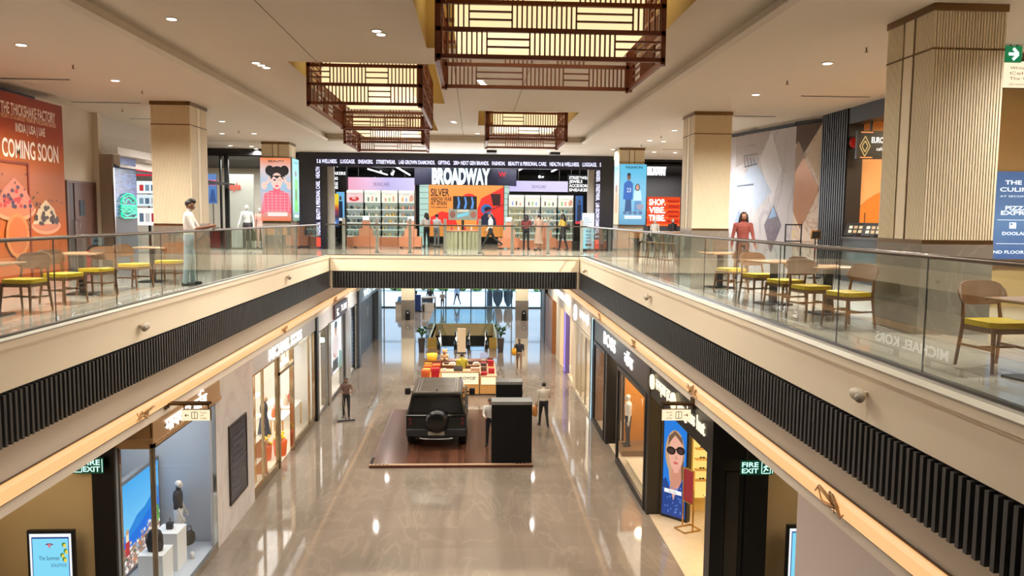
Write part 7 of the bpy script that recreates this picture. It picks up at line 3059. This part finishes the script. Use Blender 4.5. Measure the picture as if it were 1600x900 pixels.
block(572, 380, .55, .52, 36.4, 'stepped terracotta display block before the left cosmetics wall, left one')
block(642, 380, .5, .52, 36.4, 'stepped terracotta display block before the left cosmetics wall, right one')
block(795, 381, .5, .5, 36.4, 'stepped terracotta display block before the right cosmetics wall, left one')
block(853, 381, .45, .5, 37.0, 'stepped terracotta display block before the right cosmetics wall, right one', sign=False)
block(480, 376, .6, .8, 35.6, 'wooden display block left of the black shop frame', (150, 90, 66), False)
# tripod screen
q = w_(520, 386, 35.0)
t = thing('tripod_screen', 'video screen on a black tripod at the left of the wide shop mouth', 'screen', (q.x, 35.0, UP))
mb = MB()
for ang in (0.6, 2.7, 4.4):
    mb.tube([(q.x, 35, UP + .75), (q.x + .33 * math.cos(ang), 35 + .33 * math.sin(ang), UP)], .016, 6)
    mb.build('leg', m_black, t)
    mb = MB()
mb.tube([(q.x, 35, UP + .6), (q.x, 35, UP + 1.0)], .02, 6)
mb.build('column', m_black, t)
a = Art((q.x - .28, 34.97, UP + .95), X * .56, Z * 1.45, grad([(0, (20, 40, 90)), (.15, (60, 110, 190)), (.3, (20, 20, 40)), (.5, (150, 40, 60)), (.62, (226, 120, 30)), (.7, (236, 206, 40)), (1, (240, 210, 40))], 2, 1), .05, m_black)
a.text('LIVE', .1, .88, .05, L((60, 40, 20), .8), .5)
a.ell(.5, .42, .36, .09, L((120, 60, 120), 1))
a.ell(.5, .42, .2, .05, L((226, 90, 120), 1))
a.rect(.2, .1, .8, .16, L((140, 190, 236), 1.1))
a.build('screen', t)
for px0, px1, pyt, pyb, yy, cc, lab in ((526, 538, 300, 345, 35.8, (110, 180, 226), 'blue poster of a man just inside the wide shop on the left'), (899, 911, 306, 350, 35.8, (60, 100, 160), 'blue poster of a woman just inside the wide shop on the right')):
    q0, q1 = w_(px0, pyb, yy), w_(px1, pyt, yy)
    t = thing('hanging_poster', lab, 'poster', q0)
    a = Art((q0.x, yy, q0.z), X * (q1.x - q0.x), Z * (q1.z - q0.z), L(cc, 1), .05, m_steel)
    a.ell(.5, .78, .14, .08, L((80, 60, 56), .9))
    a.poly([(.2, .1), (.8, .1), (.75, .68), (.25, .68)], L((40, 50, 76), .9))
    a.rect(0, 0, 1, .1, L((200, 60, 70) if px0 > 700 else (226, 236, 240), 1))
    a.build('panel', t)
    mb = MB()
    mb.tube([((q0.x + q1.x) / 2, yy + .02, q1.z), ((q0.x + q1.x) / 2, yy + .02, 10.25)], .01, 5)
    mb.build('hanger_rod', m_dsteel, t)
# category lists hanging at either side, lit white lines
for px0, px1, ys, lab, words_ in ((510, 540, (259, 271, 279, 287, 293), 'white lit category names hanging at the left of the wide shop', ('SKIN', 'SNEAKERS', 'GIFTING', 'LUGGAGE', 'WATCHES')), (889, 924, (278, 284, 290.5, 297), 'white lit category names hanging at the right of the wide shop', ('STREETWEAR', 'JEWELS', 'ACCESSORIES', 'SNEAKERS'))):
    yy = 35.9
    q0, q1 = w_(px0, ys[-1] + 3, yy), w_(px1, ys[0] - 3, yy)
    t = thing('category_sign', lab, 'sign', q0)
    mb = MB()
    mb.box(q0.x - .05, q1.x + .05, yy, yy + .05, q0.z - .05, q1.z + .05)
    mb.build('board', M((24, 26, 34), .4), t)
    for wd, py in zip(words_, ys):
        q = w_(px0, py + 1.8, yy)
        mb = MB()
        mb.text(wd, (q0.x, yy - .015, q.z), X, Z, .13, 0, (q1.x - q0.x) * (.6 + .4 * (len(wd) > 7)), 'L', .03)
        mb.build('lettering', L((255, 255, 255), 1.3), t)
    mb = MB()
    for x in (q0.x + .1, q1.x - .1):
        mb.tube([(x, yy + .02, q1.z), (x, yy + .02, 10.25)], .01, 5)
    mb.build('hanger_rod', m_dsteel, t)
q0, q1 = w_(909, 383, 34.0), w_(927, 333, 34.0)
t = thing('info_totem', 'white and cyan lit information totem at the right of the wide shop mouth', 'information board', (q0.x, 34.0, UP))
a = Art((q0.x, 34.0, UP + .12), X * (q1.x - q0.x + .05), Z * (q1.z - UP - .12), grad([(0, (150, 226, 246)), (.5, (190, 236, 248)), (.62, (244, 250, 252)), (1, (246, 252, 252))], 2, 1.05), .08, m_steel)
for k in range(7):
    a.rect(.12, .52 + k * .055, .5 + .3 * ((k * 5) % 3) / 2, .535 + k * .055, L((120, 150, 170), .9))
for k in range(4):
    a.rect(.3, .2 + k * .09, .75, .23 + k * .09, L((60, 140, 190), 1))
a.rect(.3, .08, .8, .14, L((40, 70, 90), .9))
a.build('panel', t)
mb = MB()
mb.box(q0.x - .05, q1.x + .1, 33.9, 34.2, UP, UP + .1)
mb.build('base', m_black, t)
q = w_(900, 382, 35.4)
t = thing('bin', 'small black bin beside the white information totem', 'bin', (q.x, 35.4, UP))
mb = MB()
mb.box(q.x - .17, q.x + .17, 35.3, 35.6, UP, UP + .36)
mb.build('body', m_black, t, bevel=.02)
mb = MB()
mb.box(q.x - .18, q.x + .18, 35.29, 35.61, UP + .36, UP + .39)
mb.build('lid', m_matblack, t)

# ------------------------------------------------------------------ right of the fashion pillar
YR = 36.0
mb = MB()
q0, q1 = w_(1004, 253, YR), w_(1075, 244, YR)
mb.box(q0.x - .4, 12, YR, YR + .2, q0.z, CL)
struct('trim_right_header', mb, m_black)
wallbox('wall_right_shop_back', 6.9, 15.9, 42, 42.1, UP, CL, M((56, 54, 56), .6))
wallbox('ceiling_right_shop', 6.9, 15.9, YR + .2, 42, 10.2, 10.3, m_matblack)
lamp('AREA', (9.5, 39, 10.1), 400, (1, .98, .95), 3, sx=4)
q0, q1 = w_(1011, 273, YR + .5), w_(1041, 259, YR + .5)
t = sign3d('shop_sign', 'small glowing white BROADWAY sign right of the fashion poster', 'BROADWAY', (q0.x, YR + .5, q0.z), X, Z, q1.z - q0.z, q1.x - q0.x, L((246, 252, 255), 1.5), .03, .05)
q0, q1 = w_(1010, 353, 36.4), w_(1063, 308, 36.4)
t = thing('led_sign', 'orange SHOP VIBE TRIBE screen right of the fashion poster', 'LED sign', q0)
a = Art((q0.x, 36.4, q0.z), X * (q1.x - q0.x), Z * (q1.z - q0.z), L((226, 70, 30), 1.0), .1, m_black)
for k in range(4):
    a.rect(.0, .02 + k * .25, 1, .06 + k * .25, L((255, 110, 40), 1.3), up=False)
a.z += .002
for k, b_ in enumerate(('SHOP.', 'VIBE.', 'TRIBE.')):
    a.text(b_, .06, .72 - .27 * k, .2, L((255, 250, 244), 1.3), .5, bold=.04)
for k in range(5):
    a.rect(.62 + .03 * (k % 2), .12 + k * .17, .96, .2 + k * .17, L((190, 40, 20), 1))
a.build('screen', t)
mb = MB()
for x_ in (q0.x + .15, q1.x - .15):
    mb.bar((x_, 36.46, UP), (x_, 36.46, q0.z + .2), .06)
mb.build('post', m_black, t)
for i, px in enumerate((1024, 1052)):
    q = w_(px, 380, 35.4)
    person('mannequin in dark trousers and a %s below the orange screen' % ('white top, left one' if i == 0 else 'black jacket, right one'), (q.x, 35.6, UP), PI, 1.45, {'arms': ARM0, 'long': True}, {'top': M((206, 200, 192) if i == 0 else (36, 34, 38), .8), 'leg': M((40, 38, 44), .8), 'skin': M((206, 200, 192), .4), 'shoe': m_black}, None, ('mannequin', 'mannequin'), face=False, voxel=.014)
for i, (px, cc) in enumerate(((1015, (230, 228, 224)), (1042, (120, 70, 60)), (1060, (214, 206, 196)))):
    q = w_(px, 392, 36.6)
    t = thing('display_table', '%s display table under the orange screen' % ('white', 'red brown', 'cream')[i], 'table', (q.x, 36.8, UP))
    mb = MB()
    mb.box(q.x - .27, q.x + .27, 36.5, 37.1, UP + .7, UP + .76)
    mb.build('top', M(cc, .4), t)
    for s in (-.22, .22):
        mb = MB()
        mb.box(q.x + s - .03, q.x + s + .03, 36.55, 37.05, UP, UP + .7)
        mb.build('leg', M(cc, .5), t)

# ================================================================== UPPER LEVEL: RIGHT SIDE
P0 = Vector((7.55, 26.2, UP))
P1 = Vector((8.7, 21.15, UP))
P2 = at(1287, 190, 'z', 10.35)
P2.z = UP
t = thing('hoarding', 'white marble patterned hoarding with grey diamonds on the right balcony', 'hoarding', (P0 + P1) / 2)
m_hm = stone((176, 172, 176), (128, 124, 130), .18, None, 1, .9, .45, (1, 1, .6), .7)
d = P1 - P0
a = Art(P0, d, Z * 3.98, m_hm, .1)


def hq(px, py):
    """pixel to the plane of the hoarding"""
    dr = at(px, py, 'y', 20) - Vector((0, 0, CAM_Z))
    n = d.cross(Z)
    s = (P0 - Vector((0, 0, CAM_Z))).dot(n) / dr.dot(n)
    q = Vector((0, 0, CAM_Z)) + dr * s
    return (q - P0).dot(d) / d.length_squared, (q.z - UP) / 3.98


gr1, gr2, gr3 = M((156, 146, 144), .25, noise=.08), M((160, 174, 196), .2, noise=.05), M((196, 194, 198), .2, noise=.03)
a.poly([hq(1150, 262), hq(1190, 240), hq(1205, 205), hq(1180, 200), hq(1150, 215)], gr1)
a.poly([hq(1188, 250), hq(1206, 206), hq(1222, 265), hq(1205, 320)], gr3)
a.poly([hq(1152, 290), hq(1180, 250), hq(1206, 300), hq(1180, 330)], gr2)
a.poly([hq(1209, 320), hq(1221, 352), hq(1204, 395), hq(1194, 352)], M((96, 88, 100), .3, noise=.3, scale=6))
a.poly([hq(1209, 322), hq(1214, 338), hq(1201, 342)], M((120, 150, 190), .3))
a.poly([hq(1155, 326), hq(1160, 348), hq(1148, 360), hq(1148, 345)], M((120, 140, 170), .3))
for i in range(5):
    a.line(*hq(1205 + i * 4, 225 + i * 10), *hq(1195 + i * 4, 310 + i * 6), .012, M((190, 190, 200), .3))
dkm = M((90, 88, 92), .4, noise=0)
for i in range(4):
    a.line(*hq(1163 + i * 5, 244 + i), *hq(1165 + i * 5, 260 - i), .05, dkm)
a.line(*hq(1163, 244), *hq(1184, 240), .05, dkm)
a.line(*hq(1164, 261), *hq(1184, 256), .05, dkm)
a.line(*hq(1152, 291), *hq(1178, 288), .045, M((80, 90, 110), .4))
a.text('caffe', *hq(1168, 230), .02, dkm, .08)
a.build('printed_panel', t)
mb = MB()
mb.obox((P0 + P1) / 2 + Z * 4.03, d / 2, d.cross(Z).normalized() * .06, Z * .04)
mb.build('top_rail', m_matblack, t)

t = thing('hoarding', 'faceted marble and copper hoarding panel beside the black restaurant front', 'hoarding', (P1 + P2) / 2)
d2 = P2 - P1
a = Art(P1, d2, Z * 4.0, stone((206, 190, 176), (150, 110, 90), .22, None, 1, 1.4, .6, (1, 1, 1), .3), .1)
a.poly([(0, 1), (1, 1), (.3, .8), (0, .88)], M((70, 50, 42), .35, noise=.3, scale=10))
a.poly([(.08, .9), (.4, .78), (0, .66), (0, .84)], M((150, 130, 116), .4, noise=.1))
a.poly([(1, .97), (1, .6), (.42, .78)], M((206, 190, 170), .4, noise=.03))
for i in range(8):
    x = .45 + i * .07
    a.line(x, .79 - (i * .024), x, .8 + i * .02, .012, M((150, 130, 110), .4))
a.poly([(.33, .78), (.96, .56), (.3, .3), (0, .42), (0, .68)], M((176, 132, 106), .25, .2, noise=.05))
a.build('printed_panel', t)
mb = MB()
mb.obox((P1 + P2) / 2 + Z * 4.05, d2 / 2, d2.cross(Z).normalized() * .06, Z * .04)
mb.build('top_rail', m_matblack, t)

RX = P2.x
ry = P2.y
yo = at(1323, 300, 'x', RX).y
mb = MB()
mb.box(RX - .02, RX + .35, yo, ry, UP, CL)
mb.box(RX - .02, RX + .35, 12.5, yo, at(1345, 190, 'x', RX).z, CL)
for i in range(int((ry - yo) / .12)):
    mb.box(RX - .05, RX - .02, yo + .04 + i * .12, yo + .1 + i * .12, UP, CL)
struct('wall_restaurant_front', mb, M((24, 22, 24), .4, noise=.1), 'black slatted front of the restaurant on the right')
m_org = M((216, 160, 104), .6, noise=.04, scale=2)
wallbox('wall_restaurant_back', RX + 4.6, RX + 4.7, 14, yo, UP, CL, m_org, 'warm orange back wall of the restaurant')
wallbox('wall_restaurant_side', RX + .35, RX + 4.6, yo + .06, yo + .16, UP, CL, m_org)
wallbox('ceiling_restaurant', RX + .35, RX + 4.6, 14, yo, 10.2, 10.3, m_matblack)
lamp('AREA', (RX + 2.2, 16.6, 10.1), 260, (1, .78, .5), 2.2, sx=3)
t = thing('wall_arch', 'arched amber timber recess on the orange restaurant wall', 'wall recess', (RX + 1.5, yo, UP))
yw = yo + .06
ac = at(1396, 368, 'y', yw)
wz_ = at(1396, 296, 'y', yw).z - ac.z
mb = MB()
prof = [(ac.x - wz_, UP)] + [(ac.x - wz_ * math.cos(PI * i / 18), ac.z + wz_ * math.sin(PI * i / 18)) for i in range(19)] + [(ac.x + wz_, UP)]
mb.prism([(x, yw, z) for x, z in prof], (0, -.05, 0))
mb.build('timber', M((196, 116, 44), .4, noise=.12, stretch=(1, 1, 5)), t)
mb = MB()
for k in range(5):
    x = ac.x - wz_ + .35 + k * .42
    mb.box(x - .012, x + .012, yw - .06, yw - .05, UP, ac.z + .55)
mb.build('joint', M((90, 50, 24), .5), t)
q0 = at(1338, 248, 'y', 18.2)
q1 = at(1385, 205, 'y', 18.2)
t = thing('hanging_sign', 'black hanging sign with a gold knot emblem in the restaurant front', 'sign', ((q0.x + q1.x) / 2, 18.2, q0.z))
a = Art((q0.x, 18.2, q0.z), X * (q1.x - q0.x), Z * (q1.z - q0.z), m_black, .08)
gk = L((206, 176, 110), .9)
for s in (-1, 1):
    for k in (.1, .18):
        a.line(.28 - k, .45, .28, .45 + s * k * 2.0, .022, gk)
        a.line(.28 + k, .45, .28, .45 + s * k * 2.0, .022, gk)
a.text('EURO', .5, .58, .2, L((255, 252, 244), 1.5), .42, bold=.02)
a.text('cafe', .68, .3, .13, L((255, 252, 244), 1.4), .24)
a.rect(.12, .93, .55, .97, L((236, 150, 90), 1))
a.rect(.12, .03, .55, .07, L((236, 150, 90), 1))
a.build('board', t)
mb = MB()
mb.bar(((q0.x + q1.x) / 2, 18.24, q1.z), ((q0.x + q1.x) / 2, 18.24, at(1345, 190, 'x', RX).z + .1), .04)
mb.build('hanger_rod', m_black, t)
q = at(1334, 223, 'y', yo - .05)
t = thing('alarm_bell', 'red alarm bell on the orange restaurant wall', 'alarm bell', q)
mb = MB()
mb.ell((q.x, q.y, q.z), (.11, .06, .13))
mb.build('dome', M((190, 30, 26), .3), t)
mb = MB()
mb.bar((q.x, q.y, q.z), (q.x, yo + .06, q.z), .04)
mb.build('bracket', m_black, t)
# service counter with menus
t = thing('service_counter', 'dark service counter across the restaurant opening', 'counter', (RX + .3, 16.5, UP))
mb = MB()
mb.box(RX - .1, RX + .5, 13.5, yo - .1, UP, UP + 1.02)
mb.build('body', M((34, 36, 38), .35, noise=.08), t)
mb = MB()
mb.box(RX - .16, RX + .56, 13.46, yo - .06, UP + 1.02, UP + 1.07)
mb.build('top', M((50, 44, 40), .25), t)
mb = MB()
mb.box(RX - .104, RX - .1, 13.8, yo - .4, UP + .5, UP + .85)
mb.build('chiller_glass', M((70, 84, 90), .08, noise=.05), t)
for i, (px, lab) in enumerate(((1340, 'left one'), (1368, 'right one'))):
    q = at(px, 372, 'x', RX + .1)
    t = thing('menu_board', 'tilted black menu board with small pictures on the counter, %s' % lab, 'menu', (q.x, q.y, UP + 1.07))
    u = Vector((.46, -.5, 0)) * .9
    v = Vector((.15, .16, .3))
    a = Art(Vector((q.x - .25, q.y + .2, UP + 1.1)), u, v, m_black, .03)
    for k in range(8):
        a.rect(.14 + (k % 4) * .19, .2 + (k // 4) * .33, .27 + (k % 4) * .19, .42 + (k // 4) * .33, L([(236, 220, 190), (206, 170, 120), (226, 200, 160), (190, 150, 110)][k % 4], .9), up=False)
    a.build('panel', t)
    mb = MB()
    mb.box(q.x - .1, q.x + .1, q.y - .1, q.y + .1, UP + 1.07, UP + 1.14)
    mb.build('stand', m_black, t)
q = at(1292, 376, 'y', 19.4)
t = thing('tablet_stand', 'small gold framed tablet on a stand left of the restaurant counter', 'tablet', (q.x, 19.4, UP))
mb = MB()
mb.tube([(q.x - .3, 19.4, UP), (q.x - .3, 19.4, UP + 1.0)], .02, 6)
mb.lathe((q.x - .3, 19.4, UP), [(.18, 0), (.18, .02), (0, .03)], 14)
mb.build('stand', m_black, t)
mb = MB()
mb.box(q.x - .42, q.x - .18, 19.37, 19.41, UP + .98, UP + 1.2)
mb.build('frame', m_gold, t)
mb = MB()
mb.box(q.x - .39, q.x - .21, 19.36, 19.37, UP + 1.01, UP + 1.17)
mb.build('screen', m_black, t)
t = thing('menu_stand', 'open black frame stand beside the gold framed tablet', 'stand', (q.x - .7, 20.2, UP))
mb = MB()
x = q.x - .75
for s in (0, .42):
    mb.bar((x + s, 20.2, UP), (x + s, 20.2, UP + 1.35), .03)
for z in (.9, 1.33):
    mb.bar((x, 20.2, UP + z), (x + .42, 20.2, UP + z), .03)
mb.build('frame', m_black, t)
mb = MB()
mb.box(x + .17, x + .25, 20.18, 20.22, UP + 1.0, UP + 1.2)
mb.build('card', M((206, 190, 150), .4), t)

# wall and panels right of the big pillar
YQ = 13.0
q0 = at(1549, 405, 'y', YQ)
wallbox('wall_right_unit', q0.x - .25, 12, YQ + .05, YQ + .3, UP, CL, M((206, 172, 116), .6, noise=.03), 'beige wall right of the big pillar')
wallbox('wall_right_unit_side', RX + .6, 13.9, 13.4, 14, UP, CL, M((206, 172, 116), .6, noise=.03))
t = thing('directory_panel', 'lit blue culinary directory panel on the beige wall right of the big pillar', 'directory', q0)
z0, z1 = at(1580, 405, 'y', YQ).z, at(1580, 268, 'y', YQ).z
W0 = 1.7
a = Art((q0.x - .12, YQ, z0), X * W0, Z * (z1 - z0), grad([(0, (70, 110, 170)), (.4, (110, 150, 196)), (.7, (96, 130, 176)), (1, (84, 116, 166))], 2, .85, .2, .25, 3), .06, M((120, 88, 50), .4))
wh = L((240, 248, 252), 1.2)
def cq(px, py):
    q = at(px, py, 'y', YQ)
    return (q.x - q0.x + .12) / W0, (q.z - z0) / (z1 - z0)
for body, p, h, w2, b_ in (('THE VILLAGE', (1570, 288), .045, .55, .03), ('CULINARY', (1562, 299), .045, .5, .02), ('AT SECOND FLOOR', (1562, 308), .022, .5, 0), ('PIZZA', (1570, 328), .045, .25, .03), ('EXPRESS', (1563, 335.5), .045, .4, .03), ('DOOLALLY', (1565, 367), .035, .32, .03), ('ND FLOOR', (1551, 396), .035, .32, .02)):
    x, y = cq(*p)
    a.text(body, x, y, h, wh, w2, bold=b_)
for py in (344, 381):
    x, y = cq(1560, py)
    a.rect(.1, y, .95, y + .006, wh)
x, y = cq(1576, 353)
a.rect(x, y - .03, x + .07, y + .04, wh)
a.rect(x + .01, y + .01, x + .03, y + .03, L((90, 130, 180), .9))
a.build('panel', t)
mb = MB()
zz = at(1580, 417, 'y', YQ).z
mb.box(q0.x - .2, 11, YQ - .0, YQ + .04, zz - .03, zz + .03)
mb.build('timber_ledge', M((112, 76, 44), .45), t)
q0, q1 = at(1572, 137, 'y', 12.4), at(1640, 97, 'y', 12.4)
t = thing('hanging_sign', 'lit cream direction sign hanging right of the big pillar', 'direction sign', q0)
a = Art((q0.x - .1, 12.4, q0.z), X * 1.1, Z * (q1.z - q0.z), L((255, 236, 200), 1.05), .1, m_bronze)
br = L((120, 84, 50), .5)
for i, s in enumerate(('White Crow', 'Celeste', 'The Village', '(Ground)')):
    a.text(s, .13, .7 - i * .2, .11 if i < 3 else .07, br, .45 if i < 3 else .25)
a.build('panel', t)
mb = MB()
mb.bar((q0.x + .3, 12.45, q1.z), (q0.x + .3, 12.45, CL), .03)
mb.bar((q0.x + .8, 12.45, q1.z), (q0.x + .8, 12.45, CL), .03)
mb.build('hanger_rod', m_bronze, t)
q0, q1 = at(1574, 97, 'y', 11.9), at(1594, 72, 'y', 11.9)
t = thing('exit_sign', 'green exit arrow sign hanging over the cream direction sign', 'exit sign', q0)
a = Art((q0.x - .06, 11.9, q0.z), X * .28, Z * (q1.z - q0.z), L((10, 120, 70), .9), .04, m_black)
wg = L((236, 255, 248), 1.5)
a.line(.25, .5, .8, .5, .045, wg)
a.line(.8, .5, .5, .85, .045, wg)
a.line(.8, .5, .5, .15, .045, wg)
a.build('panel', t)
mb = MB()
mb.bar((q0.x + .05, 11.92, q1.z), (q0.x + .05, 11.92, CL), .02)
mb.bar((q0.x + .15, 11.92, q1.z), (q0.x + .15, 11.92, CL), .02)
mb.build('hanger_rod', m_dsteel, t)
wallbox('wall_right_upper', 12.2, 12.4, -8, 14, UP, CL, m_beige)

# ================================================================== CAFE FURNITURE ON THE BALCONIES
def make_chair(label):
    t = thing('dining_chair', label, 'chair')
    mb = MB()
    n = 10
    pts = [(-.22, -.2), (-.235, 0), (-.23, .16), (-.17, .22), (.17, .22), (.23, .16), (.235, 0), (.22, -.2), (.15, -.225), (-.15, -.225)]
    mb.prism([(x, y, .43) for x, y in pts], (0, 0, .055))
    mb.build('seat', m_seat, t, local=True, bevel=.018)
    mb = MB()
    nb_ = 12
    A = [(.265 * (2 * i / nb_ - 1), -.3 + .075 * (2 * i / nb_ - 1) ** 2) for i in range(nb_ + 1)]
    B = [(x, y + .024) for x, y in A]
    zlo = [.615 + .07 * abs(2 * i / nb_ - 1) ** 6 for i in range(nb_ + 1)]
    zhi = [.855 - .09 * abs(2 * i / nb_ - 1) ** 6 for i in range(nb_ + 1)]
    for i in range(nb_):
        vs = [(A[i][0], A[i][1], zlo[i]), (A[i + 1][0], A[i + 1][1], zlo[i + 1]), (B[i + 1][0], B[i + 1][1], zlo[i + 1]), (B[i][0], B[i][1], zlo[i])]
        vs += [(A[i][0], A[i][1] - .04, zhi[i]), (A[i + 1][0], A[i + 1][1] - .04, zhi[i + 1]), (B[i + 1][0], B[i + 1][1] - .04, zhi[i + 1]), (B[i][0], B[i][1] - .04, zhi[i])]
        mb.add(vs, [(0, 3, 2, 1), (4, 5, 6, 7), (0, 1, 5, 4), (2, 3, 7, 6)] + ([(3, 0, 4, 7)] if i == 0 else []) + ([(1, 2, 6, 5)] if i == nb_ - 1 else []))
    mb.build('backrest', m_wood, t, local=True)
    for s in (-1, 1):
        mb = MB()
        mb.tube([(s * .235, -.27, 0), (s * .215, -.215, .42), (s * .2, -.25, .66)], [.016, .022, .016], 8)
        mb.build('leg', m_wood, t, local=True)
        mb = MB()
        mb.tube([(s * .23, .23, 0), (s * .205, .19, .43)], [.015, .023], 8)
        mb.build('leg', m_wood, t, local=True)
    mb = MB()
    for s in (-1, 1):
        mb.bar((s * .21, -.2, .4), (s * .205, .19, .4), .022, .05)
        mb.bar((s * .222, -.235, .22), (s * .217, .2, .22), .018, .025)
    mb.bar((-.2, .19, .4), (.2, .19, .4), .022, .05)
    mb.bar((-.21, -.2, .4), (.21, -.2, .4), .022, .05)
    mb.bar((-.217, 0, .22), (.217, 0, .22), .018, .025)
    mb.build('rails', m_wood, t, local=True)
    return t


ch0 = make_chair('')
_first = [True]


def chair(px, py, face, label):
    q = at(px, py, 'z', UP + .47)
    rz = math.atan2(-face[0], face[1])
    o = ch0 if _first[0] else copy_tree(ch0)
    _first[0] = False
    o.location = (q.x, q.y, UP)
    o.rotation_euler = (0, 0, rz)
    o['label'] = label
    return o


def make_table(label):
    t = thing('cafe_table', label, 'table')
    mb = MB()
    mb.box(-.36, .36, -.36, .36, .715, .745)
    mb.build('table_top', M((176, 132, 96), .25, noise=.1), t, local=True, bevel=.01)
    mb = MB()
    mb.box(-.05, .05, -.05, .05, .02, .715)
    mb.build('column', m_black, t, local=True)
    mb = MB()
    mb.box(-.24, .24, -.24, .24, 0, .02)
    mb.build('base', m_black, t, local=True)
    return t


tb0 = make_table('')
_ft = [True]


def table(x, y, rz, label):
    o = tb0 if _ft[0] else copy_tree(tb0)
    _ft[0] = False
    o.location = (x, y, UP)
    o.rotation_euler = (0, 0, rz)
    o['label'] = label
    return o


def tpos(px, py):
    return at(px, py, 'z', UP + .74)


# left balcony
q = tpos(-20, 411); table(q.x, q.y, .1, 'square cafe table at the left edge, nearest on the left balcony')
q = tpos(128, 395); table(q.x, q.y, .1, 'square cafe table second from the near end of the left balcony')
q = tpos(238, 386); table(q.x, q.y, .1, 'square cafe table left of the boy in white')
chair(38, 437, (-.1, -1), 'wooden chair with a yellow seat, nearest on the left balcony')
chair(100, 428, (.95, -.3), 'wooden chair with a yellow seat, second from the near end on the left balcony')
chair(150, 420, (-.1, -1), 'wooden chair with a yellow seat, third from the near end on the left balcony')
chair(210, 413, (.95, -.3), 'wooden chair with a yellow seat, fourth from the near end on the left balcony')
chair(264, 408, (-.1, -1), 'wooden chair with a yellow seat just behind the boy in white')
# right balcony
q = tpos(1640, 470); table(q.x, q.y, .2, 'square cafe table at the right edge, before the big pillar')
q = tpos(1295, 416); table(q.x, q.y, .2, 'square cafe table nearest the big pillar on its far side')
q = tpos(1210, 408); table(q.x, q.y, .2, 'square cafe table in the middle of the right balcony')
q = tpos(1126, 395); table(q.x, q.y, .2, 'square cafe table farthest along the right balcony')
chair(1560, 503, (.1, -1), 'wooden chair with a yellow seat alone before the big pillar')
chair(1325, 457, (-.95, -.3), 'wooden chair with a yellow seat left beside the big pillar')
chair(1268, 447, (.2, -1), 'wooden chair with a yellow seat second from the big pillar')
chair(1226, 438, (-.95, -.3), 'wooden chair with a yellow seat third from the big pillar')
chair(1186, 429, (.2, -1), 'wooden chair with a yellow seat fourth from the big pillar')
chair(1142, 420, (-.95, -.3), 'wooden chair with a yellow seat farthest in the row along the right railing')

# high stools farther on
def make_stool(label):
    t = thing('bar_stool', label, 'stool')
    mb = MB()
    mb.lathe((0, 0, .7), [(.16, 0), (.17, .02), (.17, .04), (0, .05)], 14)
    mb.build('seat', m_wood, t, local=True)
    for s in (-1, 1):
        for u in (-1, 1):
            mb = MB()
            mb.tube([(s * .2, u * .2, 0), (s * .12, u * .12, .7)], [.014, .018], 6)
            mb.build('leg', m_wood, t, local=True)
    mb = MB()
    for s in (-1, 1):
        mb.bar((s * .175, -.175, .25), (s * .175, .175, .25), .02)
        mb.bar((-.175, s * .175, .25), (.175, s * .175, .25), .02)
    mb.build('footrest', m_wood, t, local=True)
    return t


st0 = make_stool('')
for i, (px, py) in enumerate(((1004, 398), (1018, 400), (1032, 402), (1045, 404))):
    q = at(px, py + 16, 'z', UP)
    o = st0 if i == 0 else copy_tree(st0)
    o.location = (q.x, q.y, UP)
    o['label'] = 'wooden bar stool at the high table before the orange screen, %s from the left' % ('first', 'second', 'third', 'fourth')[i]
q = at(1026, 414, 'z', UP)
t = thing('high_table', 'long high wooden table with bar stools before the orange screen', 'table', (q.x, q.y, UP))
mb = MB()
mb.box(q.x - .75, q.x + .75, q.y - .25, q.y + .25, UP + 1.0, UP + 1.05)
mb.build('table_top', m_wood, t)
for s in (-.65, .65):
    mb = MB()
    mb.box(q.x + s - .04, q.x + s + .04, q.y - .2, q.y + .2, UP, UP + 1.0)
    mb.build('leg', m_dsteel, t)
